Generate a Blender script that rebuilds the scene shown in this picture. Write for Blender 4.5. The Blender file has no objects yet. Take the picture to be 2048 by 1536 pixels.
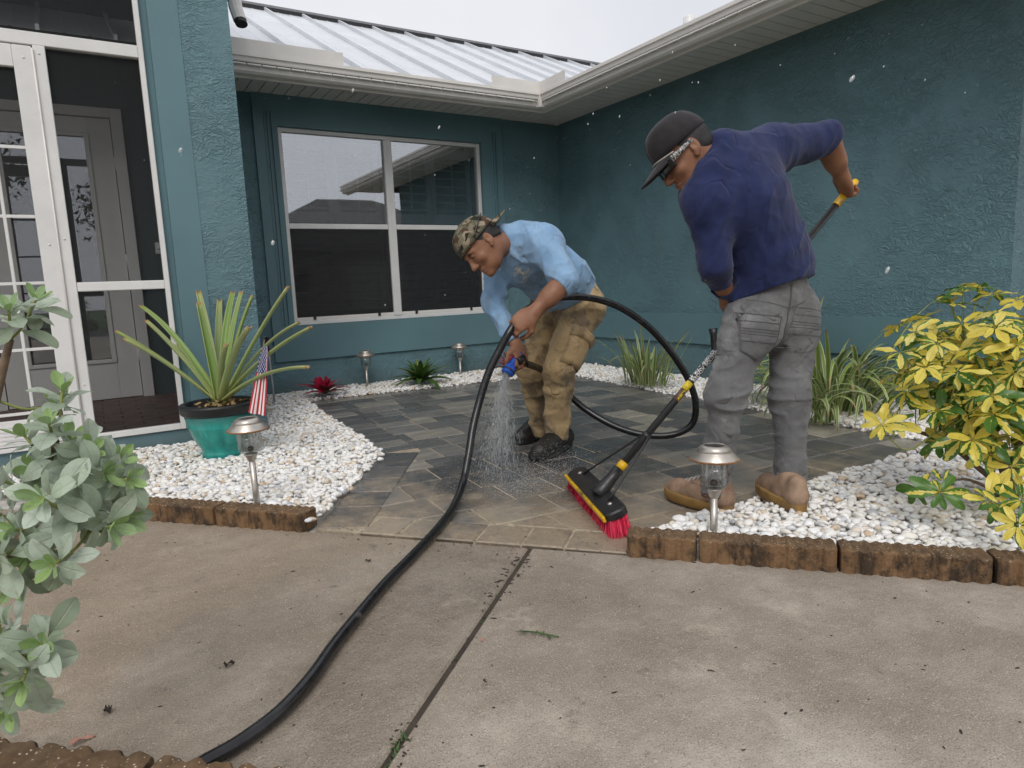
import bpy, math, random
import numpy as np
from mathutils import Vector, Matrix

SC = bpy.context.scene
COL = SC.collection
R = math.radians
rnd = random.Random(7)

# ---------------------------------------------------------------- camera
cam_data = bpy.data.cameras.new('camera')
cam = bpy.data.objects.new('camera', cam_data)
COL.objects.link(cam)
cam_data.sensor_width = 36.0
cam_data.lens = 23.555
cam_data.clip_start = 0.05
cam_data.clip_end = 400.0
cam.matrix_world = Matrix(((0.84816969, 0.1120362, -0.51774132, 0.0),
                           (-0.52808296, 0.10194318, -0.84305158, 0.0),
                           (-0.0416721, 0.98846117, 0.14562952, 0.88),
                           (0, 0, 0, 1)))
SC.camera = cam
# ---------------------------------------------------------------- overcast sky
world = bpy.data.worlds.new('World')
SC.world = world
world.use_nodes = True
wn = world.node_tree
for n in list(wn.nodes):
    wn.nodes.remove(n)
w_out = wn.nodes.new('ShaderNodeOutputWorld')
w_bg = wn.nodes.new('ShaderNodeBackground')
w_sky = wn.nodes.new('ShaderNodeTexSky')
w_sky.sky_type = 'NISHITA'
w_sky.sun_disc = False
SUN_EL, SUN_AZ = R(46), R(214)
w_sky.sun_elevation = SUN_EL
w_sky.sun_rotation = SUN_AZ
w_mul = wn.nodes.new('ShaderNodeVectorMath'); w_mul.operation = 'SCALE'
w_mul.inputs[3].default_value = 0.08
w_tc = wn.nodes.new('ShaderNodeTexCoord')
w_noise = wn.nodes.new('ShaderNodeTexNoise')
w_noise.inputs['Scale'].default_value = 2.2
w_noise.inputs['Detail'].default_value = 5
w_ramp = wn.nodes.new('ShaderNodeValToRGB')
w_ramp.color_ramp.elements[0].position = 0.3
w_ramp.color_ramp.elements[0].color = (0.63, 0.64, 0.68, 1)
w_ramp.color_ramp.elements[1].position = 0.75
w_ramp.color_ramp.elements[1].color = (0.80, 0.80, 0.83, 1)
w_mix = wn.nodes.new('ShaderNodeMix'); w_mix.data_type = 'RGBA'
w_mix.inputs[0].default_value = 0.93
wn.links.new(w_tc.outputs['Generated'], w_noise.inputs['Vector'])
wn.links.new(w_noise.outputs['Fac'], w_ramp.inputs['Fac'])
wn.links.new(w_sky.outputs['Color'], w_mul.inputs[0])
wn.links.new(w_mul.outputs[0], w_mix.inputs[6])
wn.links.new(w_ramp.outputs['Color'], w_mix.inputs[7])
wn.links.new(w_mix.outputs[2], w_bg.inputs['Color'])
w_bg.inputs['Strength'].default_value = 1.0
wn.links.new(w_bg.outputs[0], w_out.inputs[0])
# veiled sun
sun_data = bpy.data.lights.new('sun', 'SUN')
sun_data.energy = 1.25
sun_data.angle = R(32)
sun_data.color = (1.0, 0.97, 0.93)
sun = bpy.data.objects.new('sun', sun_data)
COL.objects.link(sun)
sun.rotation_euler = (R(90) - SUN_EL, 0, R(180) - SUN_AZ)
SC.view_settings.view_transform = 'Standard'
SC.view_settings.look = 'None'
SC.view_settings.exposure = 0.3
SC.view_settings.gamma = 1.0
SC.view_settings.use_curve_mapping = False
SC.cycles.max_bounces = 6
SC.cycles.diffuse_bounces = 3
SC.cycles.glossy_bounces = 3
SC.cycles.transmission_bounces = 5
SC.cycles.transparent_max_bounces = 16
SC.cycles.caustics_reflective = False
SC.cycles.caustics_refractive = False
SC.cycles.sample_clamp_indirect = 4.0
SC.cycles.adaptive_threshold = 0.02

# ---------------------------------------------------------------- helpers
def tag(o, label=None, cat=None, group=None, kind=None):
    if label: o['label'] = label
    if cat: o['category'] = cat
    if group: o['group'] = group
    if kind: o['kind'] = kind
    return o

def empty(name, loc=(0, 0, 0), rz=0.0, **k):
    o = bpy.data.objects.new(name, None)
    COL.objects.link(o)
    o.location = loc
    o.rotation_euler = (0, 0, rz)
    o.empty_display_size = 0.1
    return tag(o, **k)

def link(name, mesh, mat=None, parent=None, loc=None, **k):
    """mesh is in world space when parent is an unrotated empty: location is undone"""
    o = bpy.data.objects.new(name, mesh)
    COL.objects.link(o)
    if mat is not None and len(mesh.materials) == 0:
        for m in (mat if isinstance(mat, (list, tuple)) else [mat]):
            mesh.materials.append(m)
    if loc is not None:
        o.location = loc
    if parent is not None:
        o.parent = parent
        if loc is None:
            p = parent; acc = Vector((0, 0, 0))
            while p is not None:
                acc += p.location; p = p.parent
            o.location = -acc
    return tag(o, **k)

def frame(d, up=(0, 0, 1)):
    d = Vector(d).normalized()
    u = Vector(up)
    if abs(d.dot(u)) > 0.98: u = Vector((0, 1, 0)) if abs(d.y) < 0.9 else Vector((1, 0, 0))
    x = u.cross(d).normalized()
    return x, d.cross(x).normalized(), d

def spline(pts, n):
    """Catmull-Rom through pts, n samples per span"""
    P_ = [Vector(p) for p in pts]
    P_ = [P_[0] * 2 - P_[1]] + P_ + [P_[-1] * 2 - P_[-2]]
    out = []
    for i in range(1, len(P_) - 2):
        a, b, c, d = P_[i - 1:i + 3]
        for k in range(n):
            t = k / n
            out.append(0.5 * (2 * b + (c - a) * t + (2 * a - 5 * b + 4 * c - d) * t * t + (3 * b - a - 3 * c + d) * t ** 3))
    out.append(P_[-2].copy())
    return out

class MB:
    def __init__(s):
        s.v = []; s.f = []; s.m = []; s.sm = []
    def face(s, idx, mi=0, smooth=False):
        s.f.append(tuple(idx)); s.m.append(mi); s.sm.append(smooth)
    def box(s, a, b, mi=0, rz=0.0, c=None, bev=0.0):
        x0, y0, z0 = a; x1, y1, z1 = b
        if bev > 0:
            return s.bbox(a, b, bev, mi)
        i = len(s.v)
        s.v += [(x0, y0, z0), (x1, y0, z0), (x1, y1, z0), (x0, y1, z0), (x0, y0, z1), (x1, y0, z1), (x1, y1, z1), (x0, y1, z1)]
        for q in ((3, 2, 1, 0), (4, 5, 6, 7), (0, 1, 5, 4), (1, 2, 6, 5), (2, 3, 7, 6), (3, 0, 4, 7)):
            s.face([i + k for k in q], mi)
        return s
    def bbox(s, a, b, t, mi=0):
        (x0, y0, z0), (x1, y1, z1) = a, b
        t = min(t, (x1 - x0) / 2.1, (y1 - y0) / 2.1, (z1 - z0) / 2.1)
        rings = [(z0, t), (z0 + t, 0), (z1 - t, 0), (z1, t)]
        R_ = []
        for z, k in rings:
            j = len(s.v)
            s.v += [(x0 + t, y0 + k, z), (x1 - t, y0 + k, z), (x1 - k, y0 + t, z), (x1 - k, y1 - t, z),
                    (x1 - t, y1 - k, z), (x0 + t, y1 - k, z), (x0 + k, y1 - t, z), (x0 + k, y0 + t, z)]
            R_.append(list(range(j, j + 8)))
        s.face(R_[0][::-1], mi); s.face(R_[-1], mi)
        for q in range(3):
            for k in range(8):
                s.face((R_[q][k], R_[q][(k + 1) % 8], R_[q + 1][(k + 1) % 8], R_[q + 1][k]), mi)
        return s
    def prism(s, poly, z0, z1, mi=0, bev=0.0):
        n = len(poly); i = len(s.v)
        c = (sum(p[0] for p in poly) / n, sum(p[1] for p in poly) / n)
        s.v += [(p[0], p[1], z0) for p in poly]
        if bev > 0:
            s.v += [(p[0], p[1], z1 - bev) for p in poly]
            def ins(p):
                dx, dy = c[0] - p[0], c[1] - p[1]; L = math.hypot(dx, dy) or 1
                k = min(1.6 * bev, L * 0.5) / L
                return (p[0] + dx * k, p[1] + dy * k, z1)
            s.v += [ins(p) for p in poly]
            lv = 3
        else:
            s.v += [(p[0], p[1], z1) for p in poly]; lv = 2
        s.face([i + k for k in range(n)][::-1], mi)
        s.face([i + (lv - 1) * n + k for k in range(n)], mi)
        for l in range(lv - 1):
            for k in range(n):
                a, b = i + l * n + k, i + l * n + (k + 1) % n
                s.face((a, b, b + n, a + n), mi)
        return s
    def tube(s, pts, rad, seg=10, mi=0, caps=True, flat=None, up=(0, 0, 1), smooth=True):
        pts = [Vector(p) for p in pts]
        n = len(pts)
        rr = rad if hasattr(rad, '__len__') else [rad] * n
        ring0 = len(s.v)
        x = None
        for k in range(n):
            t = (pts[min(k + 1, n - 1)] - pts[max(k - 1, 0)]).normalized()
            if x is None:
                x, y, _ = frame(t, up)
            else:
                x = (x - t * x.dot(t)).normalized(); y = t.cross(x)
            for q in range(seg):
                a = 2 * math.pi * q / seg
                fx = 1.0 if flat is None else flat[0]
                fy = 1.0 if flat is None else flat[1]
                s.v.append(tuple(pts[k] + x * math.cos(a) * rr[k] * fx + y * math.sin(a) * rr[k] * fy))
        for k in range(n - 1):
            for q in range(seg):
                a = ring0 + k * seg + q; b = ring0 + k * seg + (q + 1) % seg
                s.face((a, b, b + seg, a + seg), mi, smooth)
        if caps:
            s.face([ring0 + q for q in range(seg)][::-1], mi)
            s.face([ring0 + (n - 1) * seg + q for q in range(seg)], mi)
        return s
    def lathe(s, prof, c=(0, 0, 0), seg=28, mi=0, smooth=True, axis=None, rfun=None):
        i = len(s.v)
        if axis is None: X, Y, Z = Vector((1, 0, 0)), Vector((0, 1, 0)), Vector((0, 0, 1))
        else: X, Y, Z = frame(axis)
        C_ = Vector(c)
        for (r, z) in prof:
            for q in range(seg):
                a = 2 * math.pi * q / seg
                r2 = r * (rfun(a, z) if rfun else 1)
                s.v.append(tuple(C_ + X * r2 * math.cos(a) + Y * r2 * math.sin(a) + Z * z))
        for k in range(len(prof) - 1):
            for q in range(seg):
                a = i + k * seg + q; b = i + k * seg + (q + 1) % seg
                s.face((a, b, b + seg, a + seg), mi, smooth)
        return s
    def grid(s, P2, mi=0, smooth=True):
        i = len(s.v); nr = len(P2); nc = len(P2[0])
        for row in P2:
            s.v += [tuple(p) for p in row]
        for r_ in range(nr - 1):
            for c_ in range(nc - 1):
                a = i + r_ * nc + c_
                s.face((a, a + 1, a + nc + 1, a + nc), mi, smooth)
        return s
    def mesh(s, name='mesh'):
        me = bpy.data.meshes.new(name)
        me.from_pydata(s.v, [], s.f)
        me.polygons.foreach_set('material_index', s.m)
        me.polygons.foreach_set('use_smooth', s.sm)
        me.update()
        return me
    def build(s, name, mat=None, parent=None, **k):
        return link(name, s.mesh(name), mat, parent, **k)

def np_mesh(name, V, F, smooth=True, nper=3):
    me = bpy.data.meshes.new(name)
    nv, nf = len(V), len(F)
    me.vertices.add(nv); me.vertices.foreach_set('co', np.asarray(V, np.float32).ravel())
    me.loops.add(nf * nper); me.loops.foreach_set('vertex_index', np.asarray(F, np.int32).ravel())
    me.polygons.add(nf)
    me.polygons.foreach_set('loop_start', np.arange(0, nf * nper, nper, dtype=np.int32))
    me.polygons.foreach_set('loop_total', np.full(nf, nper, np.int32))
    me.polygons.foreach_set('use_smooth', np.full(nf, smooth, bool))
    me.update(calc_edges=True)
    me.validate()
    return me

# ---------------------------------------------------------------- materials
class NT:
    def __init__(s, name):
        s.mat = bpy.data.materials.new(name); s.mat.use_nodes = True
        s.t = s.mat.node_tree; s.t.nodes.clear()
        s.out = s.t.nodes.new('ShaderNodeOutputMaterial')
        s.b = s.t.nodes.new('ShaderNodeBsdfPrincipled')
        s.L(s.b.outputs[0], s.out.inputs[0])
        s._co = None
    def L(s, a, b): s.t.links.new(a, b)
    def N(s, typ, **k):
        n = s.t.nodes.new(typ)
        for a, v in k.items(): setattr(n, a, v)
        return n
    def co(s, which='Object'):
        if s._co is None: s._co = s.N('ShaderNodeTexCoord')
        return s._co.outputs[which]
    def pos(s):
        return s.N('ShaderNodeNewGeometry').outputs['Position']
    def map(s, vec, scale=(1, 1, 1), rot=(0, 0, 0), loc=(0, 0, 0)):
        m = s.N('ShaderNodeMapping')
        m.inputs['Scale'].default_value = scale; m.inputs['Rotation'].default_value = rot; m.inputs['Location'].default_value = loc
        s.L(vec, m.inputs['Vector']); return m.outputs[0]
    def noise(s, vec, scale, detail=4, rough=0.55, dist=0.0, out='Fac'):
        n = s.N('ShaderNodeTexNoise')
        n.inputs['Scale'].default_value = scale; n.inputs['Detail'].default_value = detail
        n.inputs['Roughness'].default_value = rough; n.inputs['Distortion'].default_value = dist
        if vec is not None: s.L(vec, n.inputs['Vector'])
        return n.outputs[out]
    def voro(s, vec, scale, feat='F1', out='Distance', rand=1.0):
        n = s.N('ShaderNodeTexVoronoi'); n.feature = feat
        n.inputs['Scale'].default_value = scale; n.inputs['Randomness'].default_value = rand
        if vec is not None: s.L(vec, n.inputs['Vector'])
        return n.outputs[out]
    def ramp(s, fac, stops, interp='LINEAR'):
        n = s.N('ShaderNodeValToRGB'); cr = n.color_ramp; cr.interpolation = interp
        while len(cr.elements) < len(stops): cr.elements.new(0.5)
        for e, (p, c) in zip(cr.elements, stops):
            e.position = p
            if not hasattr(c, '__len__'): c = (c, c, c)
            e.color = (c[0], c[1], c[2], 1)
        if fac is not None: s.L(fac, n.inputs['Fac'])
        return n.outputs['Color']
    def mix(s, fac, a, b, mode='MIX'):
        n = s.N('ShaderNodeMix', data_type='RGBA', blend_type=mode)
        for val, k in ((fac, 0), (a, 6), (b, 7)):
            if hasattr(val, 'links') or hasattr(val, 'is_linked'): s.L(val, n.inputs[k])
            elif k == 0: n.inputs[0].default_value = val
            else: n.inputs[k].default_value = (val[0], val[1], val[2], 1)
        return n.outputs[2]
    def math(s, op, a, b=None, c=None):
        n = s.N('ShaderNodeMath', operation=op)
        for k, val in enumerate((a, b, c)):
            if val is None: continue
            if hasattr(val, 'is_linked'): s.L(val, n.inputs[k])
            else: n.inputs[k].default_value = val
        return n.outputs[0]
    def sep(s, vec):
        n = s.N('ShaderNodeSeparateXYZ'); s.L(vec, n.inputs[0]); return n.outputs
    def rand(s): return s.N('ShaderNodeObjectInfo').outputs['Random']
    def set(s, color=None, rough=None, metal=None, spec=None, **k):
        for nm, val in (('Base Color', color), ('Roughness', rough), ('Metallic', metal), ('Specular IOR Level', spec)) + tuple(k.items()):
            if val is None: continue
            i = s.b.inputs[nm]
            if hasattr(val, 'is_linked'): s.L(val, i)
            elif hasattr(val, '__len__'): i.default_value = (val[0], val[1], val[2], 1) if len(i.default_value) == 4 else val
            else: i.default_value = val
        return s
    def bump(s, hgt, strength=0.5, dist=0.01, prev=None):
        n = s.N('ShaderNodeBump'); n.inputs['Strength'].default_value = strength; n.inputs['Distance'].default_value = dist
        s.L(hgt, n.inputs['Height'])
        if prev is not None: s.L(prev, n.inputs['Normal'])
        s.L(n.outputs[0], s.b.inputs['Normal']); return n.outputs[0]

def simple(name, col, rough=0.5, metal=0.0, var=0.12, nscale=30.0, bump=0.0, bscale=200.0, spec=0.5, dirt=None):
    m = NT(name)
    n = m.noise(m.co(), nscale, 5)
    lo = [c * (1 - var) for c in col]; hi = [min(1, c * (1 + var)) for c in col]
    c = m.ramp(n, [(0.3, lo), (0.7, hi)])
    if dirt:
        d = m.ramp(m.noise(m.co(), nscale * 0.3, 6, 0.65), [(dirt[1], 0.0), (dirt[1] + 0.18, 1.0)])
        c = m.mix(d, c, dirt[0])
    m.set(c, rough, metal, spec)
    r = m.ramp(m.noise(m.co(), nscale * 1.7, 4), [(0.3, max(0, rough - 0.1)), (0.7, min(1, rough + 0.1))])
    m.L(r, m.b.inputs['Roughness'])
    if bump > 0: m.bump(m.noise(m.co(), bscale, 4), bump, 0.003)
    return m.mat

TEAL = (0.118, 0.216, 0.244)
def stucco_mat(name, rough_tex=True, stain=0.0):
    m = NT(name)
    p = m.pos()
    big = m.noise(p, 0.9, 5)
    c = m.ramp(big, [(0.3, [k * 0.84 for k in TEAL]), (0.7, [k * 1.14 for k in TEAL])])
    fine = m.noise(p, 55, 4)
    c = m.mix(m.math('MULTIPLY', m.ramp(fine, [(0.45, 0.0), (0.75, 1.0)]), 0.18), c, (0.12, 0.2, 0.22))
    streak = m.ramp(m.noise(m.map(p, (1, 1, 0.16)), 7, 4, 0.6), [(0.50, 0.0), (0.75, 1.0)])
    c = m.mix(m.math('MULTIPLY', streak, 0.22), c, (0.15, 0.20, 0.205))
    zz_ = m.math('ADD', m.sep(p)[2], m.math('MULTIPLY', m.math('SUBTRACT', m.noise(p, 6, 4), 0.5), 0.22))
    c = m.mix(m.ramp(zz_, [(0.0, 0.45), (0.16, 0.0)]), c, (0.10, 0.095, 0.08))
    if rough_tex:
        def worms(sc, off, w):
            q = m.map(p, (1.0, 1.0, 1.7), loc=off)
            n = m.noise(q, sc, 3, 0.6, 0.9)
            d = m.math('ABSOLUTE', m.math('SUBTRACT', n, 0.5))
            return m.ramp(d, [(0.0, 1.0), (w * 1.5, 0.45), (w * 5, 0.0)])
        wa_ = worms(9, (0, 0, 0), 0.022)
        wb_ = worms(19, (5, 3, 7), 0.03)
        patch = m.ramp(m.noise(p, 4.0, 4), [(0.34, 0.12), (0.56, 1.0)])
        hgt = m.math('MULTIPLY', m.math('MAXIMUM', wa_, m.math('MULTIPLY', wb_, 0.7)), patch)
        hgt = m.math('ADD', hgt, m.math('MULTIPLY', m.noise(p, 30, 4), 0.5))
        m.bump(hgt, 0.8, 0.008)
        m.set(c, 0.55, spec=0.4)
    else:
        hgt = m.math('ADD', m.noise(p, 120, 4), m.math('MULTIPLY', m.noise(m.map(p, (1, 1, 0.3)), 20, 3), 0.6))
        m.bump(hgt, 0.25, 0.003)
        m.set(c, 0.5, spec=0.4)
    return m.mat
M = {}
M['stucco'] = stucco_mat('teal_stucco')
M['smooth'] = stucco_mat('teal_smooth_stucco', False)
M['white_alu'] = simple('white_aluminium', (0.72, 0.71, 0.69), 0.35, 0, 0.05, 8, dirt=((0.5, 0.47, 0.42), 0.66))
M['gutter'] = simple('gutter_paint', (0.74, 0.71, 0.67), 0.4, 0, 0.05, 5, dirt=((0.42, 0.39, 0.35), 0.64))
M['soffit'] = simple('soffit_vinyl', (0.70, 0.68, 0.64), 0.5, 0, 0.05, 4)
M['roof_metal'] = simple('galvalume_roof', (0.72, 0.74, 0.77), 0.38, 0.35, 0.06, 3)
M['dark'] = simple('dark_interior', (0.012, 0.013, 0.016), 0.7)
M['door_paint'] = simple('door_paint', (0.7, 0.69, 0.66), 0.45, 0, 0.04, 6)
M['black_plastic'] = simple('black_plastic', (0.012, 0.012, 0.013), 0.4, 0, 0.3, 20)
M['shutter'] = simple('shutter_paint', (0.55, 0.55, 0.54), 0.5)

def glass_mat():
    m = NT('window_glass')
    g = m.N('ShaderNodeBsdfGlossy'); g.inputs['Roughness'].default_value = 0.01
    g.inputs['Color'].default_value = (0.93, 0.95, 0.97, 1)
    t = m.N('ShaderNodeBsdfTransparent'); t.inputs['Color'].default_value = (0.82, 0.84, 0.86, 1)
    fr = m.N('ShaderNodeFresnel'); fr.inputs['IOR'].default_value = 1.9
    f2 = m.math('ADD', m.math('MULTIPLY', fr.outputs[0], 1.5), 0.17)
    f2 = m.math('MINIMUM', f2, 0.9)
    nn = m.noise(m.pos(), 1.6, 2)
    bp = m.N('ShaderNodeBump'); bp.inputs['Strength'].default_value = 0.02; bp.inputs['Distance'].default_value = 0.02
    m.L(nn, bp.inputs['Height']); m.L(bp.outputs[0], g.inputs['Normal'])
    mx = m.N('ShaderNodeMixShader')
    m.L(f2, mx.inputs[0]); m.L(t.outputs[0], mx.inputs[1]); m.L(g.outputs[0], mx.inputs[2])
    m.L(mx.outputs[0], m.out.inputs[0])
    return m.mat
M['glass'] = glass_mat()
def screen_mat(name, opac):
    m = NT(name)
    m.set((0.02, 0.02, 0.021), 0.6)
    t = m.N('ShaderNodeBsdfTransparent')
    mx = m.N('ShaderNodeMixShader'); mx.inputs[0].default_value = opac
    m.L(t.outputs[0], mx.inputs[1]); m.L(m.b.outputs[0], mx.inputs[2]); m.L(mx.outputs[0], m.out.inputs[0])
    return m.mat
M['screen'] = screen_mat('insect_screen', 0.22)
M['win_screen'] = screen_mat('window_screen', 0.5)

def concrete_mat():
    m = NT('driveway_concrete')
    p = m.pos()
    big = m.noise(p, 1.1, 5, 0.65)
    base = m.ramp(big, [(0.34, (0.20, 0.163, 0.122)), (0.48, (0.33, 0.282, 0.232)), (0.62, (0.50, 0.445, 0.385))])
    sx, sy, sz = m.sep(p)
    s_ = m.math('ADD', m.math('MULTIPLY', m.math('SUBTRACT', sx, 1.164), 0.664), m.math('MULTIPLY', m.math('SUBTRACT', sy, 1.823), -0.748))
    tan = m.ramp(m.math('ADD', m.math('MULTIPLY', s_, -0.35), m.noise(m.map(p, loc=(4, 1, 0)), 0.9, 4)), [(0.40, 0.0), (0.75, 1.0)])
    c = m.mix(m.math('MULTIPLY', tan, 0.6), base, (0.29, 0.215, 0.135))
    mot = m.ramp(m.noise(m.map(p, loc=(9, 2, 0)), 7, 6, 0.75), [(0.40, 0.0), (0.66, 1.0)])
    c = m.mix(m.math('MULTIPLY', mot, 0.5), c, (0.17, 0.14, 0.108))
    blot = m.ramp(m.noise(m.map(p, loc=(2, 7, 0)), 10, 5, 0.65), [(0.63, 0.0), (0.72, 1.0)])
    c = m.mix(m.math('MULTIPLY', blot, 0.65), c, (0.052, 0.046, 0.042))
    pale = m.ramp(m.noise(m.map(p, loc=(1, 3, 0)), 3.1, 6, 0.72), [(0.59, 0.0), (0.72, 1.0)])
    c = m.mix(m.math('MULTIPLY', pale, 0.6), c, (0.56, 0.48, 0.38))
    # exposed grit: three sizes of grain, light and dark
    for (sc_, off, lo_, hi_, keep_, amt, col_) in ((120, 0, 0.16, 0.26, 0.55, 0.7, (0.60, 0.52, 0.41)), (210, 3, 0.2, 0.32, 0.45, 0.6, (0.52, 0.45, 0.36)), (170, 6, 0.2, 0.32, 0.45, 0.6, (0.085, 0.066, 0.048))):
        q = m.map(p, loc=(off, off, off))
        v = m.N('ShaderNodeTexVoronoi'); v.inputs['Scale'].default_value = sc_; m.L(q, v.inputs['Vector'])
        g = m.math('MULTIPLY', m.ramp(v.outputs['Distance'], [(lo_, 1.0), (hi_, 0.0)]), m.ramp(v.outputs['Color'], [(keep_, 0.0), (keep_ + 0.05, 1.0)]))
        c = m.mix(m.math('MULTIPLY', g, amt), c, col_)
    fg = m.noise(p, 330, 2)
    c = m.mix(m.math('MULTIPLY', m.ramp(fg, [(0.48, 0.0), (0.66, 1.0)]), 0.5), c, (0.43, 0.365, 0.285))
    c = m.mix(m.math('MULTIPLY', m.ramp(fg, [(0.34, 1.0), (0.5, 0.0)]), 0.45), c, (0.12, 0.095, 0.07))
    # film of water between the hose and the joint
    band = m.math('SUBTRACT', 1.0, m.math('MULTIPLY', m.math('ABSOLUTE', m.math('ADD', s_, 0.20)), 3.6))
    wet = m.math('ADD', band, m.math('MULTIPLY', m.math('SUBTRACT', m.noise(p, 4.5, 5), 0.5), 1.6))
    wet = m.ramp(wet, [(0.2, 0.0), (0.55, 1.0)])
    c = m.mix(m.math('MULTIPLY', wet, 0.5), c, m.mix(1.0, c, (0.62, 0.60, 0.58), 'MULTIPLY'))
    rough = m.mix(wet, m.ramp(m.noise(p, 9, 3), [(0.3, 0.6), (0.7, 0.85)]), m.ramp(m.noise(p, 22, 3), [(0.4, 0.10), (0.7, 0.4)]))
    m.set(c, rough, spec=0.5)
    hgt = m.math('ADD', m.noise(p, 150, 3), m.math('MULTIPLY', m.noise(p, 35, 3), 1.0))
    m.bump(hgt, 0.7, 0.004)
    return m.mat
M['concrete'] = concrete_mat()

def paver_mat():
    m = NT('slate_paver')
    p = m.pos(); rv = m.rand()
    tone = m.ramp(rv, [(0.0, (0.070, 0.070, 0.071)), (0.3, (0.10, 0.099, 0.098)), (0.55, (0.135, 0.132, 0.127)), (0.75, (0.18, 0.172, 0.158)), (0.88, (0.23, 0.212, 0.18)), (1.0, (0.36, 0.33, 0.27))])
    off = m.N('ShaderNodeCombineXYZ'); m.L(m.math('MULTIPLY', rv, 37.0), off.inputs[0]); m.L(m.math('MULTIPLY', rv, 91.0), off.inputs[1])
    va = m.N('ShaderNodeVectorMath', operation='ADD'); m.L(p, va.inputs[0]); m.L(off.outputs[0], va.inputs[1])
    # pigment clouds differ from stone to stone
    st = m.noise(m.map(va.outputs[0], (1.0, 2.6, 1), (0, 0, R(5))), 4.5, 4, 0.6)
    c = m.mix(m.ramp(st, [(0.38, 0.0), (0.60, 0.42)]), tone, (0.066, 0.066, 0.069))
    st2 = m.noise(m.map(va.outputs[0], (1.0, 3.0, 1), (0, 0, R(5)), (7, 3, 0)), 4.2, 4, 0.65)
    c = m.mix(m.math('MULTIPLY', m.ramp(st2, [(0.55, 0.0), (0.70, 1.0)]), 0.45), c, (0.29, 0.26, 0.205))
    # joint sand left lying towards the driveway
    sx, sy, sz = m.sep(p)
    thr = m.math('SUBTRACT', 3.75, m.math('ADD', m.math('MULTIPLY', sx, 0.55), sy))
    sand = m.math('ADD', m.math('MULTIPLY', thr, 0.7), m.math('MULTIPLY', m.math('SUBTRACT', m.noise(m.map(p, (1.6, 1, 1), (0, 0, R(40))), 3.0, 5, 0.7), 0.5), 2.6))
    sand = m.ramp(sand, [(0.1, 0.0), (0.8, 1.0)])
    fine = m.ramp(m.noise(p, 60, 3), [(0.3, 0.55), (0.7, 1.0)])
    c = m.mix(m.math('MULTIPLY', m.math('MULTIPLY', sand, fine), 0.75), c, (0.42, 0.325, 0.215))
    c = m.mix(m.math('MULTIPLY', m.ramp(m.noise(p, 190, 2), [(0.60, 0.0), (0.7, 1.0)]), 0.45), c, (0.36, 0.34, 0.30))
    wet = m.ramp(m.noise(m.map(p, loc=(2, 5, 0)), 2.2, 4, 0.6), [(0.32, 0.18), (0.5, 0.34), (0.72, 0.6)])
    # soaked patch under the nozzle
    dx_ = m.math('SUBTRACT', sx, 1.72); dy_ = m.math('SUBTRACT', sy, 2.55)
    rr_ = m.math('SQRT', m.math('ADD', m.math('MULTIPLY', dx_, dx_), m.math('MULTIPLY', dy_, dy_)))
    pud = m.ramp(m.math('ADD', rr_, m.math('MULTIPLY', m.math('SUBTRACT', m.noise(p, 4, 4), 0.5), 0.9)), [(0.45, 1.0), (0.62, 0.0)])
    wet = m.mix(pud, wet, (0.07, 0.07, 0.07))
    c = m.mix(m.math('MULTIPLY', pud, 0.8), c, m.mix(1.0, c, (0.62, 0.62, 0.63), 'MULTIPLY'))
    m.set(c, wet, spec=0.5)
    m.bump(m.math('ADD', m.noise(p, 90, 4), m.math('MULTIPLY', st, 0.6)), 0.45, 0.004)
    return m.mat
M['paver'] = paver_mat()
M['sand'] = simple('joint_sand', (0.36, 0.30, 0.215), 0.85, 0, 0.25, 25, 0.5, 300)
M['soil'] = simple('soil', (0.05, 0.038, 0.028), 0.9, 0, 0.3, 12, 0.6, 80)
M['gravel_base'] = simple('gravel_base', (0.52, 0.50, 0.46), 0.9, 0, 0.3, 40, 0.8, 90)
M['grass_far'] = simple('far_grass', (0.05, 0.085, 0.025), 0.9, 0, 0.35, 1.2, 0.5, 30)

# ================================================================ ground
g = MB(); g.face([0, 1, 2, 3]); g.v = [(-80, -80, -0.03), (80, -80, -0.03), (80, 80, -0.03), (-80, 80, -0.03)]
g.build('ground', M['soil'], kind='structure')
# driveway frame: origin at the end of the expansion joint, e1 along the driveway edge, e2 towards the street
DO = Vector((1.164, 1.823)); E1 = Vector((0.664, -0.748)).normalized(); E2 = Vector((-E1.y, E1.x)) * -1.0
def drv(s, t): p = DO + E1 * s + E2 * t; return (p.x, p.y)
driveway = empty('driveway', (0, 0, 0), kind='structure')
def slab(poly):
    b = MB(); b.prism(poly, -0.1, 0.0, bev=0.006); b.build('slab', M['concrete'], driveway)
slab([drv(0.007, 0.0), drv(7, 0.0), drv(7, 9), drv(0.007, 9)][::-1])
slab([drv(-6, 0.0), drv(-0.007, 0.0), drv(-0.007, 9), drv(-6, 9)][::-1])
jb = MB(); jb.box((-0.012, 0, -0.09), (0.012, 0.01, -0.012)); jb.v = []
jb = MB(); jb.prism([drv(-0.0068, 0), drv(0.0068, 0), drv(0.0068, 9), drv(-0.0068, 9)][::-1], -0.09, -0.006)
jb.build('joint_filler', M['soil'], driveway)

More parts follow.
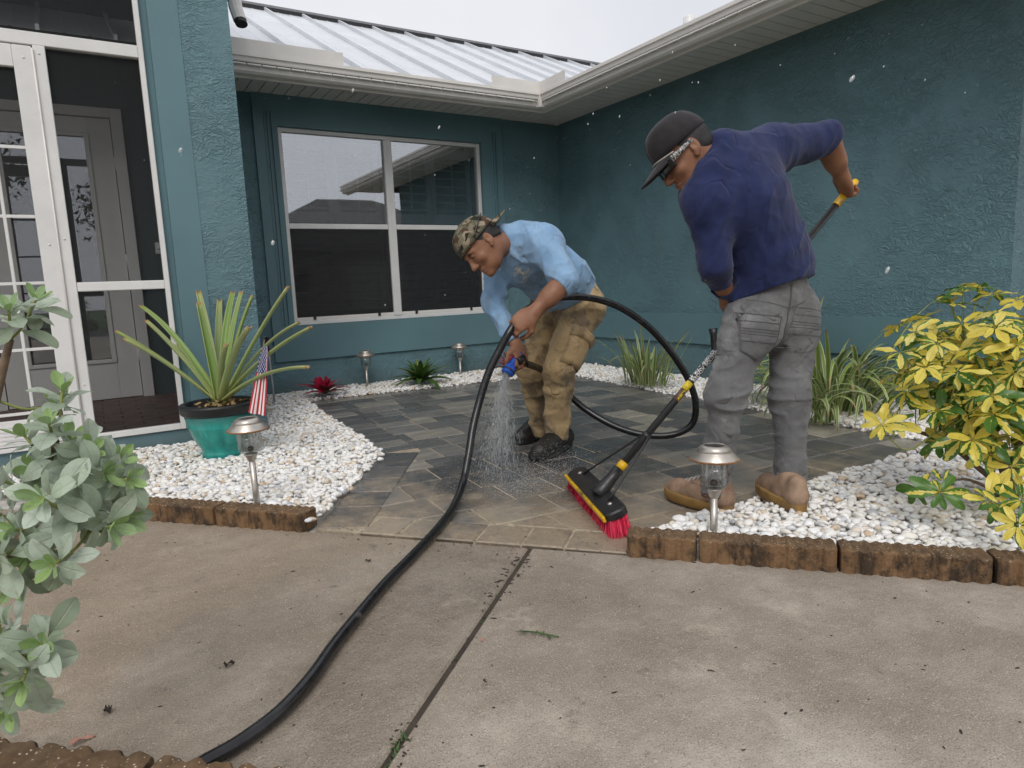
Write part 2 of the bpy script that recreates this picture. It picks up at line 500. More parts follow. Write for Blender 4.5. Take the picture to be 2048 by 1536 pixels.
# ================================================================ paver patio
def half(poly, a, b):
    """keep the side of a->b that lies to the left"""
    out = []
    n = len(poly)
    def sd(p): return (b[0] - a[0]) * (p[1] - a[1]) - (b[1] - a[1]) * (p[0] - a[0])
    for i in range(n):
        p, q = poly[i], poly[(i + 1) % n]
        sp, sq = sd(p), sd(q)
        if sp >= 0: out.append(p)
        if (sp >= 0) != (sq >= 0):
            t = sp / (sp - sq)
            out.append((p[0] + (q[0] - p[0]) * t, p[1] + (q[1] - p[1]) * t))
    return out
def area(p):
    return 0.5 * abs(sum(p[i][0] * p[(i + 1) % len(p)][1] - p[(i + 1) % len(p)][0] * p[i][1] for i in range(len(p)))) if len(p) > 2 else 0
BL, BR, RB, R0, F1, F0, LC = (1.396, 5.511), (3.80, 5.23), (3.49, 1.66), (1.75, 1.655), (1.387, 1.58), (0.615, 2.46), (1.25, 3.414)
patio = empty('patio', (0, 0, 0), kind='structure')
bed = MB(); bed.prism([BL, LC, F0, F1, R0, RB, BR], -0.06, 0.0015)
bed.build('joint_sand', M['sand'], patio)
def paver(poly):
    if area(poly) < 0.0022: return
    b = MB(); dz = rnd.uniform(-0.0015, 0.002)
    b.prism(poly, -0.05, 0.006 + dz, bev=0.0042)
    b.build('paver', M['paver'], patio)
def lerp2(a, b, t): return (a[0] + (b[0] - a[0]) * t, a[1] + (b[1] - a[1]) * t)
def offs(a, b, w):
    d = Vector((b[0] - a[0], b[1] - a[1])).normalized(); n = Vector((-d.y, d.x)) * w
    return (a[0] + n.x, a[1] + n.y), (b[0] + n.x, b[1] + n.y)
def course(a, b, w, lens, gap=0.008, clip=()):
    L = math.hypot(b[0] - a[0], b[1] - a[1]); t = 0.0
    a2, b2 = offs(a, b, w)
    while t < L - 0.02:
        l = min(rnd.choice(lens), L - t)
        if L - t - l < 0.08: l = L - t
        q = [lerp2(a, b, (t + gap / 2) / L), lerp2(a, b, (t + l - gap / 2) / L), lerp2(a2, b2, (t + l - gap / 2) / L), lerp2(a2, b2, (t + gap / 2) / L)]
        for c in clip: q = half(q, *c)
        paver(q)
        t += l
BW = 0.2
# left edge (runs down from the back), diagonal throat edge, driveway edge; each keeps its stones on the left of a->b
LCi = None
m1 = offs(BL, LC, BW); m2 = offs(LC, F0, BW)
mitreL = (LC, (LC[0] + 0.185, LC[1] - 0.055))
course(BL, LC, BW, [0.16, 0.2, 0.24], clip=[mitreL])
course(LC, F0, BW, [0.2, 0.26, 0.3], clip=[(mitreL[1], mitreL[0])])
ff = offs(F0, F1, 0.17)
course(lerp2(F0, F1, 0.16), F1, 0.165, [0.17, 0.21, 0.15])
# ashlar field
ang = R(-5.0)
ex = Vector((math.cos(ang), math.sin(ang))); ey = Vector((-math.sin(ang), math.cos(ang)))
org = Vector(BL)
def loc2(u_, v_): p = org + ex * u_ + ey * v_; return (p.x, p.y)
v_ = 0.0
gap = 0.008
H1 = m1; H2 = m2
while v_ > -4.8:
    hgt = rnd.choice([0.155, 0.23, 0.23])
    u_ = -1.2 + rnd.uniform(0, 0.2)
    while u_ < 2.9:
        l = rnd.choice([0.155, 0.23, 0.31, 0.31])
        cells = [(u_, u_ + l, v_ - hgt, v_)]
        if hgt > 0.2 and l < 0.2 and rnd.random() < 0.0: cells = []
        for (u0, u1, v0, v1) in cells:
            q = [loc2(u0 + gap / 2, v0 + gap / 2), loc2(u1 - gap / 2, v0 + gap / 2), loc2(u1 - gap / 2, v1 - gap / 2), loc2(u0 + gap / 2, v1 - gap / 2)]
            for c in ((BR, BL), (RB, BR), (R0, RB)):
                q = half(q, *c) if len(q) > 2 else q
            if len(q) > 2: q = half(q, ff[0], ff[1])
            if len(q) > 2:
                qa, qb = half(q, *H1), half(q, *H2)
                q = qa if area(qa) > area(qb) else qb
            if len(q) > 2: paver(q)
        u_ += l
    v_ -= hgt

# ================================================================ house
YA, XB = 6.046, 4.412
ZS = 2.545
house = empty('house', (XB, YA, 0), label='teal stucco house wrapping the paved patio, with white gutters and metal roof', cat='house')
X0w, X1w, Z0w, Z1w = 1.488, 3.458, 0.605, 2.292
w = MB()
w.box((0.62, YA, -0.3), (1.297, YA + 0.2, ZS + 0.2))
w.box((3.702, YA, -0.3), (XB + 0.2, YA + 0.2, ZS + 0.2))
w.box((1.297, YA, -0.3), (3.702, YA + 0.2, 0.30))
w.build('window_wall', M['stucco'], house)
w = MB(); y0 = YA - 0.022     # smooth raised surround and apron
w.box((1.297, y0, 0.30), (X0w, YA + 0.2, ZS + 0.2)); w.box((X1w, y0, 0.30), (3.702, YA + 0.2, ZS + 0.2))
w.box((X0w, y0, 0.30), (X1w, YA + 0.2, Z0w)); w.box((X0w, y0, Z1w), (X1w, YA + 0.2, ZS + 0.2))
w.build('window_surround', M['smooth'], house)
w = MB(); w.box((3.703, YA - 0.020, 0.30), (XB, YA - 0.0005, 0.575)); w.build('apron_band', M['smooth'], house)
w = MB(); w.box((XB, 1.76, -0.3), (XB + 0.2, YA + 0.2, ZS + 0.2)); w.box((XB + 0.2, 1.76, -0.3), (XB + 6, 1.96, ZS + 0.2))
w.build('wing_wall', M['stucco'], house)
w = MB(); w.box((XB - 0.022, 1.90, 0.315), (XB - 0.0005, YA - 0.0225, 0.572)); w.build('wing_band', M['smooth'], house)
# shutter tracks beside the window
for xt in (1.415, 3.597):
    t = MB(); t.box((xt - 0.012, y0 - 0.018, 0.62), (xt - 0.004, y0 - 0.0005, 2.40)); t.box((xt + 0.022, y0 - 0.018, 0.62), (xt + 0.03, y0 - 0.0005, 2.40))
    t.box((xt - 0.035, y0 - 0.005, 0.62), (xt - 0.0125, y0 - 0.0005, 2.40))
    tr = t.build('shutter_track', M['smooth'], house)
    for z in np.arange(0.75, 2.35, 0.3):
        s_ = MB(); s_.lathe([(0.006, 0), (0.006, 0.004), (0.0, 0.005)], (xt - 0.024, y0 - 0.005, z), 8, axis=(0, -1, 0)); s_.build('screw', M['smooth'], tr)

# ---- window: twin single-hung units
win = empty('window', (X0w, YA, Z0w)); win.parent = house; win.location = (X0w - XB, 0, Z0w)
yf = YA + 0.012       # frame face
xm0, xm1 = 2.435, 2.515
f = MB()
fw = 0.038
f.box((X0w + 0.001, yf, Z0w + 0.001), (X0w + fw, yf + 0.07, Z1w - 0.001), bev=0.004)
f.box((X1w - fw, yf, Z0w + 0.001), (X1w - 0.001, yf + 0.07, Z1w - 0.001), bev=0.004)
f.box((X0w + fw, yf + 0.002, Z1w - fw), (X1w - fw, yf + 0.072, Z1w - 0.001), bev=0.004)
f.box((X0w + fw, yf + 0.002, Z0w + 0.001), (X1w - fw, yf + 0.072, Z0w + fw), bev=0.004)
f.build('window_frame', M['white_alu'], win)
f = MB(); f.box((xm0, yf - 0.004, Z0w + fw), (xm1, yf + 0.066, Z1w - fw), bev=0.004); f.box((xm0 + 0.034, yf - 0.007, Z0w + fw), (xm1 - 0.034, yf - 0.0035, Z1w - fw))
f.build('mullion', M['white_alu'], win)
zr = 1.468
for (xa, xb) in ((X0w + fw, xm0), (xm1, X1w - fw)):
    f = MB(); f.box((xa, yf + 0.006, zr - 0.022), (xb, yf + 0.05, zr + 0.024), bev=0.004); f.build('meeting_rail', M['white_alu'], win)
    f = MB(); f.box((xa, yf + 0.004, Z0w + fw), (xb, yf + 0.012, Z0w + fw + 0.03), bev=0.003); f.build('screen_rail', M['gutter'], win)
    for xx in (xa + 0.14, xb - 0.16):
        f = MB(); f.box((xx, yf - 0.004, Z0w + fw + 0.006), (xx + 0.025, yf + 0.0035, Z0w + fw + 0.03)); f.build('clip', M['black_plastic'], win)
    f = MB(); f.box((xa, yf + 0.028, zr + 0.024), (xb, yf + 0.034, Z1w - fw)); f.build('pane', M['glass'], win)
    f = MB(); f.box((xa, yf + 0.045, Z0w + fw), (xb, yf + 0.05, zr - 0.022)); f.build('pane', M['glass'], win)
    f = MB(); f.box((xa, yf + 0.016, Z0w + fw + 0.03), (xb, yf + 0.018, zr - 0.022)); f.build('insect_screen', M['win_screen'], win)
    # plantation shutters inside
    n = 2
    pw = (xb - xa) / n
    for k in range(n):
        a0 = xa + k * pw; a1 = a0 + pw
        for (zz0, zz1) in ((Z0w + 0.05, zr - 0.05), (zr + 0.05, Z1w - 0.05)):
            pnl = MB(); ys = YA + 0.16
            pnl.box((a0 + 0.003, ys, zz0), (a0 + 0.05, ys + 0.03, zz1)); pnl.box((a1 - 0.05, ys, zz0), (a1 - 0.003, ys + 0.03, zz1))
            pnl.box((a0 + 0.05, ys, zz0), (a1 - 0.05, ys + 0.03, zz0 + 0.09)); pnl.box((a0 + 0.05, ys, zz1 - 0.09), (a1 - 0.05, ys + 0.03, zz1))
            pnl.box(((a0 + a1) / 2 - 0.006, ys - 0.03, zz0 + 0.11), ((a0 + a1) / 2 + 0.006, ys - 0.022, zz1 - 0.11))
            nl = 7
            for q in range(nl):
                zc = zz0 + 0.09 + (zz1 - zz0 - 0.18) * (q + 0.5) / nl
                hh = 0.030
                i = len(pnl.v)
                pnl.v += [(a0 + 0.052, ys - 0.018, zc - hh * 0.35), (a1 - 0.052, ys - 0.018, zc - hh * 0.35), (a1 - 0.052, ys + 0.045, zc + hh * 0.35), (a0 + 0.052, ys + 0.045, zc + hh * 0.35)]
                pnl.v += [(x, y, z + 0.008) for (x, y, z) in pnl.v[i:i + 4]]
                for qd in ((3, 2, 1, 0), (4, 5, 6, 7), (0, 1, 5, 4), (1, 2, 6, 5), (2, 3, 7, 6), (3, 0, 4, 7)): pnl.face([i + z for z in qd])
            pnl.build('louvered_shutter', M['shutter'], win)
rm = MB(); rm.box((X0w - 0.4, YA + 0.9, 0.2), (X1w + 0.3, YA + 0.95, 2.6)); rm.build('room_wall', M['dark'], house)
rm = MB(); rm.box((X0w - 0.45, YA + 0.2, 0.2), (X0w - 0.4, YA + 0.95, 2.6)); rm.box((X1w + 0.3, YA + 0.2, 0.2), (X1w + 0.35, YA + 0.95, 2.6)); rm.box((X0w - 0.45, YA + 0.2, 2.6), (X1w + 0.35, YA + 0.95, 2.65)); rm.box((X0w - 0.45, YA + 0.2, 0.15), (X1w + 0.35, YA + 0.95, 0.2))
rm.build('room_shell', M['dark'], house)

# ---- soffit strips, gutter, roof
OV = 0.70
sof = empty('soffit', (0, 0, 0)); sof.parent = house; sof.location = (-XB, -YA, 0)
zc = ZS
sw = 0.105
bk = MB(); bk.box((0.5, YA - OV + 0.02, zc + 0.012), (XB + 0.4, YA + 0.2, zc + 0.03)); bk.box((XB - OV + 0.02, 0.9, zc + 0.0125), (XB + 0.4, YA - OV + 0.019, zc + 0.03))
bk.build('soffit_backing', M['dark'], sof)
x = 0.62
while x < XB - 0.01:
    # strip between x and x+sw, mitred along the corner diagonal
    a, b = x + 0.004, min(x + sw - 0.004, XB)
    yin = lambda xx: (YA - OV) if xx <= XB - OV else (YA - (XB - xx))
    q = [(a, yin(a)), (b, yin(b)), (b, YA + 0.02), (a, YA + 0.02)]
    s_ = MB(); s_.prism(q, zc, zc + 0.01, bev=0.0); s_.build('soffit_strip', M['soffit'], sof)
    x += sw
y = YA - 0.01
while y > 0.95:
    b, a = y - 0.004, max(y - sw + 0.004, 0.9)
    xin = lambda yy: (XB - OV) if yy <= YA - OV else (XB - (YA - yy))
    q = [(xin(a), a), (XB + 0.02, a), (XB + 0.02, b), (xin(b), b)]
    s_ = MB(); s_.prism(q, zc, zc + 0.01); s_.build('soffit_strip', M['soffit'], sof)
    y -= sw
mt = MB(); i = 0
mt.prism([(XB - OV, YA - OV), (XB - OV + 0.03, YA - OV - 0.03 + 0.03), (XB + 0.0, YA - 0.03 + 0.0), (XB, YA), (XB - 0.03, YA)], zc - 0.004, zc - 0.0005)
mt.build('mitre_strip', M['soffit'], sof)
# gutter profile (distance out from fascia, height)
gp_ = [(0.0, 2.497), (0.055, 2.497), (0.075, 2.512), (0.078, 2.55), (0.095, 2.575), (0.10, 2.602), (0.112, 2.604), (0.112, 2.628), (0.104, 2.63), (0.10, 2.612), (0.0, 2.612)]
gut = empty('gutter', (0, 0, 0)); gut.parent = house; gut.location = (-XB, -YA, 0)
fa = OV - 0.11    # fascia distance from wall
def gut_run(name, p0, p1, nrm, m0, m1):
    """p0,p1 on the fascia line; m0,m1 mitre slopes at the two ends"""
    d = (Vector(p1) - Vector(p0)).normalized(); n = Vector(nrm)
    b = MB(); k = len(gp_)
    for (o, z) in gp_:
        q = Vector(p0) + n * o + d * (m0 * o); b.v.append((q.x, q.y, z))
    for (o, z) in gp_:
        q = Vector(p1) + n * o + d * (m1 * o); b.v.append((q.x, q.y, z))
    for j in range(k):
        b.face((j, (j + 1) % k, k + (j + 1) % k, k + j))
    b.face(list(range(k))[::-1]); b.face([k + j for j in range(k)])
    b.build(name, M['gutter'], gut)
gut_run('gutter_run', (0.85, YA - fa), (XB - fa, YA - fa), (0, -1), 0, -1)
gut_run('gutter_run', (XB - fa, YA - fa), (XB - fa, 0.93), (-1, 0), 1, 0)
mb = MB(); cx, cy = XB - fa - 0.114, YA - fa - 0.114
mb.box((cx - 0.003, cy - 0.003, 2.5), (cx + 0.06, cy + 0.0, 2.634)); mb.box((cx - 0.003, cy + 0.0005, 2.5), (cx - 0.0005, cy + 0.05, 2.634))
mb.build('gutter_corner', M['gutter'], gut)
fb = MB(); fb.box((0.85, YA - fa + 0.001, 2.48), (XB - fa, YA - fa + 0.02, 2.63)); fb.box((XB - fa + 0.001, 0.93, 2.48), (XB - fa + 0.02, YA - fa, 2.63))
fb.build('fascia', M['gutter'], gut)
sp = MB(); sp.box((0.86, YA - fa - 0.106, 2.615), (1.87, YA - fa - 0.103, 2.722), bev=0.001); sp.build('splash_guard', M['gutter'], gut)
sp = MB(); xg = XB - fa - 0.105; yg = YA - fa - 0.105
sp.prism([(3.21, yg), (xg, yg), (xg, yg + 0.003), (3.21, yg + 0.003)], 2.615, 2.718)
sp.prism([(xg, yg + 0.0035), (xg + 0.003, yg + 0.0035), (xg + 0.003, yg - 0.40 + 0.003), (xg, yg - 0.40 + 0.003)][::1], 2.615, 2.718)
sp.v = [(x_, y_, z_) for (x_, y_, z_) in sp.v]
sp.build('splash_guard', M['gutter'], gut)
rl = 0.5
def zr_(y): return 2.625 + rl * (y - (YA - fa - 0.02))
YR = 8.5
roof = empty('roof', (0, 0, 0)); roof.parent = house; roof.location = (-XB, -YA, 0)
ye = YA - fa - 0.05
k = -12
while True:
    xa = 2.054 + k * 0.431; xb = xa + 0.431
    if xa > 8: break
    b = MB(); yb = ye
    # flat pan with two shallow stiffening ribs
    prof = [(0.0, 0.0), (0.13, 0.0), (0.135, 0.004), (0.15, 0.004), (0.155, 0.0), (0.275, 0.0), (0.28, 0.004), (0.295, 0.004), (0.30, 0.0), (0.4295, 0.0)]
    rows = [[(xa + px, yy, zr_(yy) + pz) for (px, pz) in prof] for yy in (yb, YR)]
    b.grid(rows, smooth=False)
    b.build('roof_panel', M['roof_metal'], roof)
    s_ = MB(); i = 0
    for yy in (yb - 0.01, YR):
        z = zr_(yy); s_.v += [(xa - 0.012, yy, z + 0.001), (xa + 0.012, yy, z + 0.001), (xa + 0.010, yy, z + 0.038), (xa - 0.010, yy, z + 0.038)]
    for q in range(4): s_.face((q, (q + 1) % 4, 4 + (q + 1) % 4, 4 + q))
    s_.face((3, 2, 1, 0)); s_.face((4, 5, 6, 7))
    s_.build('roof_seam', M['roof_metal'], roof)
    k += 1
b = MB(); zt = zr_(YR)
b.v = [(-4, YR - 0.10, zt + 0.045 - 0.05), (8.5, YR - 0.10, zt + 0.045 - 0.05), (8.5, YR + 0.1, zt + 0.10), (-4, YR + 0.1, zt + 0.10), (-4, YR - 0.10, zt - 0.06), (8.5, YR - 0.10, zt - 0.06), (8.5, YR + 0.12, zt), (-4, YR + 0.12, zt)]
for q in ((0, 1, 2, 3), (4, 5, 1, 0), (5, 6, 2, 1), (6, 7, 3, 2), (7, 4, 0, 3), (7, 6, 5, 4)): b.face(q)
b.build('ridge_cap', M['black_plastic'], roof)
# wing roof rising away behind its gutter
b = MB(); xr = XB - fa + 0.02
b.grid([[(xr + 0.03, 0.75, 2.61), (xr + 0.03, 8.4, 2.61)], [(xr + 5, 0.75, 3.6), (xr + 5, 8.4, 3.6)]], smooth=False)
b.build('wing_roof', M['roof_metal'], roof)
b = MB(); b.lathe([(0.05, 0), (0.05, 0.35), (0.03, 0.37), (0.0, 0.37)], (4.55, 4.3, 2.7), 14); b.build('vent_pipe', M['white_alu'], roof)
b = MB(); b.lathe([(0.045, 0), (0.045, 0.3), (0.0, 0.31)], (4.55, 4.55, 2.7), 14); b.build('vent_pipe', M['white_alu'], roof)

# ---- screened entry porch
YP = 4.443
porch = empty('screened_porch', (0, 0, 0)); porch.parent = house; porch.location = (-XB, -YA, 0)
w = MB(); w.box((0.60, YP, -0.3), (0.873, YA + 0.1, 4.2)); w.build('porch_column', M['stucco'], porch)
w = MB(); w.box((0.440, YP - 0.004, -0.3), (0.5995, YP + 0.35, 4.2)); w.build('column_trim', M['smooth'], porch)
w = MB(); w.box((-2.4, YP + 0.012, -0.3), (0.4395, YP + 0.16, 0.098)); w.build('porch_curb', M['smooth'], porch)
w = MB(); w.box((0.40, YP + 0.02, 0.098), (0.4395, YP + 0.3, 4.2)); w.build('column_jamb', M['smooth'], porch)
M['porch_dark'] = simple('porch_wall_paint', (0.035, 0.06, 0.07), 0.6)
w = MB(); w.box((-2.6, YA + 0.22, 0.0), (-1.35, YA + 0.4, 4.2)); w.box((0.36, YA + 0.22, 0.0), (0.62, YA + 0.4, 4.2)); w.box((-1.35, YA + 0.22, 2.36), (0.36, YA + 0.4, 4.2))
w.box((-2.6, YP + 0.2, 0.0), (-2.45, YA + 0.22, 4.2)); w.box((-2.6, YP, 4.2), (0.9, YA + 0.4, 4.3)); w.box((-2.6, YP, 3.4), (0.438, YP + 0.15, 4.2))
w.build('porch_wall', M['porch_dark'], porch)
w = MB(); w.box((-2.45, YP + 0.16, 0.0), (0.60, YA + 0.22, 0.088)); w.build('porch_slab', M['soil'], porch)
M['brick_floor'] = simple('red_brick_paver', (0.10, 0.05, 0.038), 0.6, 0, 0.35, 9, 0.5, 120)
yy = YP + 0.165; r_ = 0
while yy < YA + 0.2:
    xx = -0.9 + (0.11 if r_ % 2 else 0)
    while xx < 0.58:
        b = MB(); b.box((xx + 0.003, yy + 0.003, 0.088), (min(xx + 0.217, 0.597), min(yy + 0.107, YA + 0.219), 0.104 + rnd.uniform(-0.002, 0.002)), bev=0.004); b.build('floor_brick', M['brick_floor'], porch)
        xx += 0.22
    yy += 0.11; r_ += 1
# aluminium frame members
def bar(name, a, b, bev=0.003, mat='white_alu', par=None):
    q = MB(); q.box(a, b, bev=bev); return q.build(name, M[mat], par or porch)
bar('frame_post', (0.372, YP - 0.01, 0.105), (0.3995, YP + 0.04, 3.3))
bar('frame_post', (-0.1165, YP - 0.012, 0.105), (-0.062, YP + 0.04, 2.22))
bar('transom', (-1.6, YP - 0.011, 2.22), (0.3715, YP + 0.04, 2.285))
bar('mid_rail', (-0.0615, YP - 0.008, 0.945), (0.3715, YP + 0.035, 0.995))
bar('sill_rail', (-0.0615, YP - 0.008, 0.105), (0.3715, YP + 0.035, 0.14))
bar('sill_rail', (-1.6, YP - 0.014, 0.100), (-0.117, YP + 0.04, 0.125))
for (a, b, c, d) in ((-0.06, 0.371, 0.141, 0.944), (-0.06, 0.371, 0.996, 2.219), (-1.6, 0.371, 2.286, 3.3)):
    q = MB(); q.box((a, YP + 0.014, c), (b, YP + 0.016, d)); q.build('insect_screen', M['screen'], porch)
# screen door leaf with a white grille
sd = empty('screen_door', (0, 0, 0)); sd.parent = house; sd.location = (-XB, -YA, 0)
bar('stile', (-0.206, YP - 0.018, 0.13), (-0.1215, YP + 0.02, 2.21), par=sd)
bar('stile', (-1.02, YP - 0.018, 0.13), (-0.94, YP + 0.02, 2.21), par=sd)
bar('rail', (-0.9395, YP - 0.017, 2.10), (-0.2065, YP + 0.02, 2.21), par=sd)
bar('rail', (-0.9395, YP - 0.017, 0.13), (-0.2065, YP + 0.02, 0.27), par=sd)
q = MB(); q.tube([(-0.119, YP - 0.02, 0.14), (-0.119, YP - 0.02, 2.2)], 0.005, 8); q.build('hinge', M['gutter'], sd)
for (zz, r__) in ((2.15, 0), (1.2, 0), (0.4, 0)):
    for xx in (-0.16, -0.09):
        s_ = MB(); s_.lathe([(0.006, 0), (0.005, 0.003), (0, 0.003)], (xx, YP - 0.0185 if xx < -0.12 else YP - 0.0125, zz + (0.03 if xx > -.1 else 0)), 8, axis=(0, -1, 0)); s_.build('screw', M['gutter'], sd)
for xx in (-0.338, -0.56, -0.78):
    bar('muntin', (xx - 0.008, YP - 0.012, 0.27), (xx + 0.008, YP - 0.006, 2.10), par=sd)
for zz in (0.304, 0.646, 0.998, 1.347, 1.70):
    bar('muntin', (-0.9395, YP - 0.011, zz - 0.008), (-0.2065, YP - 0.005, zz + 0.008), bev=0.001, par=sd)
q = MB(); q.box((-0.94, YP + 0.004, 0.27), (-0.206, YP + 0.006, 2.10)); q.build('insect_screen', M['screen'], sd)
for k in range(5):
    bar('kick_rib', (-0.9395, YP - 0.02, 0.145 + k * 0.022), (-0.2065, YP - 0.0172, 0.157 + k * 0.022), bev=0.001, par=sd)
# entry door behind the screen
YD = YA + 0.2
ed = empty('entry_door', (0, 0, 0)); ed.parent = house; ed.location = (-XB, -YA, 0)
bar('door_jamb', (0.275, YD - 0.03, 0.09), (0.355, YD + 0.05, 2.36), mat='door_paint', par=ed)
bar('door_jamb', (-1.34, YD - 0.03, 0.09), (-1.27, YD + 0.05, 2.36), mat='door_paint', par=ed)
bar('door_head', (-1.27, YD - 0.03, 2.29), (0.275, YD + 0.05, 2.36), mat='door_paint', par=ed)
bar('stile', (0.115, YD + 0.0, 0.11), (0.27, YD + 0.045, 2.285), mat='door_paint', par=ed)
bar('stile', (-0.62, YD + 0.0, 0.11), (-0.46, YD + 0.045, 2.285), mat='door_paint', par=ed)
bar('rail', (-0.4595, YD + 0.0005, 0.11), (0.1145, YD + 0.045, 0.42), mat='door_paint', par=ed)
bar('rail', (-0.4595, YD + 0.0005, 2.15), (0.1145, YD + 0.045, 2.285), mat='door_paint', par=ed)
for (a, b) in (((0.085, YD - 0.012, 0.40), (0.118, YD + 0.01, 2.17)), ((-0.47, YD - 0.012, 0.40), (-0.44, YD + 0.01, 2.17)), ((-0.44, YD - 0.0125, 0.40), (0.085, YD + 0.01, 0.43)), ((-0.44, YD - 0.0125, 2.14), (0.085, YD + 0.01, 2.17))):
    bar('glazing_bead', a, b, mat='door_paint', par=ed)
q = MB(); q.box((-0.44, YD + 0.012, 0.42), (0.09, YD + 0.016, 2.15)); q.build('pane', M['glass'], ed)
q = MB(); q.box((-1.27, YD + 0.02, 0.1), (-0.63, YD + 0.045, 2.285)); q.build('side_panel', M['door_paint'], ed)
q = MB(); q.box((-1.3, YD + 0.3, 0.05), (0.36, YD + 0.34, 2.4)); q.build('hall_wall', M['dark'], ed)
for zz in (0.45, 1.2, 1.95):
    q = MB(); q.tube([(0.274, YD - 0.008, zz - 0.05), (0.274, YD - 0.008, zz + 0.05)], 0.008, 8); q.build('hinge', M['gutter'], ed)
db = bar('doorbell', (0.485, YD - 0.005, 1.255), (0.535, YD + 0.019, 1.345), mat='white_alu', par=porch)
q = MB(); q.lathe([(0.014, 0), (0.014, 0.006), (0.0, 0.007)], (0.51, YD - 0.005, 1.30), 16, axis=(0, -1, 0)); q.build('button', M['gutter'], db)
# downspout elbow from the porch roof
ds = MB()
pts = [(1.055, 5.17, 3.6), (1.058, 5.165, 2.95), (1.064, 5.15, 2.84), (1.076, 5.11, 2.752)]
ds.tube(pts, [0.045, 0.045, 0.047, 0.046], 12, flat=(1.0, 0.8), smooth=False)
dso = ds.build('downspout', M['gutter'], house)
ds = MB(); ds.tube([(1.0765, 5.109, 2.751), (1.081, 5.095, 2.722)], [0.043, 0.043], 12, flat=(1.0, 0.8)); ds.build('spout_mouth', M['black_plastic'], dso)

# ================================================================ white gravel beds
def ico(sub=1):
    import bmesh
    bm = bmesh.new(); bmesh.ops.create_icosphere(bm, subdivisions=sub, radius=1.0)
    V = np.array([v.co[:] for v in bm.verts]); bm.verts.index_update()
    F = np.array([[v.index for v in f.verts] for f in bm.faces]); bm.free()
    return V, F
nrng = np.random.default_rng(11)
IV, IF = ico(2)
def pebble_variants(n):
    out = []
    for k in range(n):
        V = IV.copy()
        # cut by random planes for chipped, tumbled faces
        for q in range(9):
            d = nrng.normal(size=3); d /= np.linalg.norm(d); c = nrng.uniform(0.52, 0.92)
            s = V @ d; over = np.maximum(s - c, 0)[:, None]
            V = V - over * d * 0.92
        V *= np.array([1.0, nrng.uniform(0.6, 0.85), nrng.uniform(0.45, 0.65)])
        out.append(V)
    return out
PV = pebble_variants(14)
def in_poly(P_, poly):
    x, y = P_[:, 0], P_[:, 1]; c = np.zeros(len(P_), bool); n = len(poly)
    for i in range(n):
        (x0, y0), (x1, y1) = poly[i], poly[(i + 1) % n]
        m = ((y0 > y) != (y1 > y)) & (x < (x1 - x0) * (y - y0) / ((y1 - y0) or 1e-9) + x0)
        c ^= m
    return c
PATIO = [BL, LC, F0, F1, R0, RB, BR]
def drv_t(P_): return -((P_[:, 0] - DO.x) * E2.x + (P_[:, 1] - DO.y) * E2.y)   # >0 on the bed side
def scatter(poly, sp, excl=True):
    xs = [p[0] for p in poly]; ys = [p[1] for p in poly]
    X, Y = np.meshgrid(np.arange(min(xs), max(xs), sp), np.arange(min(ys), max(ys), sp * 0.87))
    X = X + (np.arange(X.shape[0]) % 2)[:, None] * sp * 0.5
    P_ = np.stack([X.ravel(), Y.ravel()], 1) + nrng.uniform(-0.42, 0.42, (X.size, 2)) * sp
    return P_[in_poly(P_, poly)]
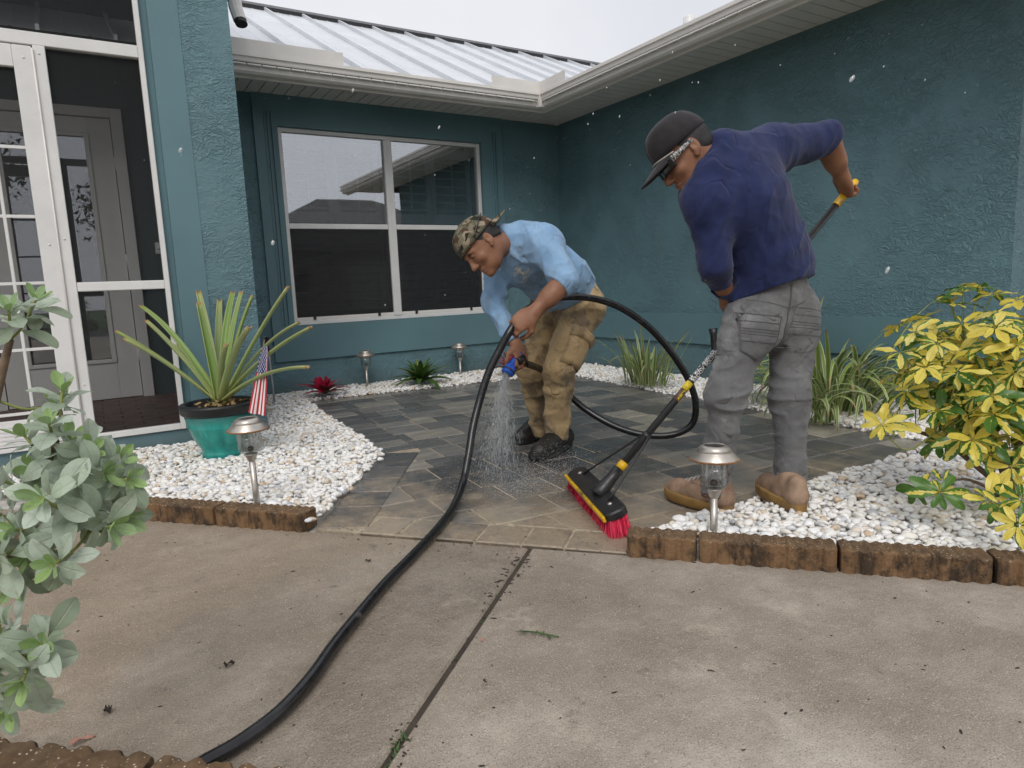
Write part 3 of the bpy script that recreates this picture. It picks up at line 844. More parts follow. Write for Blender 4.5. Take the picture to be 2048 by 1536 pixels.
def gravel(name, poly, label, sp=0.0285):
    cx_, cy_ = sum(q[0] for q in poly) / len(poly), sum(q[1] for q in poly) / len(poly)
    grow = [(cx_ + (q[0] - cx_) * 1.12, cy_ + (q[1] - cy_) * 1.12) for q in poly]
    layers = []
    for lay, (k, dz) in enumerate(((1.0, 0.0), (1.25, 0.010))):
        P_ = scatter(poly, sp * k)
        keep = ~in_poly(P_, PATIO) & (drv_t(P_) > 0.075)
        P_ = P_[keep]
        if lay == 1:      # a few strays lie on the paving
            st_ = []
            for (e0, e1, m_s) in ((LC, F0, 26), (BL, LC, 16), (R0, RB, 40), (F1, R0, 14)):
                for q in range(m_s):
                    t_s = nrng.random(); st_.append((e0[0] + (e1[0] - e0[0]) * t_s + nrng.normal(0, 0.022), e0[1] + (e1[1] - e0[1]) * t_s + nrng.normal(0, 0.022)))
            st_ = np.array(st_); P_ = np.concatenate([P_, st_[in_poly(st_, grow)]])
        layers.append((P_, dz))
    P_ = np.concatenate([l[0] for l in layers]); DZ = np.concatenate([np.full(len(l[0]), l[1]) for l in layers])
    n = len(P_)
    t = drv_t(P_)
    Z = 0.004 + 0.030 * np.clip(1 - t / 0.6, 0, 1) + DZ + nrng.uniform(-0.004, 0.007, n)
    size = nrng.uniform(0.011, 0.024, n) * (1 + 0.35 * (nrng.random(n) < 0.12))
    var = nrng.integers(0, len(PV), n)
    ca, sa = np.cos(a := nrng.uniform(0, 6.283, n)), np.sin(a)
    tl = nrng.uniform(-0.6, 0.6, n); cb, sb = np.cos(tl), np.sin(tl)
    base = np.stack(PV)[var] * size[:, None, None]
    x, y, z = base[..., 0], base[..., 1], base[..., 2]
    y, z = y * cb[:, None] - z * sb[:, None], y * sb[:, None] + z * cb[:, None]
    x, y = x * ca[:, None] - y * sa[:, None], x * sa[:, None] + y * ca[:, None]
    V = np.stack([x + P_[:, :1], y + P_[:, 1:2], z + Z[:, None] + 0.006], -1).reshape(-1, 3)
    nv = len(IV)
    F = (IF[None] + (np.arange(n) * nv)[:, None, None]).reshape(-1, 3)
    me = np_mesh(name, V, F, True)
    pal = np.array([(0.85, 0.83, 0.79), (0.89, 0.88, 0.86), (0.78, 0.76, 0.72), (0.64, 0.65, 0.68), (0.74, 0.66, 0.55), (0.64, 0.50, 0.36), (0.42, 0.43, 0.46), (0.80, 0.77, 0.70)])
    ci = nrng.choice(len(pal), n, p=[0.29, 0.30, 0.12, 0.06, 0.085, 0.035, 0.015, 0.095])
    colr = np.clip(pal[ci] * nrng.uniform(0.9, 1.06, (n, 1)), 0, 0.9)
    C = np.ones((n, nv, 4)); C[..., :3] = colr[:, None, :]
    at = me.color_attributes.new('stone', 'FLOAT_COLOR', 'POINT'); at.data.foreach_set('color', C.astype(np.float32).ravel())
    b = MB(); b.prism(poly, -0.05, -0.008); 
    link(name, me, M['pebble'], label=label, cat='gravel', kind='stuff')
m_ = NT('white_pebble')
at_ = m_.N('ShaderNodeAttribute'); at_.attribute_name = 'stone'
vein = m_.ramp(m_.noise(m_.pos(), 45, 4, 0.6, 1.0), [(0.42, 0.0), (0.68, 1.0)])
m_.set(m_.mix(m_.math('MULTIPLY', vein, 0.16), at_.outputs['Color'], (0.52, 0.44, 0.35)), 0.5, spec=0.4)
M['pebble'] = m_.mat
WL = [(-0.75, 4.455), (-0.75, 3.62), drv(-1.66, -0.05), drv(-0.86, -0.05), LC, BL, BR, (4.40, 5.3), (4.40, 6.04), (0.873, 6.04), (0.873, 4.455)]
# gravel lies on a shallow bed sheet
b = MB(); b.prism([(-0.9, 4.456), (-0.9, 3.2), drv(-1.7, -0.01), drv(-0.80, -0.01), LC, BL, BR, (4.411, 5.2), (4.411, 6.045), (0.874, 6.045), (0.874, 4.456)], -0.05, -0.009)
b.build('bed_soil', M['gravel_base'], kind='structure')
b = MB(); b.prism([F1, drv(0.35, -0.01), drv(2.6, -0.01), (4.9, 1.76), (4.411, 1.77), (4.411, 5.199), BR, RB, R0][::1], -0.05, -0.0095)
b.build('bed_soil', M['gravel_base'], kind='structure')
gravel('white_gravel', [(-0.55, 4.45), (-0.55, 3.4), drv(-1.66, -0.06), drv(-0.83, -0.03), LC, BL, BR, (4.40, 5.2), (4.40, 6.04), (0.88, 6.04), (0.88, 4.44)], 'white marble gravel around the turquoise pot and along the window wall')
gravel('white_gravel', [F1, drv(0.3, -0.03), drv(1.75, -0.03), (4.2, 1.0), (4.40, 1.77), (4.40, 5.2), BR, RB, R0], 'white marble gravel under the yellow shrub and along the blank wall')

# ================================================================ scalloped edging blocks
def block_mat():
    m = NT('edging_concrete')
    p = m.pos()
    c = m.ramp(m.noise(p, 6, 5), [(0.3, (0.15, 0.085, 0.042)), (0.7, (0.24, 0.14, 0.07))])
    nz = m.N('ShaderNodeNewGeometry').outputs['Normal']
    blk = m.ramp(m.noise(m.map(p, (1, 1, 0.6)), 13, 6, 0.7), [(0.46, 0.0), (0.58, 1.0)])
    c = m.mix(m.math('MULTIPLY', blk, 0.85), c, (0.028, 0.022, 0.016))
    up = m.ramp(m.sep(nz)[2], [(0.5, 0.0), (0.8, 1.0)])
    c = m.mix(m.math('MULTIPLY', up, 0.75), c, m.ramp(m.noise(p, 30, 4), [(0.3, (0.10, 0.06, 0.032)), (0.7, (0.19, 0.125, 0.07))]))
    sp = m.ramp(m.voro(p, 120), [(0.12, 1.0), (0.3, 0.0)])
    kp = m.ramp(m.voro(p, 120, out='Color'), [(0.52, 0.0), (0.57, 1.0)])
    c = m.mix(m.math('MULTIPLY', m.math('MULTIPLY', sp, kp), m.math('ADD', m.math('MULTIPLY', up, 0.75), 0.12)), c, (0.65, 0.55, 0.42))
    m.set(c, 0.8, spec=0.3)
    m.bump(m.math('ADD', m.noise(p, 160, 3), m.voro(p, 110)), 0.35, 0.004)
    return m.mat
M['edging'] = block_mat()
def edging_block(a, b_, label, nfl=8, hgt=0.072, wid=0.068, side=1, z0=0.0):
    """scalloped front along a->b, body behind it"""
    a = Vector(a[:2]); b_ = Vector(b_[:2]); d = (b_ - a); L = d.length; d.normalize(); n = Vector((-d.y, d.x)) * side
    o = empty('edging_block', (a.x, a.y, z0), label=label, cat='edging block', group='scalloped edging blocks')
    front = []; back = []
    per = L / nfl
    for k in range(nfl):
        for q in range(6):
            u = (q + 0.5) / 6; out = math.sqrt(max(0, 1 - (2 * u - 1) ** 2)) * 0.021
            front.append((a + d * (per * (k + u)) - n * out, ))
    front = [a + d * 0.002] + [f[0] for f in front] + [b_ - d * 0.002]
    mb = MB(); nF = len(front)
    bot, top, tin, bk = [], [], [], []
    for k, p in enumerate(front):
        zz = hgt + 0.003 * math.sin(k * 1.7 + L * 40) + 0.003 * math.sin(math.pi * ((k - 1) % 6 + 0.5) / 6) 
        bot.append((p.x, p.y, z0)); top.append((p.x, p.y, z0 + zz - 0.006))
        q = p + n * 0.006; tin.append((q.x, q.y, z0 + zz))
        s = (p - a).dot(d); q = a + d * s + n * wid; bk.append((q.x, q.y, z0 + zz - 0.003))
    bb = [(x_, y_, z0) for (x_, y_, _) in bk]
    rows = [bot, top, tin, bk, bb]
    mb.grid(rows, smooth=False)
    if side > 0: mb.f = [tuple(reversed(f)) for f in mb.f]
    i0 = 0
    for col_ in (0, nF - 1):
        mb.face([r_ * nF + col_ for r_ in range(5)])
    link('block_body', mb.mesh('block_body'), M['edging'], o)
    return o
edging_block(drv(-1.70, 0.0), drv(-1.275, 0.0), 'brown scalloped edging block behind the silver shrub, left of the other short-row block', side=1)
edging_block(drv(-1.27, 0.0), drv(-0.865, 0.0), 'brown scalloped edging block in front of the steel path light beside the pot')
edging_block(drv(0.325, 0.0), drv(0.545, 0.0), 'short plain brown edging block next to the red broom bristles', 4)
edging_block(drv(0.549, 0.0), drv(0.948, 0.0), 'black-stained edging block with the steel path light standing behind it')
edging_block(drv(0.952, 0.0), drv(1.343, 0.0), 'brown edging block under the yellow shrub, second from the right edge')
edging_block(drv(1.347, 0.0), drv(1.74, 0.0), 'brown edging block at the right edge of the picture')
fb0 = Vector((-0.36, 1.60)); fb1 = Vector((0.0, 1.27)); fb2 = Vector((0.30, 0.99))
edging_block((fb1.x - 0.002, fb1.y + 0.002), (fb0.x, fb0.y), 'speckled brown edging block below the silver shrub in the bottom left corner', side=1)
edging_block((fb2.x, fb2.y), (fb1.x + 0.002, fb1.y - 0.002), 'speckled brown edging block at the bottom edge beside the black hose', side=1)

# ================================================================ solar path lights
M['steel'] = simple('brushed_steel', (0.50, 0.46, 0.41), 0.38, 0.8, 0.2, 14, dirt=((0.25, 0.17, 0.1), 0.62))
M['rust'] = simple('rusty_rim', (0.28, 0.14, 0.06), 0.7, 0.2, 0.3, 60)
M['solar'] = simple('solar_cell', (0.02, 0.018, 0.02), 0.25)
def clear_mat(name, tint=(0.95, 0.96, 0.96), refl=0.04):
    m = NT(name)
    g_ = m.N('ShaderNodeBsdfGlossy'); g_.inputs['Roughness'].default_value = 0.06
    t_ = m.N('ShaderNodeBsdfTransparent'); t_.inputs['Color'].default_value = (*tint, 1)
    fr = m.N('ShaderNodeLayerWeight'); fr.inputs['Blend'].default_value = 0.35
    f_ = m.math('ADD', m.math('MULTIPLY', fr.outputs['Fresnel'], 0.45), refl)
    mx = m.N('ShaderNodeMixShader'); m.L(f_, mx.inputs[0]); m.L(t_.outputs[0], mx.inputs[1]); m.L(g_.outputs[0], mx.inputs[2])
    m.L(mx.outputs[0], m.out.inputs[0]); return m.mat
M['clear'] = clear_mat('clear_plastic', (0.95, 0.96, 0.96))
def path_light(loc, top, tilt, label, lean=0.0):
    o = empty('path_light', loc, lean, label=label, cat='path light', group='solar path lights in the gravel')
    def P(name, prof, mat, par=None, seg=32, **k):
        b = MB(); b.lathe(prof, (0, 0, 0), seg, **k); return link(name, b.mesh(name), M[mat], par or o, loc=(0, 0, 0))
    t = top - loc[2]
    P('stake', [(0.0, -0.1), (0.0125, -0.1), (0.0125, t - 0.175), (0.0, t - 0.175)], 'steel', seg=18)
    P('socket', [(0.013, t - 0.178), (0.015, t - 0.175), (0.025, t - 0.15), (0.027, t - 0.147), (0.0, t - 0.147)], 'steel')
    ln = P('lens', [(0.0, t - 0.1465), (0.026, t - 0.1465), (0.040, t - 0.138), (0.045, t - 0.125), (0.047, t - 0.05), (0.044, t - 0.05), (0.042, t - 0.122), (0.036, t - 0.133), (0.0, t - 0.139)], 'clear', rfun=lambda a, z: 1 + 0.02 * math.cos(12 * a))
    for k in range(6):
        a = k * math.pi / 3 + 0.3
        b = MB(); b.box((0.0405, -0.0022, t - 0.128), (0.0436, 0.0022, t - 0.052)); 
        r_ = link('lens_rib', b.mesh(), M['clear'], ln, loc=(0, 0, 0)); r_.rotation_euler = (0, 0, a)
    P('lamp_bulb', [(0.0, t - 0.138), (0.012, t - 0.138), (0.013, t - 0.125), (0.009, t - 0.118), (0.0, t - 0.118)], 'solar', seg=12)
    cp = P('cap', [(0.0, t - 0.046), (0.076, t - 0.048), (0.081, t - 0.045), (0.080, t - 0.042), (0.058, t - 0.022), (0.056, t - 0.019), (0.058, t - 0.017), (0.044, t - 0.004), (0.040, t - 0.001), (0.035, t), (0.034, t - 0.004), (0.0, t - 0.004)], 'steel', seg=40)
    P('cap_rim', [(0.079, t - 0.0495), (0.0825, t - 0.047), (0.0825, t - 0.0435), (0.0805, t - 0.0425)], 'rust', cp, seg=40)
    P('solar_panel', [(0.0, t - 0.003), (0.033, t - 0.003), (0.033, t - 0.0032)], 'solar', cp)
    if tilt:
        o.rotation_euler = tilt
    return o
path_light((1.672, 1.478, 0.035), 0.335, (R(-1), R(1.5), 0), 'rusty-rimmed steel path light in front of the brown work boot')
path_light((0.478, 2.80, 0.035), 0.402, (R(0), R(-1.2), 0.4), 'steel path light in front of the turquoise plant pot')
path_light((2.047, 5.86, 0.01), 0.352, (R(1), 0, 0.2), 'steel path light on the wall side between the red and the green bromeliad')
path_light((3.028, 5.90, 0.01), 0.338, (0, R(1), 0.7), 'farthest steel path light, against the wall right of the green bromeliad')

# ================================================================ plants: shared leaf helpers
def leaf_mesh(name, L, W, shape, rv, n=7, cols=4, droop=0.25, fold=0.25, wave=0.0, tip=0.0, seed=0):
    """leaf along +Y, upper side +Z; attribute luv = (across -1..1, along 0..1, variant)"""
    r_ = random.Random(seed); V, F, A = [], [], []
    for i in range(n + 1):
        t = i / n
        w_ = shape(t) * W / 2
        ang_ = -droop * t
        y_ = L * (t if abs(droop) < 1e-3 else math.sin(droop * t) / droop)
        z_ = 0 if abs(droop) < 1e-3 else -L * (1 - math.cos(droop * t)) / droop
        for j in range(cols + 1):
            s = 2 * j / cols - 1
            zz = z_ + abs(s) * w_ * fold + wave * math.sin(t * 9 + s * 2 + seed) * W * (0.3 + abs(s)) * 0.25
            V.append((s * w_, y_, zz)); A.append((s, t, rv))
    for i in range(n):
        for j in range(cols):
            a = i * (cols + 1) + j; F.append((a, a + 1, a + cols + 2, a + cols + 1))
    me = bpy.data.meshes.new(name); me.from_pydata(V, [], F); me.update()
    at = me.attributes.new('luv', 'FLOAT_VECTOR', 'POINT'); at.data.foreach_set('vector', np.array(A, np.float32).ravel())
    me.polygons.foreach_set('use_smooth', [True] * len(F))
    return me
def obov(t): return max(0.06, (math.sin(math.pi * min(1, t ** 1.35 * 0.97 + 0.0)) ** 0.75)) if t < 0.999 else 0.12
def schef(t): return max(0.10, math.sin(math.pi * (0.04 + 0.86 * t ** 1.15)) ** 0.8)
def lance(t): return max(0.03, (1 - t) ** 0.55 * min(1, 0.55 + 1.6 * t))
def strap(t): return max(0.10, 1.0 - 0.62 * t ** 1.3) * (1.15 if t < 0.1 else 1.0)
def leaf_node(m):
    a = m.N('ShaderNodeAttribute'); a.attribute_name = 'luv'; return m.sep(a.outputs['Vector'])
def leafify(m, col, rough=0.4, sss=0.25):
    """principled leaf with light passing through the blade"""
    m.set(col, rough, spec=0.45)
    tr = m.N('ShaderNodeBsdfTranslucent'); m.L(col, tr.inputs['Color'])
    mx = m.N('ShaderNodeMixShader'); mx.inputs[0].default_value = sss
    m.L(m.b.outputs[0], mx.inputs[1]); m.L(tr.outputs[0], mx.inputs[2]); m.L(mx.outputs[0], m.out.inputs[0])
def mat_schef():
    m = NT('variegated_leaf'); s, t, v = leaf_node(m)
    p = m.pos()
    jag = m.math('MULTIPLY', m.math('SUBTRACT', m.noise(p, 60, 3), 0.5), 1.5)
    e = m.math('ADD', m.math('ABSOLUTE', s), jag)
    thr = m.math('SUBTRACT', m.math('MULTIPLY', v, 2.3), 0.75)      # how much of the blade is yellow
    yel = m.ramp(m.math('SUBTRACT', thr, e), [(0.0, 0.0), (0.06, 1.0)])
    g_ = m.ramp(m.noise(p, 9, 3), [(0.3, (0.045, 0.125, 0.018)), (0.7, (0.11, 0.245, 0.04))])
    y_ = m.ramp(m.noise(p, 7, 3), [(0.25, (0.60, 0.46, 0.045)), (0.5, (0.76, 0.63, 0.10)), (0.8, (0.78, 0.69, 0.26))])
    c = m.mix(yel, g_, y_)
    mid = m.ramp(m.math('ABSOLUTE', s), [(0.0, 1.0), (0.07, 0.0)])
    c = m.mix(m.math('MULTIPLY', mid, 0.4), c, (0.42, 0.40, 0.10))
    c = m.mix(m.math('MULTIPLY', m.ramp(m.noise(p, 55, 4, 0.7), [(0.64, 0.0), (0.70, 1.0)]), 0.6), c, (0.16, 0.10, 0.03))
    leafify(m, c, 0.3, 0.28); m.bump(m.ramp(m.math('ABSOLUTE', s), [(0.0, 0.0), (0.12, 1.0)]), 0.5, 0.002); return m.mat
M['schef'] = mat_schef()
def mat_silver():
    m = NT('silver_leaf'); s, t, v = leaf_node(m); p = m.pos()
    c = m.ramp(v, [(0.0, (0.26, 0.32, 0.22)), (0.35, (0.38, 0.46, 0.35)), (0.75, (0.54, 0.61, 0.52)), (0.86, (0.30, 0.43, 0.20)), (1.0, (0.32, 0.47, 0.17))])
    c = m.mix(m.ramp(m.noise(p, 40, 5, 0.7), [(0.5, 0.0), (0.75, 0.6)]), c, (0.15, 0.16, 0.10))
    mid = m.ramp(m.math('ABSOLUTE', s), [(0.0, 1.0), (0.09, 0.0)])
    c = m.mix(m.math('MULTIPLY', mid, 0.35), c, (0.45, 0.52, 0.36))
    leafify(m, c, 0.5, 0.25); m.bump(m.math('ADD', m.ramp(m.math('ABSOLUTE', s), [(0.0, 0.0), (0.12, 1.0)]), m.noise(p, 90, 3)), 0.5, 0.002); return m.mat
M['silver'] = mat_silver()
def mat_grass():
    m = NT('variegated_grass'); s, t, v = leaf_node(m); p = m.pos()
    e = m.math('ABSOLUTE', m.math('ADD', s, m.math('MULTIPLY', m.math('SUBTRACT', v, 0.5), 0.5)))
    white = m.ramp(e, [(0.5, 0.0), (0.62, 1.0)])
    g_ = m.ramp(v, [(0.0, (0.11, 0.19, 0.045)), (0.6, (0.19, 0.29, 0.065)), (1.0, (0.29, 0.42, 0.06))])
    c = m.mix(white, g_, (0.50, 0.52, 0.30))
    tipb = m.ramp(m.math('ADD', t, m.math('MULTIPLY', v, 0.12)), [(0.93, 0.0), (1.0, 1.0)])
    c = m.mix(tipb, c, (0.42, 0.24, 0.11))
    leafify(m, c, 0.4, 0.3); return m.mat
M['grassy'] = mat_grass()
def mat_brom(name, g0, g1, red, pos, stripe):
    m = NT(name); s, t, v = leaf_node(m); p = m.pos()
    c = m.ramp(t, [(0.0, g0), (0.6, g1), (1.0, [k * 0.8 for k in g1])])
    k = m.ramp(m.math('ADD', v, m.math('MULTIPLY', m.math('SUBTRACT', m.noise(p, 18, 3), 0.5), 0.4)), [(pos, 0.0), (pos + 0.15, 1.0)])
    c = m.mix(k, c, red)
    mid = m.ramp(m.math('ABSOLUTE', s), [(0.12, 1.0), (0.3, 0.0)])
    c = m.mix(m.math('MULTIPLY', m.math('MULTIPLY', mid, m.ramp(v, [(0.55, 0.0), (0.65, 1.0)])), stripe), c, (0.50, 0.30, 0.17))
    leafify(m, c, 0.35, 0.2); return m.mat
M['brom_red'] = mat_brom('red_bromeliad_leaf', (0.12, 0.17, 0.035), (0.15, 0.04, 0.035), (0.50, 0.02, 0.07), 0.40, 0.0)
M['brom_green'] = mat_brom('green_bromeliad_leaf', (0.045, 0.10, 0.02), (0.07, 0.14, 0.03), (0.09, 0.18, 0.03), 0.6, 0.9)
def mat_big():
    m = NT('big_bromeliad_leaf'); s, t, v = leaf_node(m); p = m.pos()
    c = m.ramp(t, [(0.0, (0.40, 0.46, 0.15)), (0.3, (0.31, 0.41, 0.16)), (0.8, (0.29, 0.36, 0.15)), (1.0, (0.42, 0.43, 0.17))])
    c = m.mix(m.math('MULTIPLY', m.ramp(v, [(0.5, 0.0), (0.6, 1.0)]), 0.55), c, (0.14, 0.30, 0.03))
    edge = m.ramp(m.math('ABSOLUTE', s), [(0.82, 0.0), (0.98, 0.6)])
    c = m.mix(edge, c, (0.45, 0.44, 0.18))
    c = m.mix(m.ramp(m.math('ADD', t, m.math('MULTIPLY', m.noise(p, 30, 3), 0.04)), [(0.995, 0.0), (1.012, 1.0)]), c, (0.40, 0.24, 0.11))
    leafify(m, c, 0.42, 0.15); return m.mat
M['bigleaf'] = mat_big()
M['bark'] = simple('grey_brown_bark', (0.19, 0.135, 0.09), 0.85, 0, 0.35, 40, 0.9, 90)
M['twig'] = simple('green_twig', (0.22, 0.25, 0.07), 0.6, 0, 0.2, 40)
def leaf_frame(d, up, roll=0.0):
    """matrix whose Y points along d and Z near up"""
    d = Vector(d).normalized(); u = Vector(up)
    x = d.cross(u)
    if x.length < 1e-3: x = d.cross(Vector((1, 0.3, 0)))
    x.normalize(); z = x.cross(d).normalized()
    m = Matrix((x, d, z)).transposed()
    return (Matrix.Rotation(roll, 3, d) @ m)
def put_leaf(name, me, mat, parent, p, d, up, sc=1.0, roll=0.0):
    o = bpy.data.objects.new(name, me); COL.objects.link(o)
    if len(me.materials) == 0: me.materials.append(mat)
    o.parent = parent
    mw = Matrix.Translation(Vector(p) - parent.location) @ leaf_frame(d, up, roll).to_4x4() @ Matrix.Scale(sc, 4)
    o.matrix_local = mw
    return o
def join_leaves(name, items, mat, parent):
    V, F, A = [], [], []
    for (me, p, d, up, sc, roll) in items:
        mw = Matrix.Translation(Vector(p)) @ leaf_frame(d, up, roll).to_4x4() @ Matrix.Scale(sc, 4)
        i = len(V); V += [tuple(mw @ v.co) for v in me.vertices]
        F += [tuple(i + k for k in pl.vertices) for pl in me.polygons]
        A += [tuple(x.vector) for x in me.attributes['luv'].data]
    me2 = bpy.data.meshes.new(name); me2.from_pydata(V, [], F); me2.update()
    at = me2.attributes.new('luv', 'FLOAT_VECTOR', 'POINT'); at.data.foreach_set('vector', np.array(A, np.float32).ravel())
    me2.polygons.foreach_set('use_smooth', [True] * len(F))
    return link(name, me2, mat, parent, kind='stuff')

# ---- turquoise pot with a big bromeliad
def glaze():
    m = NT('turquoise_glaze'); p = m.pos(); x, y, z = m.sep(p)
    n = m.noise(m.map(p, (1, 1, 0.12)), 26, 4)
    c = m.ramp(n, [(0.3, (0.010, 0.19, 0.165)), (0.6, (0.025, 0.31, 0.265)), (0.85, (0.10, 0.42, 0.36))])
    drip = m.ramp(m.math('ADD', z, m.math('MULTIPLY', m.math('SUBTRACT', n, 0.5), 0.12)), [(0.21, 0.0), (0.27, 1.0)])
    c = m.mix(m.math('MULTIPLY', drip, 0.7), c, (0.05, 0.12, 0.115))
    m.set(c, 0.22, spec=0.6); return m.mat
M['glaze'] = glaze()
PC = (0.53, 3.93, 0.0)
pot = empty('plant_pot', PC, label='turquoise glazed pot with black rim standing on the white gravel', cat='plant pot')
b = MB(); b.lathe([(0.0, 0.015), (0.105, 0.015), (0.112, 0.02), (0.115, 0.05), (0.108, 0.06), (0.135, 0.10), (0.158, 0.15), (0.170, 0.19), (0.172, 0.193), (0.171, 0.197), (0.180, 0.235), (0.187, 0.27), (0.17, 0.27), (0.15, 0.16), (0.0, 0.10)], PC, 48)
b.build('bowl', M['glaze'], pot)
b = MB(); b.lathe([(0.180, 0.262), (0.196, 0.264), (0.201, 0.272), (0.201, 0.292), (0.205, 0.295), (0.205, 0.312), (0.199, 0.317), (0.178, 0.318), (0.170, 0.312), (0.165, 0.27), (0.158, 0.268)], PC, 56)
b.build('rim', M['black_plastic'], pot)
b = MB(); b.lathe([(0.166, 0.272), (0.12, 0.283), (0.05, 0.288), (0.0, 0.29)], PC, 30); b.build('potting_soil', M['soil'], pot)
big = empty('bromeliad_plant', (0.535, 3.93, 0.29), label='large bromeliad with long cut green leaves growing in the turquoise pot', cat='bromeliad')
bx = Vector((0.535, 3.93, 0.31))
tips = [(0.084,4.131,0.72), (0.11,3.991,0.685), (0.224,4.364,0.846), (0.227,4.112,0.77), (0.529,4.308,0.918), (0.484,4.028,0.856), (0.715,4.251,0.906), (0.732,4.062,0.906), (0.762,3.921,0.881), (0.91,3.718,0.918), (0.637,3.437,0.726), (0.975,3.821,0.718), (0.974,3.581,0.698), (0.893,3.419,0.503), (0.55,3.595,0.644), (0.665,4.453,0.865), (0.391,4.458,0.611)]
for k, tp in enumerate(tips):
    tp = Vector(tp); d = tp - bx; L = d.length; h_ = Vector((d.x, d.y, 0)); 
    a = math.atan2(d.y, d.x)
    root = bx + Vector((math.cos(a), math.sin(a), 0)) * 0.022
    mid = (root + tp) / 2 + Vector((rnd.uniform(-.02, .02), rnd.uniform(-.02, .02), 0.02 + rnd.uniform(0.06, 0.22) * (h_.length / max(L, 0.01)) * L))
    me = None
    n = 14; V, A, F = [], [], []
    W = 0.066 if k != 14 else 0.055
    cols = 6; sd = Vector((-d.y, d.x, 0)).normalized() if h_.length > 0.02 else Vector((1, 0, 0))
    pts = [root * (1 - t) ** 2 + mid * 2 * t * (1 - t) + tp * t * t for t in [i / n for i in range(n + 1)]]
    rv = rnd.random()
    for i, p in enumerate(pts):
        t = i / n; tg = (pts[min(i + 1, n)] - pts[max(i - 1, 0)]).normalized()
        up_ = sd.cross(tg).normalized()
        if up_.z < 0: up_ = -up_
        w_ = W * (1.1 - 0.62 * t) / 2
        for j in range(cols + 1):
            s = 2 * j / cols - 1; an = s * (0.75 + 0.5 * t)
            V.append(p + sd * math.sin(an) * w_ + up_ * (1 - math.cos(an)) * w_ * 1.3); A.append((s, t, rv))
    for i in range(n):
        for j in range(cols):
            q = i * (cols + 1) + j; F.append((q, q + 1, q + cols + 2, q + cols + 1))
    me = bpy.data.meshes.new('leaf'); me.from_pydata([tuple(v) for v in V], [], F); me.update()
    at = me.attributes.new('luv', 'FLOAT_VECTOR', 'POINT'); at.data.foreach_set('vector', np.array(A, np.float32).ravel())
    me.polygons.foreach_set('use_smooth', [True] * len(F))
    sm = link('leaf', me, M['bigleaf'], big)
    md = sm.modifiers.new('thick', 'SOLIDIFY'); md.thickness = 0.0045
bs = leaf_mesh('sheath', 0.06, 0.05, lance, 0.2, droop=-0.4, fold=0.3)
for k in range(9):
    a = k * 0.7; put_leaf('leaf_base', bs, M['bigleaf'], big, (0.535 + 0.03 * math.cos(a), 3.93 + 0.03 * math.sin(a), 0.285), (math.cos(a), math.sin(a), 0.7), (0, 0, 1))
M['dead'] = simple('dry_leaf', (0.33, 0.22, 0.10), 0.75, 0, 0.3, 30)
dl = [leaf_mesh('dry_leaf', 0.075, 0.03, lance, 0.5, droop=0.5, fold=0.4, wave=0.8, seed=q) for q in range(4)]
for k in range(34):
    a = rnd.uniform(0, 6.28); r_ = rnd.uniform(0.02, 0.12)
    put_leaf('dry_leaf', dl[k % 4], M['dead'], big, (0.545 + r_ * math.cos(a), 3.90 + r_ * math.sin(a), 0.293 + 0.022 * rnd.random()), (rnd.uniform(-1, 1), rnd.uniform(-1, 1), rnd.uniform(-0.1, 0.35)), (rnd.uniform(-.4, .4), rnd.uniform(-.4, .4), 1))

# ---- small flag stuck in the pot
def flag_mat():
    m = NT('striped_flag_cloth')
    a = m.N('ShaderNodeAttribute'); a.attribute_name = 'luv'; s, t, v = m.sep(a.outputs['Vector'])
    stripe = m.math('GREATER_THAN', m.math('FRACT', m.math('MULTIPLY', s, 4.5)), 0.5)
    c = m.mix(stripe, (0.42, 0.02, 0.03), (0.72, 0.70, 0.68))
    canton = m.math('MULTIPLY', m.math('LESS_THAN', t, 0.40), m.math('LESS_THAN', s, 0.85))
    # staggered white stars as small dots in the blue field
    uu = m.math('MULTIPLY', t, 1 / 0.40 * 6.0); vv = m.math('MULTIPLY', s, 1 / 0.538 * 5.0)
    sh = m.math('MULTIPLY', m.math('FLOOR', vv), 0.5)
    du = m.math('SUBTRACT', m.math('FRACT', m.math('ADD', uu, sh)), 0.5); dv = m.math('SUBTRACT', m.math('FRACT', vv), 0.5)
    rr = m.math('ADD', m.math('MULTIPLY', du, du), m.math('MULTIPLY', dv, dv))
    star = m.math('LESS_THAN', rr, 0.06)
    blue = m.mix(star, (0.02, 0.035, 0.16), (0.75, 0.75, 0.75))
    c = m.mix(canton, c, blue)
    m.set(c, 0.7); return m.mat
M['flag'] = flag_mat()
fl = empty('small_flag', (0.657,3.672,0.302), label='small stars and stripes flag hanging limp at the rim of the turquoise pot', cat='flag')
ptop = Vector((0.755,3.72,0.653)); pbot = Vector((0.652,3.683,0.282))
b = MB(); b.tube([pbot, ptop], 0.0035, 8); b.build('flag_stick', M['bark'], fl)
b = MB(); b.lathe([(0.006, 0), (0.008, 0.006), (0.0, 0.018)], tuple(ptop), 10); b.build('finial', M['black_plastic'], fl)
V, A, F = [], [], []
f0 = Vector((0.747,3.712,0.614)); f1 = Vector((0.657,3.673,0.275))
dn = (f1 - f0); out_ = Vector((0.85, -0.53, 0))
nr, nc = 20, 16
for i in range(nr + 1):
    t = i / nr
    for j in range(nc + 1):
        s = j / nc
        wd = 0.030 + 0.062 * t ** 0.8
        fold_ = math.sin(s * 11 + t * 1.5) * 0.007 * (0.3 + t)
        p = f0 + dn * t + out_ * (wd * (s - 0.35)) + Vector((0.4, 0.85, 0)) * fold_ + Vector((0, 0, -0.02 * s * t))
        V.append(tuple(p)); A.append((s, t, 0))
for i in range(nr):
    for j in range(nc):
        a = i * (nc + 1) + j; F.append((a, a + 1, a + nc + 2, a + nc + 1))
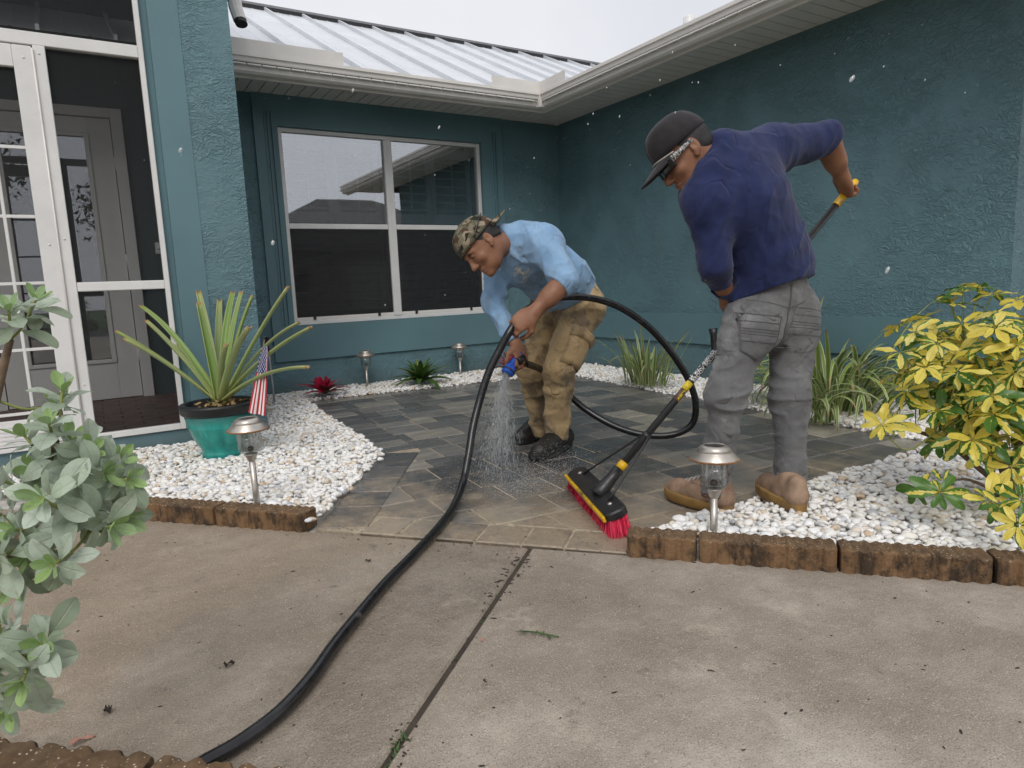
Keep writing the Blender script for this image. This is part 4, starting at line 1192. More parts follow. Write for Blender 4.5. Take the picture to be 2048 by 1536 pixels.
me = bpy.data.meshes.new('flag_cloth'); me.from_pydata(V, [], F); me.update()
at = me.attributes.new('luv', 'FLOAT_VECTOR', 'POINT'); at.data.foreach_set('vector', np.array(A, np.float32).ravel())
me.polygons.foreach_set('use_smooth', [True] * len(F)); link('flag_cloth', me, M['flag'], fl)
# ---- grey stake with black clip near the corner of the porch
M['grey_plastic'] = simple('grey_plastic', (0.35, 0.37, 0.39), 0.45)
st = empty('garden_stake', (1.154,5.53,0.049), label='thin grey garden stake with black clip behind the small flag', cat='stake')
b = MB(); b.tube([(1.148,5.508,0.04), (1.16,5.615,0.426)], 0.009, 10); b.build('rod', M['grey_plastic'], st)
b = MB(); b.tube([(1.159,5.612,0.423), (1.153,5.645,0.543)], 0.013, 10); b.tube([(1.152,5.644,0.535), (1.177,5.63,0.541)], 0.012, 8); b.build('clip', M['black_plastic'], st)
# ---- black pipe standing behind the grey jeans
bp_ = empty('black_pipe', (3.336,2.933,0.193), label='black flared pipe end standing upright behind the grey jeans', cat='pipe')
b = MB(); b.tube([(3.331,2.92,0.097), (3.353,2.961,0.415), (3.359,2.975,0.517), (3.36,2.98,0.552)], [0.02, 0.02, 0.021, 0.029], 16); b.build('tube', M['black_plastic'], bp_)

# ---- ground bromeliads along the wall
def rosette(name, loc, n, L, W, mat, label, shape=lance, rise=(0.2, 1.1), dr=(0.7, 1.3)):
    o = empty(name, loc, label=label, cat='bromeliad', group='bromeliads planted along the window wall')
    mes = [leaf_mesh('leaf', L * rnd.uniform(0.85, 1.1), W, shape, q / 7, n=9, droop=rnd.uniform(*dr), fold=0.35, seed=q) for q in range(8)]
    for k in range(n):
        a = k * 2.399; e = rise[0] + (rise[1] - rise[0]) * (k / n)
        put_leaf('leaf', mes[rnd.randrange(8)], M[mat], o, Vector(loc) + Vector((0.012 * math.cos(a), 0.012 * math.sin(a), 0.01 + 0.03 * k / n)), (math.cos(a) * math.cos(e), math.sin(a) * math.cos(e), math.sin(e)), (0, 0, 1), rnd.uniform(0.8, 1.1) * (1 - 0.25 * k / n))
    return o
o = rosette('red_bromeliad', (1.569,5.557,0.036), 26, 0.23, 0.075, 'brom_red', 'red bromeliad with a crimson centre at the patio corner', rise=(0.35, 1.1), dr=(0.4, 0.9))
cen = [leaf_mesh('bract', 0.13, 0.085, schef, 0.99, droop=0.3, fold=0.5, seed=q) for q in range(3)]
for k in range(5):
    a = k * 1.256 + 0.4
    put_leaf('bract', cen[k % 3], M['brom_red'], o, Vector(o.location) + Vector((-0.02 + 0.01 * math.cos(a), 0.01 * math.sin(a), 0.03)), (0.45 * math.cos(a), 0.45 * math.sin(a), 1), (math.cos(a), math.sin(a), 0.2))
rosette('green_bromeliad', (2.457,5.581,0.035), 34, 0.32, 0.095, 'brom_green', 'green bromeliad with pinkish leaf ribs between two path lights', rise=(0.3, 1.4), dr=(0.5, 1.1))
rosette('red_bromeliad', (3.337,5.461,0.065), 20, 0.24, 0.08, 'brom_red', 'red bromeliad half hidden behind the blue nozzle', rise=(0.35, 1.3), dr=(0.4, 0.9))

# ---- variegated grass clumps
def blade_obj(o, p0, az, el, L, W, bend, rv):
    n = 12; V, A, F = [], [], []
    d = Vector((math.cos(az), math.sin(az), 0)); sd = Vector((-d.y, d.x, 0))
    p = Vector(p0); e = el
    tw = rnd.uniform(-0.5, 0.5)
    for i in range(n + 1):
        t = i / n; w_ = W * (0.75 + 0.6 * t if t < 0.4 else (0.99 * (1 - ((t - 0.4) / 0.6) ** 2.2) + 0.02)) / 2
        dr = d * math.cos(e) + Vector((0, 0, math.sin(e))); nu = sd.cross(dr)
        sw_ = sd * math.cos(tw * t) + nu * math.sin(tw * t)
        for s in (-1, 0, 1):
            V.append(tuple(p + sw_ * s * w_ + nu * (-0.25 * w_ if s == 0 else 0.0))); A.append((s, t, rv))
        p = p + dr * (L / n); e -= bend / n * (0.4 + 1.6 * t)
        if p.z < 0.015: p.z = 0.015
    for i in range(n):
        for j in range(2):
            q = i * 3 + j; F.append((q, q + 1, q + 4, q + 3))
    me = bpy.data.meshes.new('blade'); me.from_pydata(V, [], F); me.update()
    at = me.attributes.new('luv', 'FLOAT_VECTOR', 'POINT'); at.data.foreach_set('vector', np.array(A, np.float32).ravel())
    me.polygons.foreach_set('use_smooth', [True] * len(F)); link('blade', me, M['grassy'], o)
gA = empty('variegated_grass', (3.712,3.982,0.049), label='upright clump of variegated grass beside the looped hose', cat='grass clump', group='variegated grass clumps by the blank wall')
for k in range(85):
    a = rnd.uniform(0, 6.28); r_ = rnd.uniform(0, 0.17)
    p0 = Vector(gA.location) + Vector((r_ * math.cos(a) * 0.8, r_ * math.sin(a) * 1.3, 0))
    blade_obj(gA, p0, a + rnd.uniform(-0.5, 0.5), rnd.uniform(1.1, 1.52), rnd.uniform(0.24, 0.52), rnd.uniform(0.017, 0.027), rnd.choice([0.2, 0.5, 0.9, 2.4]), rnd.random())
gB = empty('variegated_grass', (3.87, 2.50, 0.02), label='large arching clump of variegated grass behind the grey jeans', cat='grass clump', group='variegated grass clumps by the blank wall')
for k in range(165):
    a = rnd.uniform(0, 6.28); r_ = rnd.uniform(0, 0.22)
    p0 = Vector(gB.location) + Vector((r_ * math.cos(a) * 0.7, r_ * math.sin(a) * 1.9, 0))
    blade_obj(gB, p0, a + rnd.uniform(-0.6, 0.6), rnd.uniform(0.85, 1.5), rnd.uniform(0.42, 0.80), rnd.uniform(0.020, 0.036), rnd.choice([0.8, 1.5, 2.2, 2.9]), rnd.random())
for k in range(30):
    p0 = Vector((3.459,2.381,0.178)) + Vector((rnd.uniform(-.12, .12), rnd.uniform(-.12, .12), 0)); p0.z = 0.02
    blade_obj(gB, p0, rnd.uniform(2.5, 5.2), rnd.uniform(0.9, 1.45), rnd.uniform(0.3, 0.6), rnd.uniform(0.016, 0.03), rnd.choice([1.5, 2.4, 2.9]), rnd.random())

# ---- yellow variegated shrub
CAMP = Vector((0, 0, 0.88))
sh = empty('variegated_shrub', (2.80, 1.12, 0.0), label='bushy yellow and green variegated shrub at the right edge', cat='shrub')
sr = random.Random(21)
SL = [leaf_mesh('leaflet', 0.076, 0.032, schef, v, n=8, droop=sr.uniform(0.2, 0.9), fold=0.22, wave=0.25, seed=q) for q, v in enumerate([0.04, 0.12, 0.2, 0.3, 0.4, 0.47, 0.55, 0.62, 0.7, 0.8, 0.95, 0.75, 0.5, 0.25])]
ros = []
def ell(c, r3, n):
    c = Vector(c); out = []
    while len(out) < n:
        v = Vector((sr.uniform(-1, 1), sr.uniform(-1, 1), sr.uniform(-1, 1)))
        if 0.35 < v.length < 1: out.append(c + Vector((v.x * r3[0], v.y * r3[1], v.z * r3[2])))
    return out
ros += ell((2.6,1.146,0.553), (0.25, 0.25, 0.21), 48)
ros += ell((2.675,1.023,0.52), (0.24, 0.24, 0.28), 44)
ros += ell((2.566,0.998,0.33), (0.22, 0.22, 0.15), 32)
ros += ell((2.418,1.168,0.447), (0.15, 0.15, 0.09), 9)
for q in ((2.623,1.242,0.78), (2.65,1.206,0.805), (2.749,1.194,0.81), (2.624,1.099,0.778), (2.754,1.075,0.755), (2.445,1.311,0.681), (2.56,1.301,0.692), (2.384,1.226,0.662), (2.205,1.226,0.364), (2.291,1.231,0.36), (2.281,1.142,0.152), (2.302,1.075,0.181), (2.239,1.052,0.166), (2.175,0.858,0.189), (2.098,0.783,0.168), (2.175,0.804,0.218), (2.201,0.901,0.187), (2.346,1.014,0.328), (2.445,1.125,0.292), (2.333,1.247,0.596), (2.295,1.144,0.557), (2.33,1.061,0.544), (2.361,0.972,0.477), (2.445,0.946,0.629), (2.448,1.013,0.682)):
    ros.append(Vector(q))
base = Vector((2.80, 1.12, 0.0))
stems = []
def limb(pts, r0, r1, mat='bark', name='branch'):
    sp_ = spline(pts, 6); n = len(sp_); bb = MB(); bb.tube(sp_, [r0 + (r1 - r0) * i / (n - 1) for i in range(n)], 9); bb.build(name, M[mat], sh); stems.extend(sp_)
limb([base + Vector((0.02, -0.05, 0)), (2.734,1.062,0.128), (2.702,1.103,0.255), (2.66,1.122,0.35), (2.643,1.154,0.476), (2.656,1.19,0.599)], 0.024, 0.008, name='trunk')
limb([base + Vector((0.03, 0, 0)), (2.795,1.064,0.154), (2.798,1.05,0.287), (2.784,1.06,0.433), (2.697,1.08,0.584)], 0.026, 0.008, name='trunk')
limb([base, (2.751,1.089,0.071), (2.671,1.141,0.16), (2.556,1.193,0.254), (2.451,1.242,0.304)], 0.014, 0.006)
limb([base + Vector((0, 0.03, 0)), (2.666,1.07,0.074), (2.509,1.084,0.147), (2.376,1.087,0.172)], 0.009, 0.003)
limb([(2.702,1.103,0.255), (2.65,1.125,0.333), (2.587,1.147,0.375), (2.531,1.164,0.407)], 0.011, 0.007)
limb([(2.791,1.054,0.287), (2.636,1.099,0.411), (2.646,1.091,0.464)], 0.012, 0.009)
limb([base + Vector((0.02, -0.05, 0)), (2.395,0.891,0.133), (2.221,0.824,0.158)], 0.009, 0.004)
limb([(2.618,1.054,0.152), (2.448,1.129,0.326), (2.304,1.184,0.27), (2.23,1.213,0.311)], 0.004, 0.002, 'twig', 'petiole')
center = Vector((2.764,1.131,0.428))
items = []
for c in ros:
    out_ = (c - center).normalized(); ax = (out_ * 0.7 + Vector((0, 0, 0.75)) + Vector((sr.uniform(-.4, .4), sr.uniform(-.4, .4), 0))).normalized()
    near = min(stems, key=lambda s: (s - c).length) if stems else base
    bb = MB(); mid = (near + c) / 2 + Vector((0, 0, -0.01)); bb.tube(spline([near, mid, c], 4), 0.0021, 6); bb.build('petiole', M['twig'], sh)
    x, y, z = frame(ax)
    n = sr.randint(6, 8); ph = sr.uniform(0, 6.28); yb_ = sr.choice([0, 1])
    for k in range(n):
        a = ph + k * 2 * math.pi / n + sr.uniform(-.15, .15)
        d = (x * math.cos(a) + y * math.sin(a)) * 0.9 + ax * sr.uniform(-0.1, 0.45) + Vector((0, 0, -0.1))
        vi = sr.randrange(6, 12) if (yb_ and sr.random() < 0.85) else sr.randrange(len(SL))
        items.append((SL[vi], c + d.normalized() * 0.008, d, ax, sr.uniform(0.5, 1.15), sr.uniform(-0.5, 0.5)))
items.sort(key=lambda it: (Vector(it[1]) - CAMP).length)
for it in items[:300]:
    put_leaf('leaflet', it[0], M['schef'], sh, it[1], it[2], it[3], it[4], it[5])
join_leaves('foliage', items[300:], M['schef'], sh)

# ---- silver-leaved shrub close to the camera
bw = empty('silver_shrub', (-0.62, 1.20, 0.0), label='silver-green leaved shrub in the left foreground', cat='shrub')
sr = random.Random(5)
SV = [leaf_mesh('leaf', 0.070, 0.037, obov, v, n=9, droop=sr.uniform(-0.1, 0.7), fold=0.18, wave=0.15, seed=q) for q, v in enumerate([0.0, 0.1, 0.25, 0.38, 0.5, 0.6, 0.7, 0.78])]
SN = [leaf_mesh('leaf', 0.040, 0.019, obov, v, n=7, droop=-0.3, fold=0.35, seed=q) for q, v in enumerate([0.86, 0.95, 1.0])]
heads_all = [((-0.122, 1.448, 0.867),(-0.17, -0.47, 0.9)), ((-0.087, 1.478, 0.885),(0.27, -0.52, 0.78)), ((-0.15, 1.414, 0.842),(-0.48, -0.4, 0.61)), ((-0.083, 1.345, 0.677),(-0.1, -0.35, 0.9)), ((-0.126, 1.46, 0.642),(-0.36, -0.01, 0.91)), ((-0.062, 1.419, 0.635),(0.32, -0.43, 0.68)), ((-0.035, 1.319, 0.631),(0.33, -0.79, 0.42)), ((-0.017, 1.268, 0.604),(0.59, -0.95, 0.11)), ((-0.005, 1.303, 0.581),(0.74, -0.7, 0.26)), ((-0.094, 1.218, 0.59),(-0.52, -0.84, 0.35)), ((-0.058, 1.314, 0.589),(0.17, -0.69, 0.38)), ((-0.019, 1.209, 0.532),(0.64, -0.87, -0.14)), ((-0.043, 1.27, 0.528),(0.33, -0.79, -0.33)), ((-0.089, 1.163, 0.501),(-0.43, -0.9, 0.2)), ((-0.142, 1.329, 0.517),(-0.62, -0.43, 0.31)), ((-0.154, 1.351, 0.599),(-0.7, -0.38, 0.52)), ((-0.12, 1.174, 0.382),(-0.13, -0.97, 0.28)), ((-0.157, 1.25, 0.347),(-0.5, -0.62, 0.4)), ((-0.143, 1.147, 0.348),(-0.35, -0.95, -0.21)), ((-0.171, 1.19, 0.292),(-0.38, -0.81, -0.4)), ((-0.178, 1.302, 0.373),(-0.48, -0.4, 0.51)), ((-0.181, 1.289, 0.489),(-0.72, -0.6, 0.21)), ((-0.198, 1.214, 0.338),(-0.72, -0.6, 0.11)), ((-0.081, 1.499, 0.686),(0.14, 0.03, 1.0)), ((-0.134, 1.493, 0.803),(-0.21, -0.34, 0.5)), ((-0.162, 1.35, 0.428),(-0.23, -0.56, -0.3)), ((-0.173, 1.492, 0.662),(-0.41, -0.09, 0.71)), ((-0.112, 1.385, 0.601),(-0.23, -0.56, 0.2)), ((-0.079, 1.365, 0.536),(0.18, -0.46, -0.22)), ((-0.136, 1.341, 0.468),(-0.26, -0.42, 0.0)), ((-0.181, 1.416, 0.536),(-0.57, -0.35, 0.31)), ((-0.157, 1.499, 0.622),(-0.16, -0.25, 0.5)), ((-0.152, 1.494, 0.75),(-0.16, -0.25, 0.6))]

heads = [h_ for q, h_ in enumerate(heads_all) if q not in (2, 24, 26, 31, 32)] + [((0.012,1.248,0.592), (0.603,-0.791,0.107)), ((0.004,1.303,0.61), (0.585,-0.631,0.51)), ((-0.064,1.435,0.719), (0.119,-0.241,0.963)), ((0.003,1.243,0.53), (0.565,-0.809,-0.165))]
stems = [Vector((-0.62, 1.20, 0.0))]
def limb2(pts, r0, r1):
    sp_ = spline(pts, 6); n = len(sp_); bb = MB(); bb.tube(sp_, [r0 + (r1 - r0) * i / (n - 1) for i in range(n)], 9); bb.build('branch', M['bark'], bw); stems.extend(sp_)
B0 = Vector((-0.62, 1.20, 0.0))
limb2([B0, (-0.286,1.4,0.276), (-0.219,1.416,0.401), (-0.153,1.4,0.475), (-0.107,1.436,0.57), (-0.083,1.41,0.644)], 0.02, 0.007)
limb2([(-0.219,1.416,0.401), (-0.214,1.502,0.575), (-0.167,1.498,0.716), (-0.13,1.47,0.822)], 0.013, 0.006)
limb2([(-0.153,1.4,0.475), (-0.078,1.379,0.551), (-0.029,1.308,0.589)], 0.009, 0.004)
limb2([(-0.161,1.403,0.467), (-0.095,1.348,0.518), (-0.037,1.266,0.524)], 0.008, 0.004)
limb2([B0, (-0.264,1.329,0.217), (-0.191,1.256,0.331), (-0.147,1.209,0.355)], 0.014, 0.005)
for (c, ax) in heads:
    c = Vector(c); ax = Vector(ax).normalized(); x, y, z = frame(ax)
    near = min(stems, key=lambda s: (s - c).length)
    bb = MB(); bb.tube(spline([near, (near + c) / 2 - Vector((0, 0, 0.008)), c + ax * 0.01], 4), 0.0025, 7); bb.build('twig', M['twig'], bw)
    ph = sr.uniform(0, 6.28)
    for k in range(9):
        a = ph + k * 2.399; e = -0.15 + 1.0 * k / 9
        d = (x * math.cos(a) + y * math.sin(a)) * math.cos(e) + ax * math.sin(e)
        put_leaf('leaf', SV[sr.randrange(8)], M['silver'], bw, c - ax * (0.03 - 0.034 * k / 9) + d * 0.003, d, ax, sr.uniform(0.5, 1.12) * (1 - 0.25 * k / 9), sr.uniform(-.45, .45))
    for k in range(4):
        a = ph + 1 + k * 1.57; e = 0.75
        d = (x * math.cos(a) + y * math.sin(a)) * math.cos(e) + ax * math.sin(e)
        put_leaf('leaf', SN[sr.randrange(3)], M['silver'], bw, c + ax * 0.006, d, ax, sr.uniform(0.7, 1.1), sr.uniform(-.2, .2))

# ================================================================ hose with nozzle
M['hose'] = simple('wet_black_rubber', (0.010, 0.010, 0.011), 0.2, 0, 0.5, 30, dirt=((0.20, 0.19, 0.18), 0.62))
M['blue_plastic'] = simple('blue_plastic', (0.012, 0.085, 0.48), 0.32, 0, 0.15, 30)
hz = 0.0215
hose = empty('garden_hose', (0.488,1.674,0), label='thick black hose snaking over the driveway and looping round the bent worker', cat='hose')
hp = [(0.013,1.261,0.02), (0.074,1.288,0.02), (0.149,1.313,0.02), (0.237,1.366,0.02), (0.325,1.453,0.02), (0.412,1.562,0.02), (0.517,1.68,0.02), (0.649,1.822,0.02), (0.805,1.971,0.02), (0.976,2.137,0.024), (1.112,2.284,0.035), (1.23,2.427,0.074), (1.292,2.478,0.182), (1.337,2.515,0.279), (1.386,2.538,0.379), (1.443,2.547,0.498), (1.503,2.54,0.6), (1.566,2.529,0.695),
      (1.662,2.576,0.758), (1.823,2.638,0.797), (1.97,2.669,0.812), (2.105,2.631,0.799), (2.229,2.57,0.748), (2.352,2.5,0.645), (2.45,2.441,0.511), (2.521,2.397,0.373), (2.555,2.379,0.25), (2.562,2.403,0.141), (2.514,2.447,0.088), (2.437,2.515,0.07), (2.348,2.607,0.084), (2.261,2.705,0.13), (2.182,2.814,0.207), (2.107,2.876,0.298), (1.993,2.844,0.393), (1.882,2.78,0.454), (1.784,2.716,0.489), (1.723,2.679,0.508)]
hs = spline(hp, 7)
b = MB(); b.tube(hs, [0.0152 + 0.002 * min(1, max(0, (i - 60) / 40)) for i in range(len(hs))], 16); b.build('hose_tube', M['hose'], hose)
noz = empty('nozzle', (0, 0, 0)); noz.parent = hose; noz.location = (0, 0, 0)
noz.location = -hose.location
na = Vector((1.7,2.684,0.56)); nb = Vector((1.617,2.678,0.468)); nd = (nb - na).normalized()
nl = (nb - na).length
b = MB(); b.lathe([(0.0, 0), (0.017, 0), (0.017, nl * 0.35), (0.019, nl * 0.55), (0.029, nl * 0.75), (0.031, nl * 0.78), (0.031, nl * 0.98), (0.026, nl), (0.0, nl * 0.98)], tuple(na), 24, axis=tuple(nd)); b.build('nozzle_head', M['blue_plastic'], noz)
b = MB(); b.lathe([(0.0315, nl * 0.80), (0.033, nl * 0.81), (0.033, nl * 0.86), (0.0315, nl * 0.87)], tuple(na), 24, axis=tuple(nd)); b.build('dial_ring', M['black_plastic'], noz)
b = MB(); b.tube([(1.71,2.674,0.536), (1.668,2.662,0.521)], 0.021, 14); b.tube([(1.721,2.675,0.511), (1.698,2.674,0.527)], 0.019, 12); b.build('valve_body', M['black_plastic'], noz)
b = MB(); b.tube([(1.657,2.69,0.573), (1.672,2.683,0.555), (1.679,2.67,0.539)], [0.006, 0.009, 0.009], 10); b.build('trigger', M['blue_plastic'], noz)

# ================================================================ push broom
M['red_bristle'] = simple('red_bristles', (0.62, 0.014, 0.06), 0.5, 0, 0.3, 60)
M['yellow_plastic'] = simple('yellow_plastic', (0.72, 0.42, 0.01), 0.4, 0, 0.1, 30, dirt=((0.10, 0.075, 0.04), 0.50))
M['broom_black'] = simple('broom_black', (0.018, 0.018, 0.019), 0.38, 0, 0.3, 30, dirt=((0.16, 0.15, 0.14), 0.70))
M['white_print'] = simple('white_print', (0.8, 0.8, 0.79), 0.5, 0, 0.03)
M['tag_yellow'] = simple('tag_yellow', (0.74, 0.56, 0.02), 0.45, 0, 0.05)
M['tag_brown'] = simple('tag_brown', (0.10, 0.055, 0.03), 0.5)
M['tag_pink'] = simple('tag_pink', (0.62, 0.30, 0.33), 0.5)
br = empty('push_broom', (1.633,2.01,0), label='black push broom with red bristles and yellow bumper, handle gripped by the worker in navy', cat='broom')
s0 = Vector((1.598,1.894,0.156)); s1 = Vector((2.725,1.664,1.246))
hd = (s1 - s0).normalized(); hl = (s1 - s0).length
ha = Vector((1.697,2.235,0.092)); hb = Vector((1.477,1.707,0.092))
hx = (hb - ha); hlen = hx.length; hx.normalize(); hx.z = 0; hx.normalize()
hy = Vector((-hx.y, hx.x, 0)); hc = (ha + hb) / 2
if hy.dot(Vector((-0.85, 0.53, 0))) < 0: hy = -hy      # hy points away from the handle side (image left)
# block tilts a little with the handle
# centre the block under the foot of the handle, keeping its length direction
ft_ = s0 + hd * ((hc.z - s0.z) / hd.z); hc = hc + hy * ((ft_ - hc).dot(hy) - 0.0)
tilt = R(20)
hz_ = Vector((0, 0, 1)) * math.cos(tilt) - hy * math.sin(tilt) * -1.0
hy2 = hx.cross(hz_).normalized()
if hy2.dot(hy) < 0: hy2 = -hy2
def BP(x, y, z): p = hc + hx * x + hy2 * y + hz_ * z; return tuple(p)
HL = hlen / 2
def slab_shape(mb, x0, x1, y0, y1, z0, z1, rc=0.03, n=5, bev=0.006):
    out = []
    for (cx, cy, a0) in ((x1 - rc, y1 - rc, 0), (x0 + rc, y1 - rc, 90), (x0 + rc, y0 + rc, 180), (x1 - rc, y0 + rc, 270)):
        for k in range(n + 1):
            a = R(a0 + 90 * k / n); out.append((cx + rc * math.cos(a), cy + rc * math.sin(a)))
    m = len(out); i = len(mb.v)
    cx, cy = (x0 + x1) / 2, (y0 + y1) / 2
    for (z, sh_) in ((z0, 0), (z1 - bev, 0), (z1, bev)):
        for (x, y) in out:
            kx = 1 - sh_ / ((x1 - x0) / 2); ky = 1 - sh_ / ((y1 - y0) / 2)
            mb.v.append(BP(cx + (x - cx) * kx, cy + (y - cy) * ky, z))
    for l in range(2):
        for k in range(m):
            a = i + l * m + k; c = i + l * m + (k + 1) % m; mb.face((a, c, c + m, a + m))
    mb.face([i + 2 * m + k for k in range(m)]); mb.face([i + k for k in range(m)][::-1])
b = MB(); slab_shape(b, -HL, HL, -0.045, 0.040, -0.028, 0.0)
for k in range(-7, 8):
    if abs(k) < 2: continue
    for yy_ in (-0.03, 0.022):
        x_ = k * HL / 8.2; i = len(b.v)
        for (dx_, dy_) in ((-0.002, -0.009), (0.002, -0.009), (0.002, 0.009), (-0.002, 0.009)):
            b.v.append(BP(x_ + dx_, yy_ + dy_, 0.0012)); 
        b.face((i, i + 1, i + 2, i + 3))
b.build('block', M['broom_black'], br)
b = MB(); slab_shape(b, -HL + 0.004, HL - 0.004, 0.0405, 0.052, -0.022, -0.003, rc=0.007, n=3, bev=0.003); b.build('bumper', M['yellow_plastic'], br)
for x_ in (-HL * 0.72, HL * 0.72):
    b = MB(); b.lathe([(0.009, 0), (0.009, 0.003), (0.0, 0.005)], BP(x_, -0.005, 0.0005), 12, axis=tuple(hz_)); b.build('bolt', M['steel'], br)
# bristles: several hundred tufts fanning out
V, F = [], []
nb_ = np.random.default_rng(3)
for k in range(5200):
    x_ = nb_.uniform(-HL + 0.006, HL - 0.006); y_ = nb_.uniform(-0.038, 0.036)
    p0 = Vector(BP(x_, y_, -0.027))
    sp_ = Vector(BP(x_ * 1.06 + nb_.normal(0, 0.006), y_ * 1.22 + nb_.normal(0, 0.005), -0.027)) - p0
    end = p0 + sp_ * 1.0 - Vector((0, 0, 1)) * (p0.z - nb_.uniform(0.002, 0.012)) + hx * (0.02 if x_ > HL * 0.6 else 0)
    sd_ = Vector((nb_.normal(), nb_.normal(), 0)).normalized() * 0.0011
    i = len(V); md_ = (p0 + end) / 2 - sp_ * 0.12
    V += [tuple(p0 - sd_), tuple(p0 + sd_), tuple(md_ + sd_), tuple(md_ - sd_), tuple(end + sd_ * 0.6), tuple(end - sd_ * 0.6)]
    F += [(i, i + 1, i + 2, i + 3), (i + 3, i + 2, i + 4, i + 5)]
link('bristles', np_mesh('bristles', V, F, False, 4), M['red_bristle'], br, kind='stuff')
# handle, collar, braces, grip
def HP(t): return s0 + hd * t
b = MB(); b.tube([HP(-0.02), HP(hl - 0.10)], 0.0135, 18); hnd = b.build('handle', M['broom_black'], br)
bs_ = s0 + hd * ((hc.z - s0.z) / hd.z); b = MB(); b.tube([bs_ - hd * 0.006, bs_ + hd * 0.02, HP(-0.012), HP(0.03)], [0.036, 0.029, 0.022, 0.021], 16); b.build('socket', M['broom_black'], br)
b = MB(); b.tube([HP(0.031), HP(0.062)], 0.0185, 18); b.build('collar', M['yellow_plastic'], br)
b = MB(); b.tube([HP(0.185), HP(0.205)], 0.0185, 16); b.build('clamp', M['broom_black'], br)
for sgn in (-1, 1):
    e_ = Vector(BP(sgn * HL * 0.62, -0.012, 0.002)); t_ = HP(0.195) + hx * sgn * 0.02
    b = MB(); b.tube(spline([t_ - hx * sgn * 0.008, t_, t_ + (e_ - t_) * 0.12 + hx * sgn * 0.008, e_], 5), 0.0046, 8); b.build('brace', M['broom_black'], br)
b = MB(); b.tube([HP(hl - 0.145), HP(hl - 0.14), HP(hl - 0.02), HP(hl)], [0.0155, 0.0165, 0.0165, 0.012], 16); b.build('grip', M['yellow_plastic'], br)
b = MB(); b.tube([HP(0.375), HP(0.43)], 0.0139, 18); b.build('handle_sticker', M['tag_brown'], br)
b = MB(); b.tube([HP(0.4303), HP(0.468)], 0.0140, 18); b.build('handle_sticker', M['tag_yellow'], br)
def text_mesh(txt, size, bold=0.0):
    cu = bpy.data.curves.new('txt', 'FONT'); cu.body = txt; cu.size = size; cu.offset = bold; cu.resolution_u = 2
    o = bpy.data.objects.new('txt', cu); COL.objects.link(o)
    dg = bpy.context.evaluated_depsgraph_get(); me = bpy.data.meshes.new_from_object(o.evaluated_get(dg))
    bpy.data.objects.remove(o); bpy.data.curves.remove(cu)
    return me
cs_ = (HP(0.6) - Vector((0, 0, 0.88))) * -1.0    # side of the handle that faces the driveway
cs_ = (cs_ - hd * cs_.dot(hd)).normalized(); ct_ = cs_.cross(hd).normalized()
def handle_text(txt, size, t0, a0, mat, rad=0.01395, bold=0.0006, sx=1.0):
    me = text_mesh(txt, size, bold)
    for v in me.vertices:
        t = t0 + v.co.x * sx; a = a0 + (v.co.y) / rad
        p = HP(t) + (cs_ * math.cos(a) + ct_ * math.sin(a)) * rad
        v.co = p
    me.materials.clear()
    link('printed_lettering', me, M[mat], br)
handle_text('BROOM/SQUEEGEE', 0.021, 0.475, -0.95, 'white_print')
handle_text('24" MULTI-SURFACE', 0.017, 0.475, 0.25, 'white_print')
handle_text('JOBSITE', 0.014, 0.379, -0.75, 'tag_yellow')
handle_text('HEAVY DUTY', 0.0065, 0.433, 0.0, 'broom_black', rad=0.0141, bold=0.0)

# ================================================================ figures: smooth-blended volumes meshed with surface nets
_lat = np.random.default_rng(99).random((32, 32, 32)).astype(np.float32)
def vnoise(Q):
    f_ = np.floor(Q); w = (Q - f_).astype(np.float32); w = w * w * (3 - 2 * w); i = f_.astype(np.int64) & 31; j = (i + 1) & 31
    def L(a, b, c): return _lat[a, b, c]
    x0, y0, z0 = i.T; x1, y1, z1 = j.T; u, v, t = w.T
    a = L(x0, y0, z0) * (1 - u) + L(x1, y0, z0) * u; b = L(x0, y1, z0) * (1 - u) + L(x1, y1, z0) * u
    c = L(x0, y0, z1) * (1 - u) + L(x1, y0, z1) * u; d = L(x0, y1, z1) * (1 - u) + L(x1, y1, z1) * u
    return (a * (1 - v) + b * v) * (1 - t) + (c * (1 - v) + d * v) * t
def ridge(Q):
    r = 1 - np.abs(2 * vnoise(Q) - 1) * 1.25
    return np.clip(r, 0, 1) ** 2.2 * 1.1
def vnp(v): return np.array([float(v[0]), float(v[1]), float(v[2])], np.float32)
